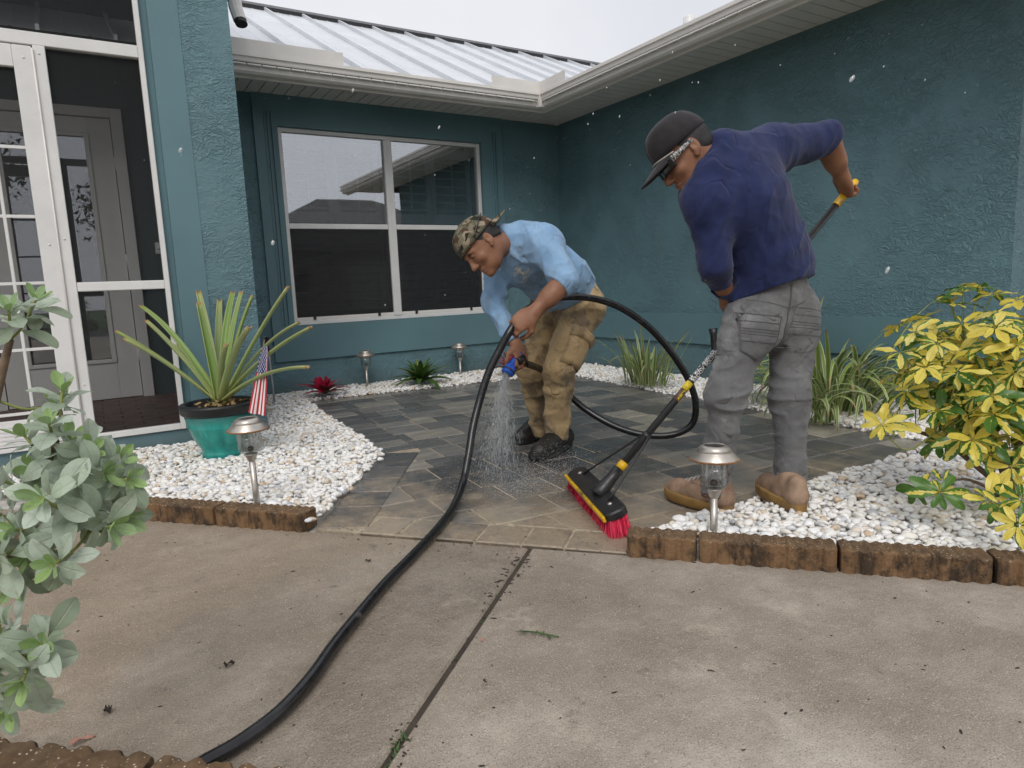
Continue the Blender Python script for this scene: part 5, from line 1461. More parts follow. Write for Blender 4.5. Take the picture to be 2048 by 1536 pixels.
class Prim:
    """tapered limb from a to b; squash flattens it along axis `thin`"""
    def __init__(s, a, b, ra, rb, k=0.03, thin=None, q=1.0, fold=None, sub=False):
        s.a, s.b, s.ra, s.rb, s.k, s.sub, s.fold = vnp(a), vnp(b), ra, rb, k, sub, fold
        s.q = q; s.thin = None
        if thin is not None and q != 1.0:
            t = vnp(thin); d = s.b - s.a; L = np.linalg.norm(d)
            if L > 1e-6: d = d / L; t = t - d * (t @ d)
            s.thin = t / np.linalg.norm(t)
        R_ = max(ra, rb); s.lo = np.minimum(s.a, s.b) - R_; s.hi = np.maximum(s.a, s.b) + R_
    def d(s, P):
        pa = P - s.a
        if s.thin is not None:
            pa = pa + np.outer(pa @ s.thin, s.thin) * (1 / s.q - 1)
        ba = s.b - s.a; l2 = ba @ ba
        h = np.clip(pa @ ba / l2, 0, 1) if l2 > 1e-10 else np.zeros(len(P))
        r = s.ra + (s.rb - s.ra) * h
        if s.fold is not None:
            amp, wl = s.fold; L = math.sqrt(l2); ax_ = ba / max(L, 1e-6)
            al = P @ ax_; pr = P - np.outer(al, ax_)
            warp = vnoise(P * 9.0 + 3.3)
            q = pr * 5.0 + np.outer((al + 0.05 * warp) / wl * 0.62, ax_) + 7.7
            r = r + amp * 1.5 * (ridge(q) - 0.35) * (0.35 + 0.9 * vnoise(P * 6.0 + 11.1))
        dd = np.linalg.norm(pa - h[:, None] * ba, axis=1) - r
        return dd * (min(1, s.q) if s.thin is not None else 1)
class Ell:
    def __init__(s, c, rad, axes, k=0.02, sub=False):
        s.c = vnp(c); s.r = np.array(rad, float); s.A = np.stack([vnp(x) for x in axes]); s.k = k; s.sub = sub
        m = max(rad); s.lo = s.c - m; s.hi = s.c + m
    def d(s, P):
        q = (P - s.c) @ s.A.T
        k0 = np.linalg.norm(q / s.r, axis=1); k1 = np.linalg.norm(q / s.r ** 2, axis=1)
        return np.where(k1 > 1e-9, k0 * (k0 - 1) / np.maximum(k1, 1e-9), -min(s.r))
class Half:
    """keep the side where (p-c).n < 0"""
    def __init__(s, c, n, lo=None, hi=None, rad=None):
        s.c = vnp(c); s.n = vnp(n) / np.linalg.norm(vnp(n)); s.rad = rad
def field(P, prims, cuts=(), wr=None):
    P = np.asarray(P, np.float32)
    d = np.full(len(P), 0.3, np.float32)
    plo, phi = P.min(0), P.max(0)
    for p in prims:
        if np.any(p.lo - 0.09 > phi) or np.any(p.hi + 0.09 < plo): continue
        m = np.all((P > p.lo - 0.09) & (P < p.hi + 0.09), axis=1)
        if not m.any(): continue
        v = p.d(P[m]); a = d[m]; k = p.k
        if p.sub:
            v = -v; h = np.maximum(k - np.abs(a - v), 0) / k; d[m] = np.maximum(a, v) + h * h * k * 0.25
        else:
            h = np.maximum(k - np.abs(a - v), 0) / k; d[m] = np.minimum(a, v) - h * h * k * 0.25
    if wr is not None: d = d + wr(P)
    for c in cuts:
        v = (P - c.c) @ c.n
        if c.rad is not None:
            m = np.linalg.norm(P - c.c, axis=1) < c.rad; d[m] = np.maximum(d[m], v[m])
        else: d = np.maximum(d, v)
    return d
def sdf_mesh(name, prims, h, cuts=(), wr=None):
    B = 8
    lo = np.min([p.lo for p in prims if not p.sub], axis=0) - 0.03; hi = np.max([p.hi for p in prims if not p.sub], axis=0) + 0.03
    nb = np.ceil((hi - lo) / (h * B)).astype(int) + 1
    bi = np.stack(np.meshgrid(*[np.arange(n) for n in nb], indexing='ij'), -1).reshape(-1, 3)
    cen = lo + (bi * B + (B - 1) / 2) * h
    dc = field(cen, prims, (), wr)
    act = np.abs(dc) < h * B * 1.15 + 0.012
    D = np.repeat(np.repeat(np.repeat(np.where(dc < 0, -1, 1).astype(np.float32).reshape(nb), B, 0), B, 1), B, 2)
    off = np.stack(np.meshgrid(*[np.arange(B)] * 3, indexing='ij'), -1).reshape(-1, 3)
    ab = bi[act]; o_ = np.lexsort((ab[:, 2] // 3, ab[:, 1] // 3, ab[:, 0] // 3)); ab = ab[o_]
    for s in range(0, len(ab), 60):
        idx = (ab[s:s + 60, None, :] * B + off[None]).reshape(-1, 3)
        D[idx[:, 0], idx[:, 1], idx[:, 2]] = field(lo + idx * h, prims, cuts, wr)
    if cuts:   # blocks wholly inside that a cut removes
        pass
    S = D < 0
    c8 = [S[i:S.shape[0] - 1 + i, j:S.shape[1] - 1 + j, k:S.shape[2] - 1 + k] for i in (0, 1) for j in (0, 1) for k in (0, 1)]
    anyv = c8[0].copy(); allv = c8[0].copy()
    for c in c8[1:]: anyv |= c; allv &= c
    cell = np.stack(np.nonzero(anyv & ~allv), -1)
    acc = np.zeros((len(cell), 3)); cnt = np.zeros(len(cell))
    corners = [(i, j, k) for i in (0, 1) for j in (0, 1) for k in (0, 1)]
    vals = [D[cell[:, 0] + i, cell[:, 1] + j, cell[:, 2] + k] for (i, j, k) in corners]
    for x in range(8):
        for ax in range(3):
            c = list(corners[x])
            if c[ax]: continue
            c2 = list(c); c2[ax] = 1; y = corners.index(tuple(c2))
            a, b = vals[x], vals[y]; m = (a < 0) != (b < 0)
            t = a[m] / (a[m] - b[m]); pt = np.tile(np.array(c, float), (m.sum(), 1)); pt[:, ax] += t
            acc[m] += pt; cnt[m] += 1
    V = lo + (cell + acc / cnt[:, None]) * h
    ID = np.full(np.array(S.shape), -1, np.int32); ID[cell[:, 0], cell[:, 1], cell[:, 2]] = np.arange(len(cell))
    Fs = []
    for ax in range(3):
        o1, o2 = [(1, 2), (2, 0), (0, 1)][ax]
        sl0 = [slice(None)] * 3; sl1 = [slice(None)] * 3; sl0[ax] = slice(0, -1); sl1[ax] = slice(1, None)
        e = np.stack(np.nonzero(S[tuple(sl0)] != S[tuple(sl1)]), -1)
        e = e[(e[:, o1] > 0) & (e[:, o2] > 0)]
        def g_(d1, d2):
            q = e.copy(); q[:, o1] -= d1; q[:, o2] -= d2; return ID[q[:, 0], q[:, 1], q[:, 2]]
        quad = np.stack([g_(1, 1), g_(0, 1), g_(0, 0), g_(1, 0)], -1)
        ins = S[e[:, 0], e[:, 1], e[:, 2]]
        quad[~ins] = quad[~ins][:, ::-1]
        Fs.append(quad[(quad >= 0).all(1)])
    F = np.concatenate(Fs)
    # two passes of light smoothing take the voxel steps out
    for it in range(1):
        A = np.zeros_like(V); n = np.zeros(len(V)); nv_ = len(V)
        for a, b in ((0, 1), (1, 2), (2, 3), (3, 0)):
            for c in range(3):
                A[:, c] += np.bincount(F[:, a], V[F[:, b], c], nv_) + np.bincount(F[:, b], V[F[:, a], c], nv_)
            n += np.bincount(F[:, a], minlength=nv_) + np.bincount(F[:, b], minlength=nv_)
        V = V * 0.5 + 0.5 * A / np.maximum(n, 1)[:, None]
    return np_mesh(name, V, F, True, 4)
def V3(t): return Vector(t)
def skin_mat(name, c0, c1):
    m = NT(name); p = m.pos()
    c = m.ramp(m.noise(p, 14, 4), [(0.3, c0), (0.7, c1)])
    c = m.mix(m.math('MULTIPLY', m.ramp(m.noise(p, 90, 3), [(0.55, 0.0), (0.8, 1.0)]), 0.25), c, [k * 0.6 for k in c0])
    m.set(c, m.ramp(m.noise(p, 40, 3), [(0.35, 0.42), (0.65, 0.62)]), spec=0.35)
    m.b.inputs['Subsurface Weight'].default_value = 0.08; m.b.inputs['Subsurface Radius'].default_value = (0.01, 0.004, 0.002)
    m.bump(m.math('ADD', m.noise(p, 300, 3), m.math('MULTIPLY', m.noise(p, 60, 3), 1.2)), 0.35, 0.002); return m.mat
M['skin'] = skin_mat('tanned_skin', (0.215, 0.098, 0.054), (0.30, 0.145, 0.085))
M['hair'] = simple('black_hair', (0.012, 0.010, 0.009), 0.5, 0, 0.4, 120, 0.6, 400)
def cloth_mat(name, c0, c1, rough=0.85, sc=7, weave=520, dirt=None, fold=0.35, stretch=(1, 1, 1)):
    m = NT(name); p = m.pos()
    c = m.ramp(m.noise(p, sc, 5, 0.6), [(0.3, c0), (0.72, c1)])
    for (col, scale, lo_, amt) in (dirt or ()):
        c = m.mix(m.math('MULTIPLY', m.ramp(m.noise(m.map(p, loc=(scale, 1, 2)), scale, 6, 0.68), [(lo_, 0.0), (lo_ + 0.14, 1.0)]), amt), c, col)
    m.set(c, rough, spec=0.15); m.b.inputs['Sheen Weight'].default_value = 0.15
    cr = m.math('ABSOLUTE', m.math('SUBTRACT', m.noise(m.map(p, stretch, loc=(3, 1, 4)), 10, 2, 0.4, 0.35), 0.5))
    crease = m.math('MULTIPLY', m.ramp(cr, [(0.0, 1.0), (0.045, 0.0)]), m.ramp(m.noise(m.map(p, loc=(8, 8, 1)), 6, 2), [(0.45, 0.0), (0.62, 1.0)]))
    hgt = m.math('ADD', m.math('ADD', m.math('MULTIPLY', m.noise(m.map(p, stretch), 9, 3, 0.45, 0.5), 1.0), m.math('MULTIPLY', crease, -0.30)), m.math('MULTIPLY', m.noise(p, weave, 2), 0.05))
    m.bump(hgt, min(1.0, fold * 1.5), 0.03); return m.mat
M['blue_shirt'] = cloth_mat('light_blue_knit', (0.18, 0.32, 0.50), (0.29, 0.44, 0.62), dirt=[((0.17, 0.24, 0.30), 8, 0.52, 0.6)], stretch=(1, 1, 0.6))
M['tan_pants'] = cloth_mat('tan_canvas', (0.34, 0.24, 0.12), (0.46, 0.335, 0.185), dirt=[((0.10, 0.078, 0.055), 6.5, 0.47, 0.85), ((0.42, 0.36, 0.26), 13, 0.6, 0.4)])
M['navy_shirt'] = cloth_mat('navy_slub_knit', (0.012, 0.018, 0.062), (0.024, 0.033, 0.10), sc=18, fold=0.3, stretch=(1, 1, 0.5))
M['grey_jeans'] = cloth_mat('grey_denim', (0.105, 0.105, 0.108), (0.17, 0.17, 0.17), sc=5, dirt=[((0.30, 0.30, 0.295), 6, 0.52, 0.55), ((0.06, 0.06, 0.062), 9, 0.6, 0.5)], fold=0.5)
M['black_shoe'] = simple('black_shoe', (0.016, 0.014, 0.013), 0.5, 0, 0.4, 40, 0.5, 120, dirt=((0.07, 0.06, 0.05), 0.6))
M['shoe_sole'] = simple('black_sole', (0.010, 0.010, 0.010), 0.6)
M['tan_boot'] = simple('dusty_tan_leather', (0.31, 0.205, 0.135), 0.7, 0, 0.25, 25, 0.5, 140, dirt=((0.15, 0.085, 0.055), 0.52))
M['boot_dark'] = simple('brown_leather', (0.19, 0.105, 0.075), 0.7, 0, 0.25, 30, 0.4, 140, dirt=((0.30, 0.2, 0.13), 0.55))
M['gum_sole'] = simple('gum_sole', (0.27, 0.155, 0.045), 0.65, 0, 0.2, 25, dirt=((0.13, 0.08, 0.04), 0.55))
def camo_mat():
    m = NT('camouflage_cloth'); p = m.pos()
    def blob(off, sc, lo_): return m.ramp(m.noise(m.map(p, loc=off), sc, 2, 0.4, 0.6), [(lo_, 0.0), (lo_ + 0.015, 1.0)])
    c = m.mix(blob((0, 0, 0), 22, 0.5), (0.19, 0.165, 0.115), (0.115, 0.115, 0.075))
    c = m.mix(blob((4, 2, 1), 26, 0.55), c, (0.085, 0.055, 0.038))
    c = m.mix(blob((7, 5, 3), 24, 0.60), c, (0.30, 0.245, 0.18))
    c = m.mix(blob((1, 8, 6), 30, 0.61), c, (0.025, 0.025, 0.02))
    m.set(c, 0.85, spec=0.1); m.bump(m.noise(p, 400, 2), 0.2, 0.002); return m.mat
M['camo'] = camo_mat()
M['cap_black'] = cloth_mat('charcoal_cap', (0.020, 0.018, 0.020), (0.035, 0.031, 0.034), sc=20, fold=0.12)
M['rope'] = simple('grey_cord', (0.42, 0.39, 0.36), 0.7)
M['lens_black'] = simple('dark_lens', (0.008, 0.008, 0.009), 0.12)
def temple_mat():
    m = NT('patterned_temple'); p = m.pos()
    m.set(m.ramp(m.noise(p, 170, 2, 0.5, 1.0), [(0.5, (0.02, 0.02, 0.02)), (0.54, (0.45, 0.45, 0.42))]), 0.4); return m.mat
M['temple'] = temple_mat()

class Head:
    def __init__(s, c, F, up, sc):
        s.c = Vector(c); s.F = Vector(F).normalized(); u_ = Vector(up); s.U = (u_ - s.F * u_.dot(s.F)).normalized(); s.S = s.U.cross(s.F).normalized(); s.sc = sc   # S = the person's left
    def p(s, x, y, z): return s.c + (s.S * x + s.F * y + s.U * z) * s.sc
    def ax(s): return (s.S, s.F, s.U)
    def e(s, x, y, z, r, k=0.012, sub=False, rot=None):
        return Ell(s.p(x, y, z), [q * s.sc for q in r], s.ax(), k * s.sc, sub)
    def prims(s):
        e = s.e; sc = s.sc
        L = [e(0, -0.012, 0.03, (0.074, 0.092, 0.085)), e(0, 0.018, -0.025, (0.064, 0.068, 0.075), 0.03), e(0, 0.035, -0.075, (0.046, 0.046, 0.034), 0.03),
             e(0, 0.072, -0.098, (0.021, 0.017, 0.015), 0.022), e(0, 0.070, 0.018, (0.050, 0.018, 0.012), 0.022),
             e(0.040, 0.060, -0.028, (0.020, 0.018, 0.016), 0.022), e(-0.040, 0.060, -0.028, (0.020, 0.018, 0.016), 0.022),
             Prim(s.p(0, 0.080, 0.010), s.p(0, 0.103, -0.033), 0.008 * sc, 0.012 * sc, 0.012 * sc), e(0.012, 0.094, -0.038, (0.009, 0.009, 0.007), 0.008), e(-0.012, 0.094, -0.038, (0.009, 0.009, 0.007), 0.008),
             e(0.031, 0.085, 0.003, (0.015, 0.013, 0.010), 0.010, True), e(-0.031, 0.085, 0.003, (0.015, 0.013, 0.010), 0.010, True),
             e(0.031, 0.073, 0.001, (0.012, 0.012, 0.010), 0.004), e(-0.031, 0.073, 0.001, (0.012, 0.012, 0.010), 0.004),
             e(0, 0.083, -0.062, (0.022, 0.012, 0.006), 0.006), e(0, 0.081, -0.075, (0.019, 0.012, 0.007), 0.006)]
        for sx in (1, -1):
            L += [e(sx * 0.077, -0.012, -0.002, (0.008, 0.017, 0.028), 0.005), e(sx * 0.074, -0.002, -0.028, (0.006, 0.009, 0.011), 0.006), e(sx * 0.086, -0.008, 0.003, (0.006, 0.009, 0.016), 0.005, True)]
        return L
def hand_prims(w, fdir, palm, curl, sc=1.0, thumb_side=1, grip=None, gr=0.021, spread=0.0185):
    """hand at wrist w; fdir along the palm, palm = direction the palm faces. grip=(point, axis): fingers wrap that bar"""
    w = Vector(w); f = Vector(fdir).normalized(); pn = Vector(palm); pn = (pn - f * pn.dot(f)).normalized(); sd = f.cross(pn).normalized() * thumb_side
    L = [Prim(w, w + f * 0.035 * sc, 0.027 * sc, 0.031 * sc, 0.02, thin=pn, q=0.66), Prim(w + f * 0.035 * sc + sd * 0.012 * sc, w + f * 0.075 * sc + sd * 0.014 * sc, 0.028 * sc, 0.024 * sc, 0.02, thin=pn, q=0.55), Prim(w + f * 0.035 * sc - sd * 0.014 * sc, w + f * 0.072 * sc - sd * 0.018 * sc, 0.025 * sc, 0.021 * sc, 0.02, thin=pn, q=0.55)]
    lens = [0.072, 0.080, 0.074, 0.060]
    for i in range(4):
        b0 = w + f * (0.082 - 0.004 * abs(i - 1)) * sc + sd * (0.030 - i * spread) * sc
        a = curl * (0.85 + 0.08 * i); d = f.copy(); p = b0
        for j, fr in enumerate((0.42, 0.32, 0.26)):
            ang_ = a * (0.6 if j == 0 else 1.15)
            d = (d * math.cos(ang_) + pn * math.sin(ang_)) if j == 0 else (d * math.cos(ang_) + (pn * math.cos(tot) - f * math.sin(tot)) * math.sin(ang_))
            tot = ang_ if j == 0 else tot + ang_
            d = f * math.cos(tot) + pn * math.sin(tot)
            q = p + d * lens[i] * fr * sc; r0 = (0.0092 - 0.0008 * j) * sc * (0.9 if i == 3 else 1)
            L.append(Prim(p, q, r0, r0 * 0.93, 0.005)); p = q
    t0 = w + f * 0.022 * sc + sd * 0.024 * sc; t1 = t0 + (f * 0.6 + sd * 0.75 + pn * 0.35).normalized() * 0.042 * sc
    t2 = t1 + (f * 0.75 + sd * 0.05 + pn * 0.75).normalized() * 0.034 * sc; t3 = t2 + (f * 0.55 - sd * 0.35 + pn * 0.7).normalized() * 0.026 * sc
    L += [Prim(t0, t1, 0.017 * sc, 0.0125 * sc, 0.014), Prim(t1, t2, 0.0115 * sc, 0.0105 * sc, 0.006), Prim(t2, t3, 0.0105 * sc, 0.009 * sc, 0.005)]
    return L
def chain(pts, rads, k=0.035, **kw):
    return [Prim(pts[i], pts[i + 1], rads[i], rads[i + 1], k, **kw) for i in range(len(pts) - 1)]
def cap_mesh(hd, height=0.088, rx=0.083, ry=0.100, zc=0.035, tilt=0.0, flat=0.86):
    """six-panel crown, open below"""
    b = MB(); n, m = 40, 12; rows = []
    for i in range(m + 1):
        t = i / m; a = t * math.pi / 2
        row = []
        for j in range(n + 1):
            ph = 2 * math.pi * j / n
            r_ = math.cos(a) ** flat
            seam = 1 - 0.012 * (abs(math.sin(ph * 3)) < 0.16) * (1 if t > 0.05 else 0)
            row.append(hd.p(rx * r_ * math.sin(ph) * seam, -0.008 + ry * r_ * math.cos(ph) * seam + 0.006 * math.sin(a), zc + tilt * math.cos(ph) * (1 - t) + height * math.sin(a) ** 0.9))
        rows.append(row)
    b.grid(rows); return b
def brim_mesh(hd, sgn=1, L=0.075, rx=0.083, ry=0.100, zc=0.035, drop=0.02, tilt=0.0, wid=0.95):
    """curved visor; sgn +1 front, -1 back"""
    b = MB(); n, m = 20, 7; rows = []
    for i in range(m + 1):
        t = i / m; row = []
        for j in range(n + 1):
            ph = (j / n - 0.5) * 2 * wid
            k = math.cos(ph / wid * math.pi / 2) ** 0.55
            rr = 1 + 0.0
            x = rx * math.sin(ph) * (1 + 0.10 * t); y = ry * math.cos(ph) + L * t * k
            z = zc + tilt * math.cos(ph) - drop * t * k - 0.022 * (math.sin(ph) ** 2) * (0.35 + 0.65 * t) * 1.2
            row.append(hd.p(x, sgn * y - 0.008, z))
        rows.append(row)
    b.grid(rows); return b
def thick(o, t, sub=0):
    m = o.modifiers.new('thickness', 'SOLIDIFY'); m.thickness = t; m.offset = 0
    if sub: o.modifiers.new('smooth', 'SUBSURF').levels = sub; o.modifiers['smooth'].render_levels = sub
    return o
def hair_shell(hd, name, prims_sel, cuts):
    return sdf_mesh(name, prims_sel, 0.004, cuts)
def foot(toe, heel, ankle, z0, upper, sole, par, sc=1.0, boot=False):
    toe, heel = Vector(toe), Vector(heel); d = (toe - heel); d.z = 0; L = d.length; d.normalize(); s = Vector((-d.y, d.x, 0)); up = Vector((0, 0, 1))
    def P(x, y, z): return heel + d * (x * L) + s * y * sc + Vector((0, 0, z0 + z * sc - heel.z))
    o = [Prim(P(0.14, 0, 0.045), P(0.55, 0.0, 0.040), 0.042 * sc, 0.045 * sc, 0.03), Prim(P(0.5, 0, 0.036), P(0.84, 0.004, 0.030), 0.046 * sc, 0.038 * sc, 0.03), Prim(P(0.35, 0, 0.065), P(0.72, 0, 0.045), 0.034 * sc, 0.034 * sc, 0.03),
         Prim(P(0.84, 0.004, 0.034), P(0.86, 0.004, 0.034), 0.037 * sc, 0.037 * sc, 0.02), Prim(P(0.16, 0, 0.05), Vector(ankle) + Vector((0, 0, 0.03 if boot else -0.015)), 0.043 * sc, 0.047 * sc, 0.03)]
    if boot:
        o = [Prim(P(0.13, 0, 0.046), P(0.42, 0.0, 0.044), 0.036 * sc, 0.038 * sc, 0.02), Prim(P(0.40, 0, 0.042), P(0.80, 0.003, 0.040), 0.040 * sc, 0.040 * sc, 0.02), Prim(P(0.80, 0.003, 0.042), P(0.90, 0.003, 0.036), 0.040 * sc, 0.032 * sc, 0.015), Prim(P(0.34, 0, 0.090), P(0.66, 0, 0.056), 0.030 * sc, 0.030 * sc, 0.025),
             Prim(P(0.15, 0, 0.060), Vector(ankle) + Vector((0, 0, 0.03)), 0.036 * sc, 0.043 * sc, 0.02), Prim(P(0.08, 0, 0.055), P(0.12, 0, 0.10), 0.030 * sc, 0.030 * sc, 0.02)]
    me = sdf_mesh('upper', o, 0.0045, [Half(P(0.5, 0, 0.014), (0, 0, -1))])
    u_ = link('shoe' if not boot else 'boot', me, M[upper], par)
    # sole follows the outline
    n = 36; b = MB(); ring = []
    for k in range(n):
        a = 2 * math.pi * k / n; c, q = math.cos(a), math.sin(a)
        x = 0.5 + 0.505 * math.copysign(abs(c) ** 0.75, c); wd = (0.040 + 0.010 * math.sin(min(1, max(0, x)) * 2.6 - 0.4)) * math.copysign(abs(q) ** 0.7, q)
        ring.append((x, wd * 1.05))
    lv = [(0.0, 1.0), (0.004, 1.06), (0.018, 1.09), (0.034, 1.10), (0.038, 1.06), (0.039, 0.9)] if boot else [(0.0, 1.0), (0.004, 1.04), (0.018, 1.06), (0.026, 1.04), (0.029, 0.9)]
    rows = []
    for (z, k) in lv:
        i = len(b.v)
        for (x, y) in ring:
            rise = 0.010 * max(0, (x - 0.75) / 0.25) ** 2
            b.v.append(tuple(P(0.5 + (x - 0.5) * (0.96 + 0.04 * k), y * k, z + rise + (0.004 if (boot and 0.3 < x < 0.45 and z < 0.003) else 0))))
        rows.append(i)
    for l in range(len(lv) - 1):
        for k in range(n): b.face((rows[l] + k, rows[l] + (k + 1) % n, rows[l + 1] + (k + 1) % n, rows[l + 1] + k), 0, True)
    b.face([rows[0] + k for k in range(n)][::-1]); b.face([rows[-1] + k for k in range(n)])
    link('sole', b.mesh('sole'), M[sole], u_)
    if boot:   # darker ankle panel and padded collar
        am = Vector(ankle); c_ = [Prim(P(0.16, 0, 0.075), am + Vector((0, 0, 0.02)), 0.0415 * sc, 0.047 * sc, 0.02), Prim(P(0.34, 0, 0.088), P(0.52, 0, 0.074), 0.033 * sc, 0.031 * sc, 0.02)]
        link('ankle_panel', sdf_mesh('ankle_panel', c_, 0.0045, [Half(P(0.2, 0, 0.070), (-d * 0.45 - up).normalized()), Half(am + Vector((0, 0, -0.008)), (0, 0, 1))]), M['boot_dark'], u_)
        b = MB(); b.lathe([(0.042, -0.012), (0.052, -0.010), (0.055, 0.0), (0.052, 0.010), (0.042, 0.012)], tuple(am + Vector((0, 0, -0.032))), 24); link('boot_collar', b.mesh('boot_collar'), M['boot_dark'], u_)
        b = MB(); rows = [[P(0.70 + 0.03 * math.cos(a) * k, 0.047 * math.sin(a), 0.036 + 0.036 * math.cos(a)) for a in np.linspace(-1.4, 1.4, 17)] for k in (0.9, 1.1)]
        b.grid(rows); link('toe_seam', b.mesh('toe_seam'), M['boot_dark'], u_)
    # laces
    for k in range(4):
        x = 0.50 + 0.075 * k; z = 0.108 - 0.012 * k - (0.0 if not boot else 0.0)
        zz = (0.121 if boot else 0.106) - 0.0105 * k; x = x - (0.08 if boot else 0)
        b = MB(); b.tube([P(x, -0.021, zz - 0.012), P(x + 0.012, -0.008, zz), P(x + 0.022, 0.008, zz), P(x + 0.034, 0.021, zz - 0.013)], 0.0028 * sc, 6); link('lace', b.mesh('lace'), M['black_shoe' if not boot else 'rope'], u_)
    return u_

# ---------------------------------------------------------------- worker in light blue, bent over with the nozzle
lm = empty('person', (2.042,2.907,0), label='worker bent over in light blue shirt, backward camouflage cap and tan cargo trousers', cat='person')
PEL = V3((2.167,2.9,0.789)); WST = V3((2.059,2.854,0.897)); CHE = V3((1.828,2.794,1.029)); NEC = V3((1.696,2.779,1.09)); 
SHL = V3((1.821,2.627,1.069)); ELL = V3((1.824,2.475,0.889)); WRL = V3((1.66,2.499,0.752))
SHR = V3((1.776,2.96,0.984)); ELR = V3((1.681,2.88,0.8)); WRR = V3((1.711,2.725,0.59))
HPL = V3((2.164,2.799,0.742)); KNL = V3((1.968,2.748,0.44)); ANL = V3((2.004,2.831,0.083))
HPR = V3((2.133,3.011,0.759)); KNR = V3((1.949,2.974,0.442)); ANR = V3((2.054,3.035,0.069))
h1 = Head((1.556,2.742,1.065), (-0.708,-0.006,-0.706), (-0.662,0.375,0.649), 1.09)
tf = (-0.791,-0.374,-0.483)        # where the chest faces
body = h1.prims()
body += chain([NEC + (CHE - NEC) * 0.2, h1.p(0, -0.035, -0.045)], [0.058, 0.052], 0.025)
body += [Prim(PEL, WST, 0.12, 0.115, 0.06, thin=tf, q=0.75), Prim(WST, CHE, 0.115, 0.13, 0.06, thin=tf, q=0.75), Prim(CHE, NEC, 0.12, 0.06, 0.05, thin=tf, q=0.75)]
body += chain([SHL, ELL, WRL], [0.046, 0.043, 0.030], 0.03) + chain([SHR, ELR, WRR], [0.046, 0.040, 0.028], 0.03)
body += [Prim(ELL + (WRL - ELL) * 0.05, ELL + (WRL - ELL) * 0.5, 0.040, 0.041, 0.03)]
body += chain([HPL, KNL, ANL], [0.07, 0.05, 0.035], 0.03) + chain([HPR, KNR, ANR], [0.07, 0.05, 0.035], 0.03)
body += hand_prims(WRL, V3((1.587,2.513,0.71)) - WRL, (-0.118,0.807,-0.578), 0.95, 1.08, thumb_side=1)
body += hand_prims(WRR, V3((1.702,2.679,0.536)) - WRR, (-0.3,0.823,-0.482), 1.0, 1.05, thumb_side=-1)
link('body', sdf_mesh('body', body, 0.0038), M['skin'], lm)
def wr_shirt(P):
    q = np.stack([P @ np.array((0.711,-0.329,0.622)), P @ np.array((-0.476,0.425,0.77)), P @ np.array((-0.518,-0.843,0.146))], 1)
    return -0.009 * (ridge(q * np.array([15, 6, 8]) + 2.2) - 0.35) - 0.004 * (ridge(P * 21.0 + 9.1) - 0.4)
HEM = PEL + (WST - PEL) * 0.12
cuL = ELL + (WRL - ELL) * 0.20; cuR = WRR - (WRR - ELR) * 0.10
sh1 = [Prim(PEL + (PEL - WST) * 0.1, WST, 0.155, 0.160, 0.06, thin=tf, q=0.82, fold=(0.005, 0.09)), Prim(WST, CHE, 0.160, 0.168, 0.06, thin=tf, q=0.80), Prim(CHE, NEC + (NEC - CHE) * 0.10, 0.155, 0.082, 0.06, thin=tf, q=0.80),
       Prim(CHE + (SHL - CHE) * 0.55, SHL, 0.10, 0.080, 0.06), Prim(CHE + (SHR - CHE) * 0.55, SHR, 0.10, 0.078, 0.06)]
sh1 += [Prim(SHL, ELL, 0.077, 0.055, 0.05, fold=(0.005, 0.055)), Prim(ELL, ELL + (WRL - ELL) * 0.35, 0.055, 0.056, 0.03, fold=(0.004, 0.03)), Prim(SHR, ELR, 0.070, 0.052, 0.05, fold=(0.004, 0.06)), Prim(ELR, WRR, 0.052, 0.040, 0.03, fold=(0.005, 0.04))]
cuts1 = [Half(HEM, PEL - WST, rad=0.30), Half(cuL, WRL - ELL, rad=0.085), Half(cuR, WRR - ELR, rad=0.075), Half(NEC + (h1.c - NEC) * 0.32, h1.c - NEC, rad=0.11)]
shirt1 = link('shirt', sdf_mesh('shirt', sh1, 0.005, cuts1, wr_shirt), M['blue_shirt'], lm)
def wr_pants(P):
    return -0.010 * (ridge(P * np.array([8, 8, 14.0]) + 5.5) - 0.35) - 0.004 * (ridge(P * np.array([18, 18, 30.0]) + 1.1) - 0.4)
pn1 = [Prim(PEL + (WST - PEL) * 0.35, PEL, 0.145, 0.150, 0.05, thin=tf, q=0.85), Prim(HPL, KNL, 0.106, 0.076, 0.035, fold=(0.004, 0.08)), Prim(KNL, ANL, 0.076, 0.063, 0.035, fold=(0.006, 0.06)), Prim(HPR, KNR, 0.102, 0.072, 0.03, fold=(0.004, 0.08)), Prim(KNR, ANR, 0.072, 0.060, 0.03, fold=(0.006, 0.06)),
       Prim(PEL, HPL + (PEL - HPL) * 0.1, 0.13, 0.12, 0.05), Prim(PEL, HPR, 0.13, 0.12, 0.05)]
cpk = KNL + (HPL - KNL) * 0.32 + Vector((0.419,-0.907,0.046)) * 0.062
cuts = [Half(ANL + Vector((0, 0, 0.0)) - (KNL - ANL).normalized() * 0.012, ANL - KNL, rad=0.13), Half(ANR - (KNR - ANR).normalized() * 0.005, ANR - KNR, rad=0.13), Half(PEL + (WST - PEL) * 0.5, WST - PEL, rad=0.3)]
pants1 = link('trousers', sdf_mesh('trousers', pn1, 0.005, cuts, wr_pants), M['tan_pants'], lm)
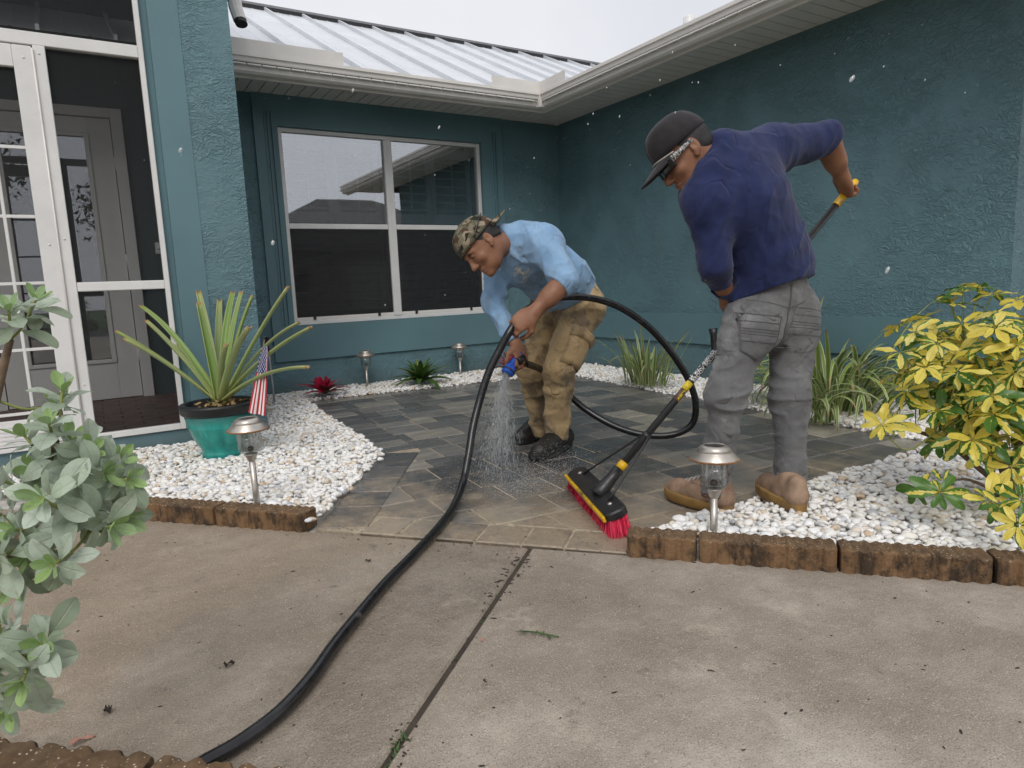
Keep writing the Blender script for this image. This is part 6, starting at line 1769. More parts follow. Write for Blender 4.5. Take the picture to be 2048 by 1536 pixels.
# cargo pocket with its flap on the near leg
ld = (KNL - HPL).normalized(); po = Vector((0.368,-0.928,0.054)); po = (po - ld * po.dot(ld)).normalized(); ps = ld.cross(po)
pc = HPL + (KNL - HPL) * 0.70
def pocket(name, c, w_, h0, h1_, out, mat, par):
    rows = []
    for i in range(7):
        t = i / 6; row = []
        for j in range(9):
            s = j / 8 * 2 - 1
            r_ = 0.101 - 0.02 * ((c + ld * (h0 + (h1_ - h0) * t)) - HPL).length / (KNL - HPL).length * 1.1
            edge = min(1, 4 * min(t, 1 - t) + 0.25) * min(1, 3 * (1 - abs(s)) + 0.2)
            a = s * w_ / r_
            row.append(c + ld * (h0 + (h1_ - h0) * t) + (po * math.cos(a) + ps * math.sin(a)) * (r_ + 0.006 + out * edge + 0.003 * math.sin(9 * t + 5 * s)))
        rows.append(row)
    b = MB(); b.grid(rows); return b.build(name, M[mat], par)
pk = pocket('cargo_pocket', pc, 0.085, -0.09, 0.085, 0.012, 'tan_pants', pants1); thick(pk, 0.004)
fp = pocket('pocket_flap', pc, 0.092, -0.12, -0.062, 0.024, 'tan_pants', pants1); thick(fp, 0.004)
foot((1.763,2.705,0), (2.137,2.899,0), ANL, 0.012, 'black_shoe', 'shoe_sole', lm, 1.08)
foot((1.886,3.046,0), (2.195,3.213,0), ANR, 0.012, 'black_shoe', 'shoe_sole', lm, 1.08)
b = cap_mesh(h1, 0.092, 0.088, 0.104, 0.034); cp1 = b.build('cap', M['camo'], lm); thick(cp1, 0.004)
b = brim_mesh(h1, -1, 0.085, 0.088, 0.104, 0.034, 0.012); bm_ = b.build('visor', M['camo'], cp1); thick(bm_, 0.004)
b = MB(); rows = []
for i in range(4):
    rows.append([h1.p(0.0895 * math.sin(a), -0.008 + 0.1055 * math.cos(a), 0.034 + 0.010 * i) for a in np.linspace(-0.55, 0.55, 13)])
b.grid(rows); b.build('strap_opening', M['black_plastic'], cp1)
b = MB(); b.lathe([(0.007, -0.002), (0.006, 0.004), (0.0, 0.006)], tuple(h1.p(0, -0.002, 0.127)), 10, axis=tuple(h1.U)); b.build('cap_button', M['camo'], cp1)
hr = [h1.e(0, -0.016, 0.026, (0.0765, 0.094, 0.086)), h1.e(0, -0.05, -0.015, (0.062, 0.048, 0.04))]
link('hair', sdf_mesh('hair', hr, 0.004, [Half(h1.p(0, 0.03, 0.01), h1.F - h1.U * 0.55, rad=0.2), Half(h1.p(0, -0.03, -0.015), -h1.U - h1.F * -0.25, rad=0.2)]), M['hair'], lm)
for sx in (1, -1):
    b = MB(); b.tube([h1.p(sx * 0.016, 0.087, 0.017), h1.p(sx * 0.030, 0.088, 0.021), h1.p(sx * 0.048, 0.076, 0.016)], [0.003, 0.0042, 0.002], 7); b.build('eyebrow', M['hair'], lm)
    b = MB(); b.tube([h1.p(sx * 0.020, 0.0835, 0.000), h1.p(sx * 0.031, 0.0865, 0.002), h1.p(sx * 0.042, 0.081, -0.001)], [0.0012, 0.0026, 0.0012], 6); b.build('eyelash', M['hair'], lm)
sg = empty('sunglasses', (0, 0, 0)); sg.parent = lm; sg.location = -lm.location
for sx in (1, -1):
    b = MB(); b.tube(spline([h1.p(sx * 0.073, -0.078, 0.086), h1.p(sx * 0.090, -0.05, 0.078), h1.p(sx * 0.096, 0.01, 0.056), h1.p(sx * 0.094, 0.035, 0.045)], 5), 0.0032, 8); b.build('temple_arm', M['lens_black'], sg)
# printed chest logo
from mathutils.bvhtree import BVHTree
def wrap_print(name, parent, me, org, ex, ey, mat, surf, lift=0.0018, ref=None, off=(0, 0), up=0.25):
    ex = Vector(ex).normalized(); ey = Vector(ey); ey = (ey - ex * ey.dot(ex)).normalized(); nz = ex.cross(ey)
    bv = BVHTree.FromPolygons([v.co[:] for v in surf.data.vertices], [p.vertices[:] for p in surf.data.polygons])
    if ref is not None:
        h, _, _, _ = bv.ray_cast(Vector(ref), (Vector(org) - Vector(ref)).normalized())
        if h is not None: org = h - ex * off[0] - ey * off[1]
    for v in me.vertices:
        p = Vector(org) + ex * v.co.x + ey * v.co.y
        h, n_, _, _ = bv.ray_cast(p + nz * up, -nz)
        if h is None: h = bv.find_nearest(p)[0]
        v.co = h + nz * lift
    me.materials.clear(); link(name, me, M[mat], parent)
M['logo'] = simple('cream_print', (0.62, 0.60, 0.53), 0.7)
lo = V3((1.68,2.621,0.875)); lex = (0.562,-0.207,0.801); ley = (-0.645,0.497,0.581)
LREF = dict(ref=V3((1.641,2.535,0.928)), up=0.035)
lo = V3((1.817,2.807,0.933))
wrap_print('chest_lettering', shirt1, text_mesh('DJ BROTHERS', 0.0135, 0.0004), lo, lex, ley, 'logo', shirt1, off=(0.036, 0.016), **LREF)
wrap_print('chest_lettering', shirt1, text_mesh('LAWN MAINTENANCE', 0.0078, 0.0001), lo, lex, ley, 'logo', shirt1, off=(0.036, 0.026), **LREF)
b = MB()
tr_ = random.Random(4)
def stroke(p, q, w0, w1):
    d = Vector((q[0] - p[0], q[1] - p[1])).normalized(); n = Vector((-d.y, d.x)); i = len(b.v); m = 4
    for k in range(m + 1):
        t = k / m; c = (p[0] + (q[0] - p[0]) * t, p[1] + (q[1] - p[1]) * t); w_ = w0 + (w1 - w0) * t
        b.v += [(c[0] + n.x * w_, c[1] + n.y * w_, 0), (c[0] - n.x * w_, c[1] - n.y * w_, 0)]
    for k in range(m): b.face((i + 2 * k, i + 2 * k + 1, i + 2 * k + 3, i + 2 * k + 2))
stroke((0.045, 0.024), (0.045, 0.050), 0.0045, 0.003)
for k in range(7):
    a = R(20 + 23.5 * k); stroke((0.045, 0.046), (0.045 + 0.027 * math.cos(a), 0.048 + 0.024 * math.sin(a)), 0.0022, 0.0008)
for k in range(5):
    a = R(200 + 35 * k); stroke((0.045, 0.028), (0.045 + 0.016 * math.cos(a), 0.028 + 0.008 * math.sin(a)), 0.0018, 0.0006)
for k in range(26):
    a = tr_.uniform(0.1, 3.04); r_ = tr_.uniform(0.018, 0.030); x_, y_ = 0.045 + r_ * math.cos(a), 0.050 + r_ * 0.85 * math.sin(a)
    stroke((x_ - 0.0022, y_), (x_ + 0.0022, y_ + 0.001), 0.0016, 0.0012)
wrap_print('tree_emblem', shirt1, b.mesh('tree'), lo, lex, ley, 'logo', shirt1, off=(0.045, 0.026), **LREF)

# ---------------------------------------------------------------- worker in navy with the broom
rm_ = empty('person', (2.088,1.642,0), label='worker seen from behind in navy shirt, dark cap and grey jeans, pushing the broom', cat='person')
PEL = V3((2.173,1.638,0.784)); WST = V3((2.151,1.642,0.933)); CHE = V3((2.043,1.661,1.14)); NEC = V3((1.96,1.717,1.307))
SHL = V3((1.846,1.661,1.127)); ELL = V3((1.862,1.639,0.92)); WRL = V3((2.015,1.711,0.781))
SHR = V3((2.209,1.688,1.339)); ELR = V3((2.486,1.645,1.387)); WRR = V3((2.61,1.653,1.255))
HPL = V3((2.052,1.645,0.739)); KNL = V3((1.904,1.628,0.456)); ANL = V3((1.898,1.668,0.115))
HPR = V3((2.271,1.618,0.738)); KNR = V3((2.186,1.567,0.419)); ANR = V3((2.159,1.541,0.1))
h2 = Head((1.837,1.758,1.312), (-0.693,0.34,-0.635), (-0.45,0.391,0.802), 1.07)
tf = (-0.039,0.935,-0.351)
body = h2.prims()
body += chain([NEC + (CHE - NEC) * 0.15, h2.p(0, -0.035, -0.045)], [0.060, 0.058], 0.03)
body += [Prim(PEL, WST, 0.115, 0.115, 0.06, thin=tf, q=0.75), Prim(WST, CHE, 0.115, 0.13, 0.06, thin=tf, q=0.75), Prim(CHE, NEC, 0.12, 0.055, 0.05, thin=tf, q=0.75)]
body += chain([SHL, ELL, WRL], [0.045, 0.040, 0.029], 0.03) + chain([SHR, ELR, WRR], [0.045, 0.043, 0.029], 0.03)
body += [Prim(ELR + (WRR - ELR) * 0.1, ELR + (WRR - ELR) * 0.55, 0.042, 0.040, 0.03)]
body += chain([HPL, KNL, ANL], [0.07, 0.05, 0.035], 0.03) + chain([HPR, KNR, ANR], [0.07, 0.05, 0.035], 0.03)
gR = HP(hl - 0.045)
body += hand_prims(WRR, gR - WRR + Vector((0.101,0.238,-0.966)) * 0.05, (0.993,-0.116,-0.04), 1.05, 1.05, thumb_side=-1)
gL = s0 + hd * ((V3((2.124,1.75,0.71)) - s0).dot(hd))
body += hand_prims(WRL, gL - WRL, (0.474,0.389,-0.79), 1.0, 1.0, thumb_side=-1)
link('body', sdf_mesh('body', body, 0.0038), M['skin'], rm_)
HEM = PEL + (WST - PEL) * 0.06
bkn = (-0.284,-0.932,0.226)
cuL = ELL + (WRL - ELL) * 0.42; cuR = ELR + (WRR - ELR) * 0.06
sh2 = [Prim(PEL + (PEL - WST) * 0.5, WST, 0.166, 0.160, 0.07, thin=tf, q=0.80, fold=(0.004, 0.10)), Prim(WST, CHE, 0.160, 0.168, 0.07, thin=tf, q=0.78), Prim(CHE, NEC + (CHE - NEC) * 0.1, 0.155, 0.085, 0.07, thin=tf, q=0.80),
       Prim(CHE + (SHL - CHE) * 0.4, SHL, 0.11, 0.078, 0.07), Prim(NEC + (CHE - NEC) * 0.45, SHR, 0.10, 0.085, 0.07),
       Prim(SHL, ELL, 0.066, 0.050, 0.05, fold=(0.004, 0.07)), Prim(ELL, cuL + (WRL - ELL) * 0.2, 0.050, 0.044, 0.04, fold=(0.005, 0.04)), Prim((2.07,1.654,0.853), (2.035,1.649,0.699), 0.078, 0.078, 0.03), Prim(SHR, ELR, 0.084, 0.062, 0.05, fold=(0.006, 0.055)), Prim(ELR, ELR + (WRR - ELR) * 0.25, 0.062, 0.058, 0.03, fold=(0.004, 0.04)),
       # thrown-back hood gathered round the neck and jaw
       Prim((1.962,1.696,1.331), (1.857,1.661,1.236), 0.040, 0.038, 0.05, fold=(0.004, 0.05)), Prim((1.857,1.661,1.236), (1.82,1.682,1.159), 0.038, 0.034, 0.05, fold=(0.004, 0.05)), Prim((1.82,1.682,1.159), (1.85,1.761,1.17), 0.034, 0.032, 0.04), Prim((1.962,1.696,1.331), (2.077,1.695,1.323), 0.042, 0.060, 0.06, fold=(0.004, 0.06)), Prim((1.986,1.731,1.346), (2.002,1.815,1.34), 0.042, 0.040, 0.04)]
def wr_navy(P):
    # long folds hang diagonally across the back
    q = P @ np.array((0.695,-0.514,-0.502)); t = P @ np.array((0.498,-0.159,0.852)); w = P @ np.array((-0.518,-0.843,0.146))
    env = 0.35 + 0.65 * np.clip(0.95 - (P[:, 2] - 0.78) * 2.0, 0, 1)
    n = ridge(np.stack([q * 15 + 1.2 * vnoise(P * 5.0), t * 3.2, w * 4], 1) + 4.4)
    return -0.013 * (n - 0.35) * env - 0.003 * (ridge(P * 17.0 + 6.2) - 0.4)
hemn = Vector((0.142,-0.306,-0.941))
cuts2 = [Half(V3((2.15,1.635,0.819)), hemn, rad=0.32), Half(cuL, WRL - ELL, rad=0.053), Half(cuR, (WRR - ELR).normalized() + (ELR - SHR).normalized() * 0.5, rad=0.09)]
shirt2 = link('shirt', sdf_mesh('shirt', sh2, 0.005, cuts2, wr_navy), M['navy_shirt'], rm_)
def wr_jeans(P):
    env = np.clip(1.0 - np.abs(P[:, 2] - 0.44) * 2.2, 0.2, 1) + np.clip(0.8 - P[:, 2] * 4, 0, 0.8)
    n = ridge(P * np.array([8, 8, 21.0]) + 3.1 + 0.8 * vnoise(P * 7.0)[:, None])
    return -0.011 * (n - 0.35) * env - 0.0025 * (ridge(P * np.array([20, 20, 34.0]) + 8.8) - 0.4)
pn2 = [Prim(PEL + (WST - PEL) * 0.4, PEL, 0.142, 0.145, 0.06, thin=tf, q=0.82), Prim(HPL, KNL, 0.095, 0.064, 0.05, fold=(0.003, 0.09)), Prim(KNL, ANL + (ANL - KNL) * 0.15, 0.063, 0.050, 0.05, fold=(0.005, 0.055)), Prim(HPR, KNR, 0.095, 0.064, 0.05, fold=(0.003, 0.09)), Prim(KNR, ANR + (ANR - KNR) * 0.15, 0.063, 0.050, 0.05, fold=(0.005, 0.055)),
       Ell(V3((2.04,1.609,0.691)), (0.088, 0.080, 0.095), (Vector((0.848,-0.528,-0.042)), Vector((-0.518,-0.843,0.146)), Vector((0.112,0.102,0.988))), 0.05), Ell(V3((2.22,1.593,0.689)), (0.085, 0.080, 0.095), (Vector((0.848,-0.528,-0.042)), Vector((-0.518,-0.843,0.146)), Vector((0.112,0.102,0.988))), 0.05)]
cuts = [Half(ANL + (ANL - KNL).normalized() * 0.030, ANL - KNL, rad=0.13), Half(ANR + (ANR - KNR).normalized() * 0.034, ANR - KNR, rad=0.13), Half(PEL + (WST - PEL) * 0.5, WST - PEL, rad=0.3)]
jeans = link('jeans', sdf_mesh('jeans', pn2, 0.005, cuts, wr_jeans), M['grey_jeans'], rm_)
# back pockets, yoke and belt loops follow the seat
def patch(name, me, org, ex, ey, surf, par, mat, lift, th):
    wrap_print(name, par, me, org, ex, ey, mat, surf, lift)
    o = par.children[-1]; return thick(o, th)
def pocket_grid(w_, h_, pt):
    b = MB(); n = 12; rows = []
    for i in range(n + 1):
        t = i / n; wd = w_ * (1 - 0.12 * t); row = []
        for j in range(n + 1):
            s = j / n * 2 - 1; row.append((s * wd, -h_ * t + (pt * (abs(s) - 0.0) if t > 0.99 else pt * abs(s) * t), 0))
        rows.append(row)
    b.grid(rows); return b.mesh('pocket')
exj = (0.964,-0.225,-0.143); eyj = (0.144,-0.035,0.989)
M['jean_seam'] = simple('jean_seam', (0.085, 0.085, 0.087), 0.9)
def on_jeans(name, mesh, org, ex, ey, lift, th, mat='grey_jeans'):
    wrap_print(name, jeans, mesh, org, ex, ey, mat, jeans, lift)
    o = [c for c in bpy.data.objects if c.parent == jeans][-1]; thick(o, th)
def frame_grid(w_, h_, pt, seam=0.0009):
    """stitched outline of a pocket as thin strips"""
    b = MB(); c = [(-w_, 0), (w_, 0), (w_ * 0.88, -h_ + pt), (0, -h_), (-w_ * 0.88, -h_ + pt)]
    segs = [(c[k], c[(k + 1) % 5]) for k in range(5)] + [((-w_ * 0.98, -h_ * 0.16), (w_ * 0.98, -h_ * 0.16)), ((-w_ * 0.95, -h_ * 0.32), (w_ * 0.95, -h_ * 0.32)), ((-w_ * 0.94, -h_ * 0.38), (w_ * 0.94, -h_ * 0.38)), ((-w_ * 0.93, -h_ * 0.44), (w_ * 0.93, -h_ * 0.44)), ((-w_ * 0.92, -h_ * 0.60), (w_ * 0.92, -h_ * 0.60))]
    for (p, q) in segs:
        d = Vector((q[0] - p[0], q[1] - p[1])).normalized(); n = Vector((-d.y, d.x)) * seam; m = 10; i = len(b.v)
        for k in range(m + 1):
            t = k / m; x, y = p[0] + (q[0] - p[0]) * t, p[1] + (q[1] - p[1]) * t; b.v += [(x + n.x, y + n.y, 0), (x - n.x, y - n.y, 0)]
        for k in range(m): b.face((i + 2 * k, i + 2 * k + 1, i + 2 * k + 3, i + 2 * k + 2))
    return b.mesh('stitch')
poL = V3((1.999,1.547,0.74)); poR = V3((2.211,1.526,0.749)); 
on_jeans('back_pocket', pocket_grid(0.074, 0.165, 0.030), poL, exj, eyj, 0.002, 0.003)
wrap_print('pocket_stitching', jeans, frame_grid(0.070, 0.160, 0.028), poL, exj, eyj, 'jean_seam', jeans, 0.0042)
exr = (0.896,0.408,-0.174); eyr = (0.103,0.049,0.993)
on_jeans('back_pocket', pocket_grid(0.072, 0.165, 0.028), poR, exr, eyr, 0.002, 0.003)
wrap_print('pocket_stitching', jeans, frame_grid(0.068, 0.160, 0.026), poR, exr, eyr, 'jean_seam', jeans, 0.0042)
def seam_line(pts2):
    b = MB(); m = 14
    for (p, q) in pts2:
        d = Vector((q[0] - p[0], q[1] - p[1])).normalized(); n = Vector((-d.y, d.x)) * 0.0016; i = len(b.v)
        for k in range(m + 1):
            t = k / m; x, y = p[0] + (q[0] - p[0]) * t, p[1] + (q[1] - p[1]) * t; b.v += [(x + n.x, y + n.y, 0), (x - n.x, y - n.y, 0)]
        for k in range(m): b.face((i + 2 * k, i + 2 * k + 1, i + 2 * k + 3, i + 2 * k + 2))
    return b.mesh('seam')
so = V3((2.121,1.528,0.786))
wrap_print('seat_seam', jeans, seam_line([((0.0, 0.06), (-0.012, -0.16)), ((0.004, 0.06), (-0.008, -0.16)), ((-0.16, 0.0), (0.0, -0.03)), ((0.0, -0.03), (0.07, 0.0))]), so, (0.933,-0.352,-0.069), (0.112,0.102,0.988), 'jean_seam', jeans, 0.0012)
foot((1.899,1.917,0.01), (1.907,1.6,0.01), ANL, 0.010, 'tan_boot', 'gum_sole', rm_, 1.02, True)
foot((2.196,1.694,0.03), (2.073,1.428,0.03), ANR, 0.028, 'tan_boot', 'gum_sole', rm_, 1.02, True)
b = cap_mesh(h2, 0.098, 0.086, 0.104, 0.036, flat=0.72); cp2 = b.build('cap', M['cap_black'], rm_); thick(cp2, 0.004)
b = brim_mesh(h2, 1, 0.086, 0.086, 0.104, 0.036, 0.024); v2 = b.build('visor', M['cap_black'], cp2); thick(v2, 0.004)
b = MB(); b.tube([h2.p(0.0895 * math.sin(a), -0.008 + 0.1085 * math.cos(a), 0.041 - 0.02 * math.sin(a) ** 2) for a in np.linspace(-1.0, 1.0, 21)], 0.0028, 8); b.build('cap_cord', M['rope'], cp2)
b = MB(); b.lathe([(0.007, -0.002), (0.006, 0.004), (0.0, 0.006)], tuple(h2.p(0, -0.002, 0.134)), 10, axis=tuple(h2.U)); b.build('cap_button', M['cap_black'], cp2)
hr = [h2.e(0, -0.016, 0.026, (0.0765, 0.094, 0.086)), h2.e(0, -0.05, -0.015, (0.062, 0.048, 0.04))]
link('hair', sdf_mesh('hair', hr, 0.004, [Half(h2.p(0, 0.03, 0.01), h2.F - h2.U * 0.55, rad=0.2), Half(h2.p(0, -0.03, -0.045), -h2.U - h2.F * -0.25, rad=0.2)]), M['hair'], rm_)
sg = empty('sunglasses', (0, 0, 0)); sg.parent = rm_; sg.location = -rm_.location
for sx in (1, -1):
    rows = [[h2.p(sx * (0.0855 - 0.004 * t), 0.075 - 0.092 * t, 0.012 + dz * (1 - 0.45 * t) + 0.004 * t) for dz in (-0.010, 0, 0.010)] for t in np.linspace(0, 1, 8)]
    b = MB(); b.grid(rows); thick(b.build('temple_arm', M['temple'], sg), 0.003)
    rows = [[h2.p(sx * (0.006 + 0.078 * t), 0.104 - 0.030 * t * t, 0.005 + dz * (1 - 0.25 * t)) for dz in (-0.024, -0.012, 0, 0.012, 0.018)] for t in np.linspace(0, 1, 9)]
    b = MB(); b.grid(rows); thick(b.build('lens', M['lens_black'], sg), 0.003)
b = MB(); b.tube([h2.p(-0.01, 0.104, 0.012), h2.p(0.01, 0.104, 0.012)], 0.003, 8); b.build('bridge', M['lens_black'], sg)

# ================================================================ water: nozzle spray, splash and drops hanging in the air
m = NT('water_drop')
g_ = m.N('ShaderNodeBsdfGlossy'); g_.inputs['Roughness'].default_value = 0.15
t_ = m.N('ShaderNodeBsdfTransparent'); t_.inputs['Color'].default_value = (0.97, 0.98, 0.98, 1)
d_ = m.N('ShaderNodeBsdfTranslucent'); d_.inputs['Color'].default_value = (0.95, 0.96, 0.97, 1)
df = m.N('ShaderNodeBsdfDiffuse'); df.inputs['Color'].default_value = (0.9, 0.91, 0.92, 1)
m1_ = m.N('ShaderNodeMixShader'); m1_.inputs[0].default_value = 0.5; m.L(d_.outputs[0], m1_.inputs[1]); m.L(df.outputs[0], m1_.inputs[2])
m2_ = m.N('ShaderNodeMixShader'); m2_.inputs[0].default_value = 0.35; m.L(m1_.outputs[0], m2_.inputs[1]); m.L(g_.outputs[0], m2_.inputs[2])
m3_ = m.N('ShaderNodeMixShader'); m3_.inputs[0].default_value = 0.5; m.L(t_.outputs[0], m3_.inputs[1]); m.L(m2_.outputs[0], m3_.inputs[2])
m.L(m3_.outputs[0], m.out.inputs[0]); M['water'] = m.mat
WV, WF = ico(1)
def drops(name, C, size, axis, elong, label, cat):
    n = len(C); C = np.asarray(C); axis = np.asarray(axis, float); axis /= np.linalg.norm(axis, axis=1)[:, None]
    base = WV[None] * np.asarray(size)[:, None, None]
    al = np.einsum('nvk,nk->nv', base, axis)
    base = base + al[..., None] * axis[:, None, :] * (np.asarray(elong)[:, None, None] - 1)
    Vv = (base + C[:, None, :]).reshape(-1, 3); nv = len(WV)
    Ff = (WF[None] + (np.arange(n) * nv)[:, None, None]).reshape(-1, 3)
    return link(name, np_mesh(name, Vv, Ff, True), M['water'], label=label, cat=cat, kind='stuff')
wr_ = np.random.default_rng(17)
# ballistic sheets from the nozzle face to the paving
n0 = np.array((1.616,2.673,0.471)); land = np.array((1.544,2.481,0)); land2 = np.array((1.706,3.058,0))
rv_ = np.array((0.848,-0.528,-0.042)); fv_ = np.array((-0.518,-0.843,0.146)); fv_[2] = 0; rv_[2] = 0
Cs, Sz, Ax, Elg = [], [], [], []
for k in range(230):       # jets
    off = wr_.normal(0, 0.009, 3)
    tgt = np.array((1.652,2.837,0)) + rv_ * wr_.normal(0, 0.055) + fv_ * wr_.normal(0, 0.12)
    tgt[2] = 0.006; src = n0 + off
    nd_ = wr_.integers(16, 30)
    for q in range(nd_):
        t = wr_.random() ** 0.85
        # nearly straight fall with slight outward throw
        h_ = t ** 0.72
        p = src * (1 - h_) + tgt * h_; p[2] = src[2] + (tgt[2] - src[2]) * t
        Cs.append(p + wr_.normal(0, 0.0025 + 0.004 * t, 3)); Sz.append(wr_.uniform(0.0004, 0.0010)); Ax.append(tgt - src + wr_.normal(0, 0.02, 3)); Elg.append(wr_.uniform(6.0, 22.0))
drops('water_spray', Cs, Sz, Ax, Elg, 'fan of water drops falling from the blue hose nozzle onto the pavers', 'water')
Cs, Sz, Ax, Elg = [], [], [], []
for k in range(5200):      # splash
    p = np.array((1.57,2.459,0)) + rv_ * wr_.normal(0.0, 0.16) + fv_ * wr_.normal(0, 0.16); p[2] = 0.006 + abs(wr_.normal(0, 0.03)) * (wr_.random() < 0.75)
    Cs.append(p); Sz.append(wr_.uniform(0.0005, 0.0013)); Ax.append(wr_.normal(0, 1, 3) + np.array([0, 0, 1])); Elg.append(wr_.uniform(1, 2.2))
for k in range(420):       # bounce round the near shoe
    p = np.array((1.844,2.672,0)) + rv_ * wr_.normal(0.02, 0.08) + fv_ * wr_.normal(0.05, 0.06); p[2] = 0.01 + abs(wr_.normal(0, 0.05))
    Cs.append(p); Sz.append(wr_.uniform(0.0006, 0.0017)); Ax.append(wr_.normal(0, 1, 3)); Elg.append(wr_.uniform(1, 1.6))
drops('water_splash', Cs, Sz, Ax, Elg, 'splashing water droplets bouncing off the pavers around the black shoes', 'water')

air = [[2.131,1.599,1.732],[1.57,1.437,1.585],[1.242,1.227,1.414],[1.841,1.042,1.532],[1.944,1.018,1.517],[1.403,0.72,1.327],[2.716,1.57,1.776],[1.609,0.916,1.411],[2.146,0.934,1.491],[2.558,1.47,1.616],[2.379,1.482,1.558],[1.892,1.192,1.53],[2.107,1.372,1.571],[1.852,1.333,1.6],[1.425,1.098,1.452],[0.993,0.975,1.196],[1.762,1.555,1.376],[0.998,1.249,1.234],[1.633,2.013,1.489],[0.986,0.91,1.233],[1.744,1.636,1.511],[1.61,1.355,1.372],[1.265,1.447,1.319],[1.02,1.398,1.236],[1.455,1.955,1.377],[0.711,1.292,1.216],[1.091,1.984,1.288],[1.185,2.096,1.305],[0.674,1.466,1.256],[0.942,2.269,1.438],[0.483,2.065,1.436],[0.433,1.626,1.323],[0.449,1.234,1.244],[0.77,1.135,1.126],[1.364,2.044,1.198],[1.452,2.187,1.317],[0.878,1.585,1.095],[0.886,1.799,0.86],[0.239,1.771,1.437],[0.192,2.503,1.325],[0.296,2.457,1.339],[0.099,1.816,1.369],[1.174,1.795,1.042],[1.371,1.769,1.099],[2.382,1.108,1.415],[2.592,1.251,1.425],[1.703,0.768,1.272],[1.503,1.924,1.449],[1.009,1.468,1.069],[1.12,1.793,1.112],[1.328,2.227,1.209],[1.007,2.07,1.251],[1.249,2.036,1.088],[1.448,1.803,1.373],[1.64,1.942,1.562],[0.95,1.827,1.274],[0.809,1.748,1.029],[0.609,1.57,0.845],[0.841,1.581,0.918],[0.933,1.556,0.922],[1.544,1.622,1.447],[2.136,1.792,1.729],[1.607,1.089,1.509],[1.332,0.995,1.331],[1.935,1.732,1.633],[1.536,1.239,1.376],[0.922,1.038,1.217],[2.141,1.508,1.013],[1.088,0.986,0.874],[1.199,1.11,0.845],[2.066,0.996,1.025],[1.315,0.813,1.001],[2.104,1.581,0.966],[1.505,1.258,0.977],[0.305,1.348,0.98],[0.257,1.645,1.202],[1.75,0.986,1.281],[2.669,1.379,1.558],[1.877,1.14,1.296],[2.277,1.197,1.252],[1.691,1.882,1.289],[1.588,1.843,1.326],[1.329,1.359,1.396],[0.609,1.222,1.189],[1.316,0.734,0.879],[0.31,1.369,0.981],[0.475,1.317,1.267],[1.299,0.808,1.249],[0.178,1.482,1.166]]
asz = [0.0008,0.0019,0.0016,0.0006,0.0006,0.0004,0.0009,0.001,0.0007,0.0024,0.0008,0.0008,0.0014,0.0007,0.0006,0.0013,0.0007,0.0015,0.0024,0.0012,0.0015,0.0006,0.0018,0.0007,0.0008,0.0006,0.0011,0.0012,0.0005,0.001,0.0008,0.0008,0.0005,0.0013,0.0012,0.001,0.0007,0.0019,0.0006,0.0014,0.0014,0.0008,0.0014,0.0007,0.002,0.001,0.0005,0.001,0.0006,0.0014,0.0017,0.0021,0.0008,0.0007,0.0023,0.001,0.0013,0.0016,0.0006,0.0006,0.0011,0.0024,0.0007,0.0014,0.0008,0.0006,0.0004,0.0023,0.0006,0.0008,0.001,0.0007,0.0016,0.0007,0.0009,0.0005,0.0007,0.0024,0.0008,0.0011,0.001,0.0009,0.0017,0.0021,0.0039,0.0039,0.0021,0.0039,0.0034]
drops('air_droplets', air, asz, [np.array((0.412,-0.096,0.906)) + wr_.normal(0, 0.15, 3) for _ in air], [wr_.uniform(1.2, 2.4) for _ in air], 'scattered white water drops hanging in the air in front of the house walls', 'water')

# ================================================================ debris on the driveway
deb = random.Random(9)
M['debris'] = simple('dark_debris', (0.035, 0.026, 0.02), 0.9, 0, 0.4, 40)
M['weed'] = simple('weed_leaf', (0.05, 0.095, 0.022), 0.6, 0, 0.3, 30)
M['pink_leaf'] = simple('fallen_pink_leaf', (0.48, 0.24, 0.17), 0.6, 0, 0.2, 30)
def fallen(p, L, W, mat, label, az, cat='leaf', wave=0.5):
    me = leaf_mesh('blade', L, W, lance, 0.5, n=6, droop=0.5, fold=0.5, wave=wave, seed=deb.randrange(99))
    o = empty('fallen_leaf', p, label=label, cat=cat)
    put_leaf('leaf_blade', me, M[mat], o, p, (math.cos(az), math.sin(az), 0.12), (0.1, 0, 1))
fallen((-0.137,1.53,0.006), 0.045, 0.016, 'pink_leaf', 'pinkish dry leaf lying next to the bottom left edging block', 0.15)
fallen((0.731,1.387,0.004), 0.018, 0.010, 'orange_leaf' if 'orange_leaf' in M else 'pink_leaf', 'tiny orange leaf caught in the driveway joint', 0.9)
fallen((-0.071,1.606,0.006), 0.03, 0.02, 'debris', 'dark shrivelled leaf on the driveway below the silver shrub', 1.5, wave=1.2)
fallen((0.172,1.65,0.006), 0.026, 0.016, 'debris', 'dark curled leaf on the driveway left of the hose', 0.4, wave=1.2)
fallen((0.677,2.038,0.006), 0.024, 0.012, 'debris', 'small dark leaf near the hose below the pavers', 1.9, wave=1.0)
tw = empty('green_sprig', (0.868,1.329,0.004), label='small green sprig lying right of the driveway joint', cat='sprig')
b = MB(); b.tube([(0.834,1.37,0.005), (0.864,1.334,0.008), (0.897,1.287,0.005)], 0.0016, 6); b.build('stem', M['weed'], tw)
wl = leaf_mesh('leaf', 0.02, 0.006, lance, 0.5, n=4)
for k in range(8): put_leaf('leaf', wl, M['weed'], tw, Vector((0.837,1.362,0.006)) * (1 - k / 8) + Vector((0.891,1.295,0.006)) * (k / 8), (deb.uniform(-1, 1), deb.uniform(-1, 1), 0.1), (0, 0, 1))
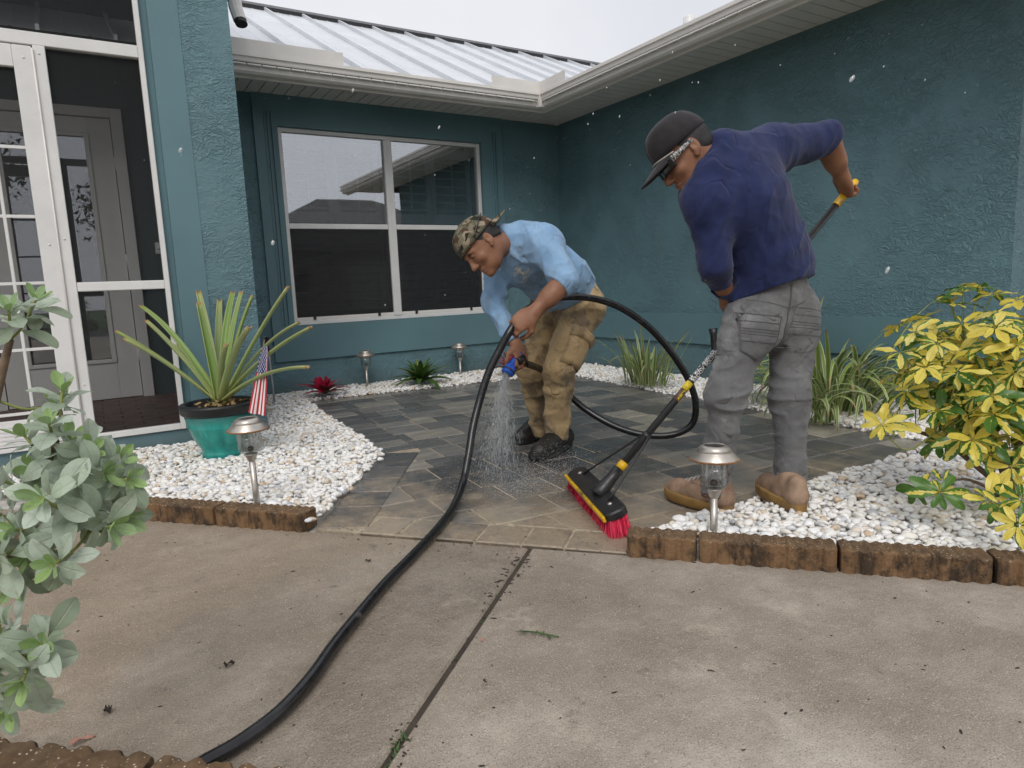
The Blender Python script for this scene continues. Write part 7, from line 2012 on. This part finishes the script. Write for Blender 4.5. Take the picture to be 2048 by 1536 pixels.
# crumbs, twigs and moss that nobody could count
V, F = [], []
def crumb(x, y, z, r_):
    i = len(V); a = deb.uniform(0, 6.28); el_ = deb.uniform(1, 3.5)
    for k in range(5):
        t = a + k * 1.2566; ex_ = math.cos(t) * r_ * el_; ey_ = math.sin(t) * r_
        V.append((x + ex_ * math.cos(a) - ey_ * math.sin(a), y + ex_ * math.sin(a) + ey_ * math.cos(a), z + 0.0008))
    V.append((x, y, z + r_ * 0.7 + 0.001))
    for k in range(5): F.append((i + k, i + (k + 1) % 5, i + 5))
for k in range(420):
    s = deb.uniform(-1.6, 1.7); t = deb.uniform(0.02, 2.2); p = drv(s, t); crumb(p[0], p[1], 0.0, deb.choice([0.001, 0.0015, 0.002, 0.003]))
for k in range(700):
    s = deb.gauss(0, 0.016); t = deb.uniform(0.05, 2.0)
    if deb.random() < 0.4 + 0.5 * math.sin(t * 5 + 1): p = drv(s, t); crumb(p[0], p[1], -0.013 if abs(s) < 0.013 else 0.0, deb.uniform(0.0015, 0.004))
for k in range(160):
    p = lerp2(F0, F1, deb.random()); d = deb.gauss(0, 0.04); crumb(p[0] + d, p[1] + d, 0.004, deb.uniform(0.001, 0.0025))
link('driveway_debris', np_mesh('driveway_debris', V, F, False), M['debris'], label='crumbs and dark plant bits strewn over the driveway', cat='debris', kind='stuff')
V, F = [], []
for k in range(190):
    t = deb.choice([deb.gauss(1.02, 0.03), deb.gauss(1.22, 0.05), deb.gauss(1.45, 0.06), deb.uniform(0.3, 1.9)]); s = deb.gauss(0, 0.009); p = drv(s, t)
    i = len(V); a = deb.uniform(0, 6.28); l_ = deb.uniform(0.006, 0.022); w_ = l_ * 0.2; zz = -0.008
    c_, s_ = math.cos(a), math.sin(a)
    V += [(p[0] - s_ * w_, p[1] + c_ * w_, zz), (p[0] + s_ * w_, p[1] - c_ * w_, zz), (p[0] + c_ * l_, p[1] + s_ * l_, zz + deb.uniform(0.004, 0.018))]
    F.append((i, i + 1, i + 2))
link('joint_weeds', np_mesh('joint_weeds', V, F, False), M['weed'], label='low green weeds growing in the driveway joint', cat='weeds', kind='stuff')

# ================================================================ across the street (seen mirrored in the windows)
b = MB(); b.box((-60, -70, -0.028), (60, -3.5, -0.024)); b.build('lawn', M['grass_far'], kind='structure')
M['asphalt'] = simple('asphalt', (0.05, 0.05, 0.052), 0.85, 0, 0.2, 6)
b = MB(); b.box((-60, -13, -0.02), (60, -7, -0.016)); b.build('road', M['asphalt'], kind='structure')
M['shingle'] = simple('grey_shingle', (0.11, 0.105, 0.10), 0.9, 0, 0.3, 6, 0.5, 20)
M['cream'] = simple('cream_wall', (0.42, 0.38, 0.31), 0.8)
nh = empty('neighbour_house', (11.5, -22, 0), label='cream house with grey hipped roof across the street, mirrored in the window', cat='house')
b = MB(); b.box((5.5, -28, 0), (18.5, -19, 2.8)); b.build('wall', M['cream'], nh)
b = MB(); b.v = [(4.8, -28.7, 2.75), (19.2, -28.7, 2.75), (19.2, -18.3, 2.75), (4.8, -18.3, 2.75), (10.5, -23.5, 5.75), (13.5, -23.5, 5.75)]
for q in ((3, 2, 5, 4), (1, 0, 4, 5), (0, 3, 4), (2, 1, 5), (0, 1, 2, 3)): b.face(q)
b.build('roof', M['shingle'], nh)
for x_ in (7.0, 15.0):
    b = MB(); b.box((x_, -19.0, 0.9), (x_ + 1.6, -18.95, 2.2)); wn_ = b.build('window', M['white_alu'], nh)
    b = MB(); b.box((x_ + 0.08, -18.949, 0.98), (x_ + 1.52, -18.94, 2.12)); b.build('pane', M['lens_black'], wn_)
b = MB(); b.box((10.4, -19.0, 0), (13.6, -18.94, 2.3)); b.build('garage_door', M['white_alu'], nh)
M['tree_leaf'] = simple('tree_leaf', (0.045, 0.08, 0.025), 0.7, 0, 0.4, 3)
def far_tree(x, y, h_, r_, label):
    o = empty('oak_tree', (x, y, 0), label=label, cat='tree', group='trees across the street')
    b = MB(); b.tube([(x, y, -0.1), (x + 0.1, y, h_ * 0.35), (x - 0.1, y + 0.1, h_ * 0.7)], [0.22, 0.16, 0.06], 10)
    for k in range(5):
        a = k * 1.257; b.tube([(x, y, h_ * 0.33), (x + math.cos(a) * r_ * 0.6, y + math.sin(a) * r_ * 0.6, h_ * 0.65)], [0.09, 0.03], 7)
    b.build('trunk', M['bark'], o)
    V, F = [], []; q = np.random.default_rng(int(x * 10) % 97 + 5)
    cl = [(q.normal(0, r_ * 0.42), q.normal(0, r_ * 0.42), h_ * (0.72 + q.normal(0, 0.11))) for _ in range(26)]
    for (cx, cy, cz) in cl:
        for k in range(130):
            v = q.normal(0, r_ * 0.2, 3); s1_ = q.normal(0, 0.12, 3); s2_ = q.normal(0, 0.12, 3); i = len(V)
            c = np.array([x + cx, y + cy, cz]) + v
            V += [tuple(c), tuple(c + s1_), tuple(c + s2_)]; F.append((i, i + 1, i + 2))
    link('crown', np_mesh('crown', V, F, False), M['tree_leaf'], o)
far_tree(2.5, -17.5, 6.5, 2.6, 'leafy oak across the street left of the cream house')
far_tree(-4.5, -19, 8.0, 3.2, 'large oak across the street far left of the cream house')
far_tree(20.5, -17, 6.0, 2.4, 'leafy oak across the street right of the cream house')
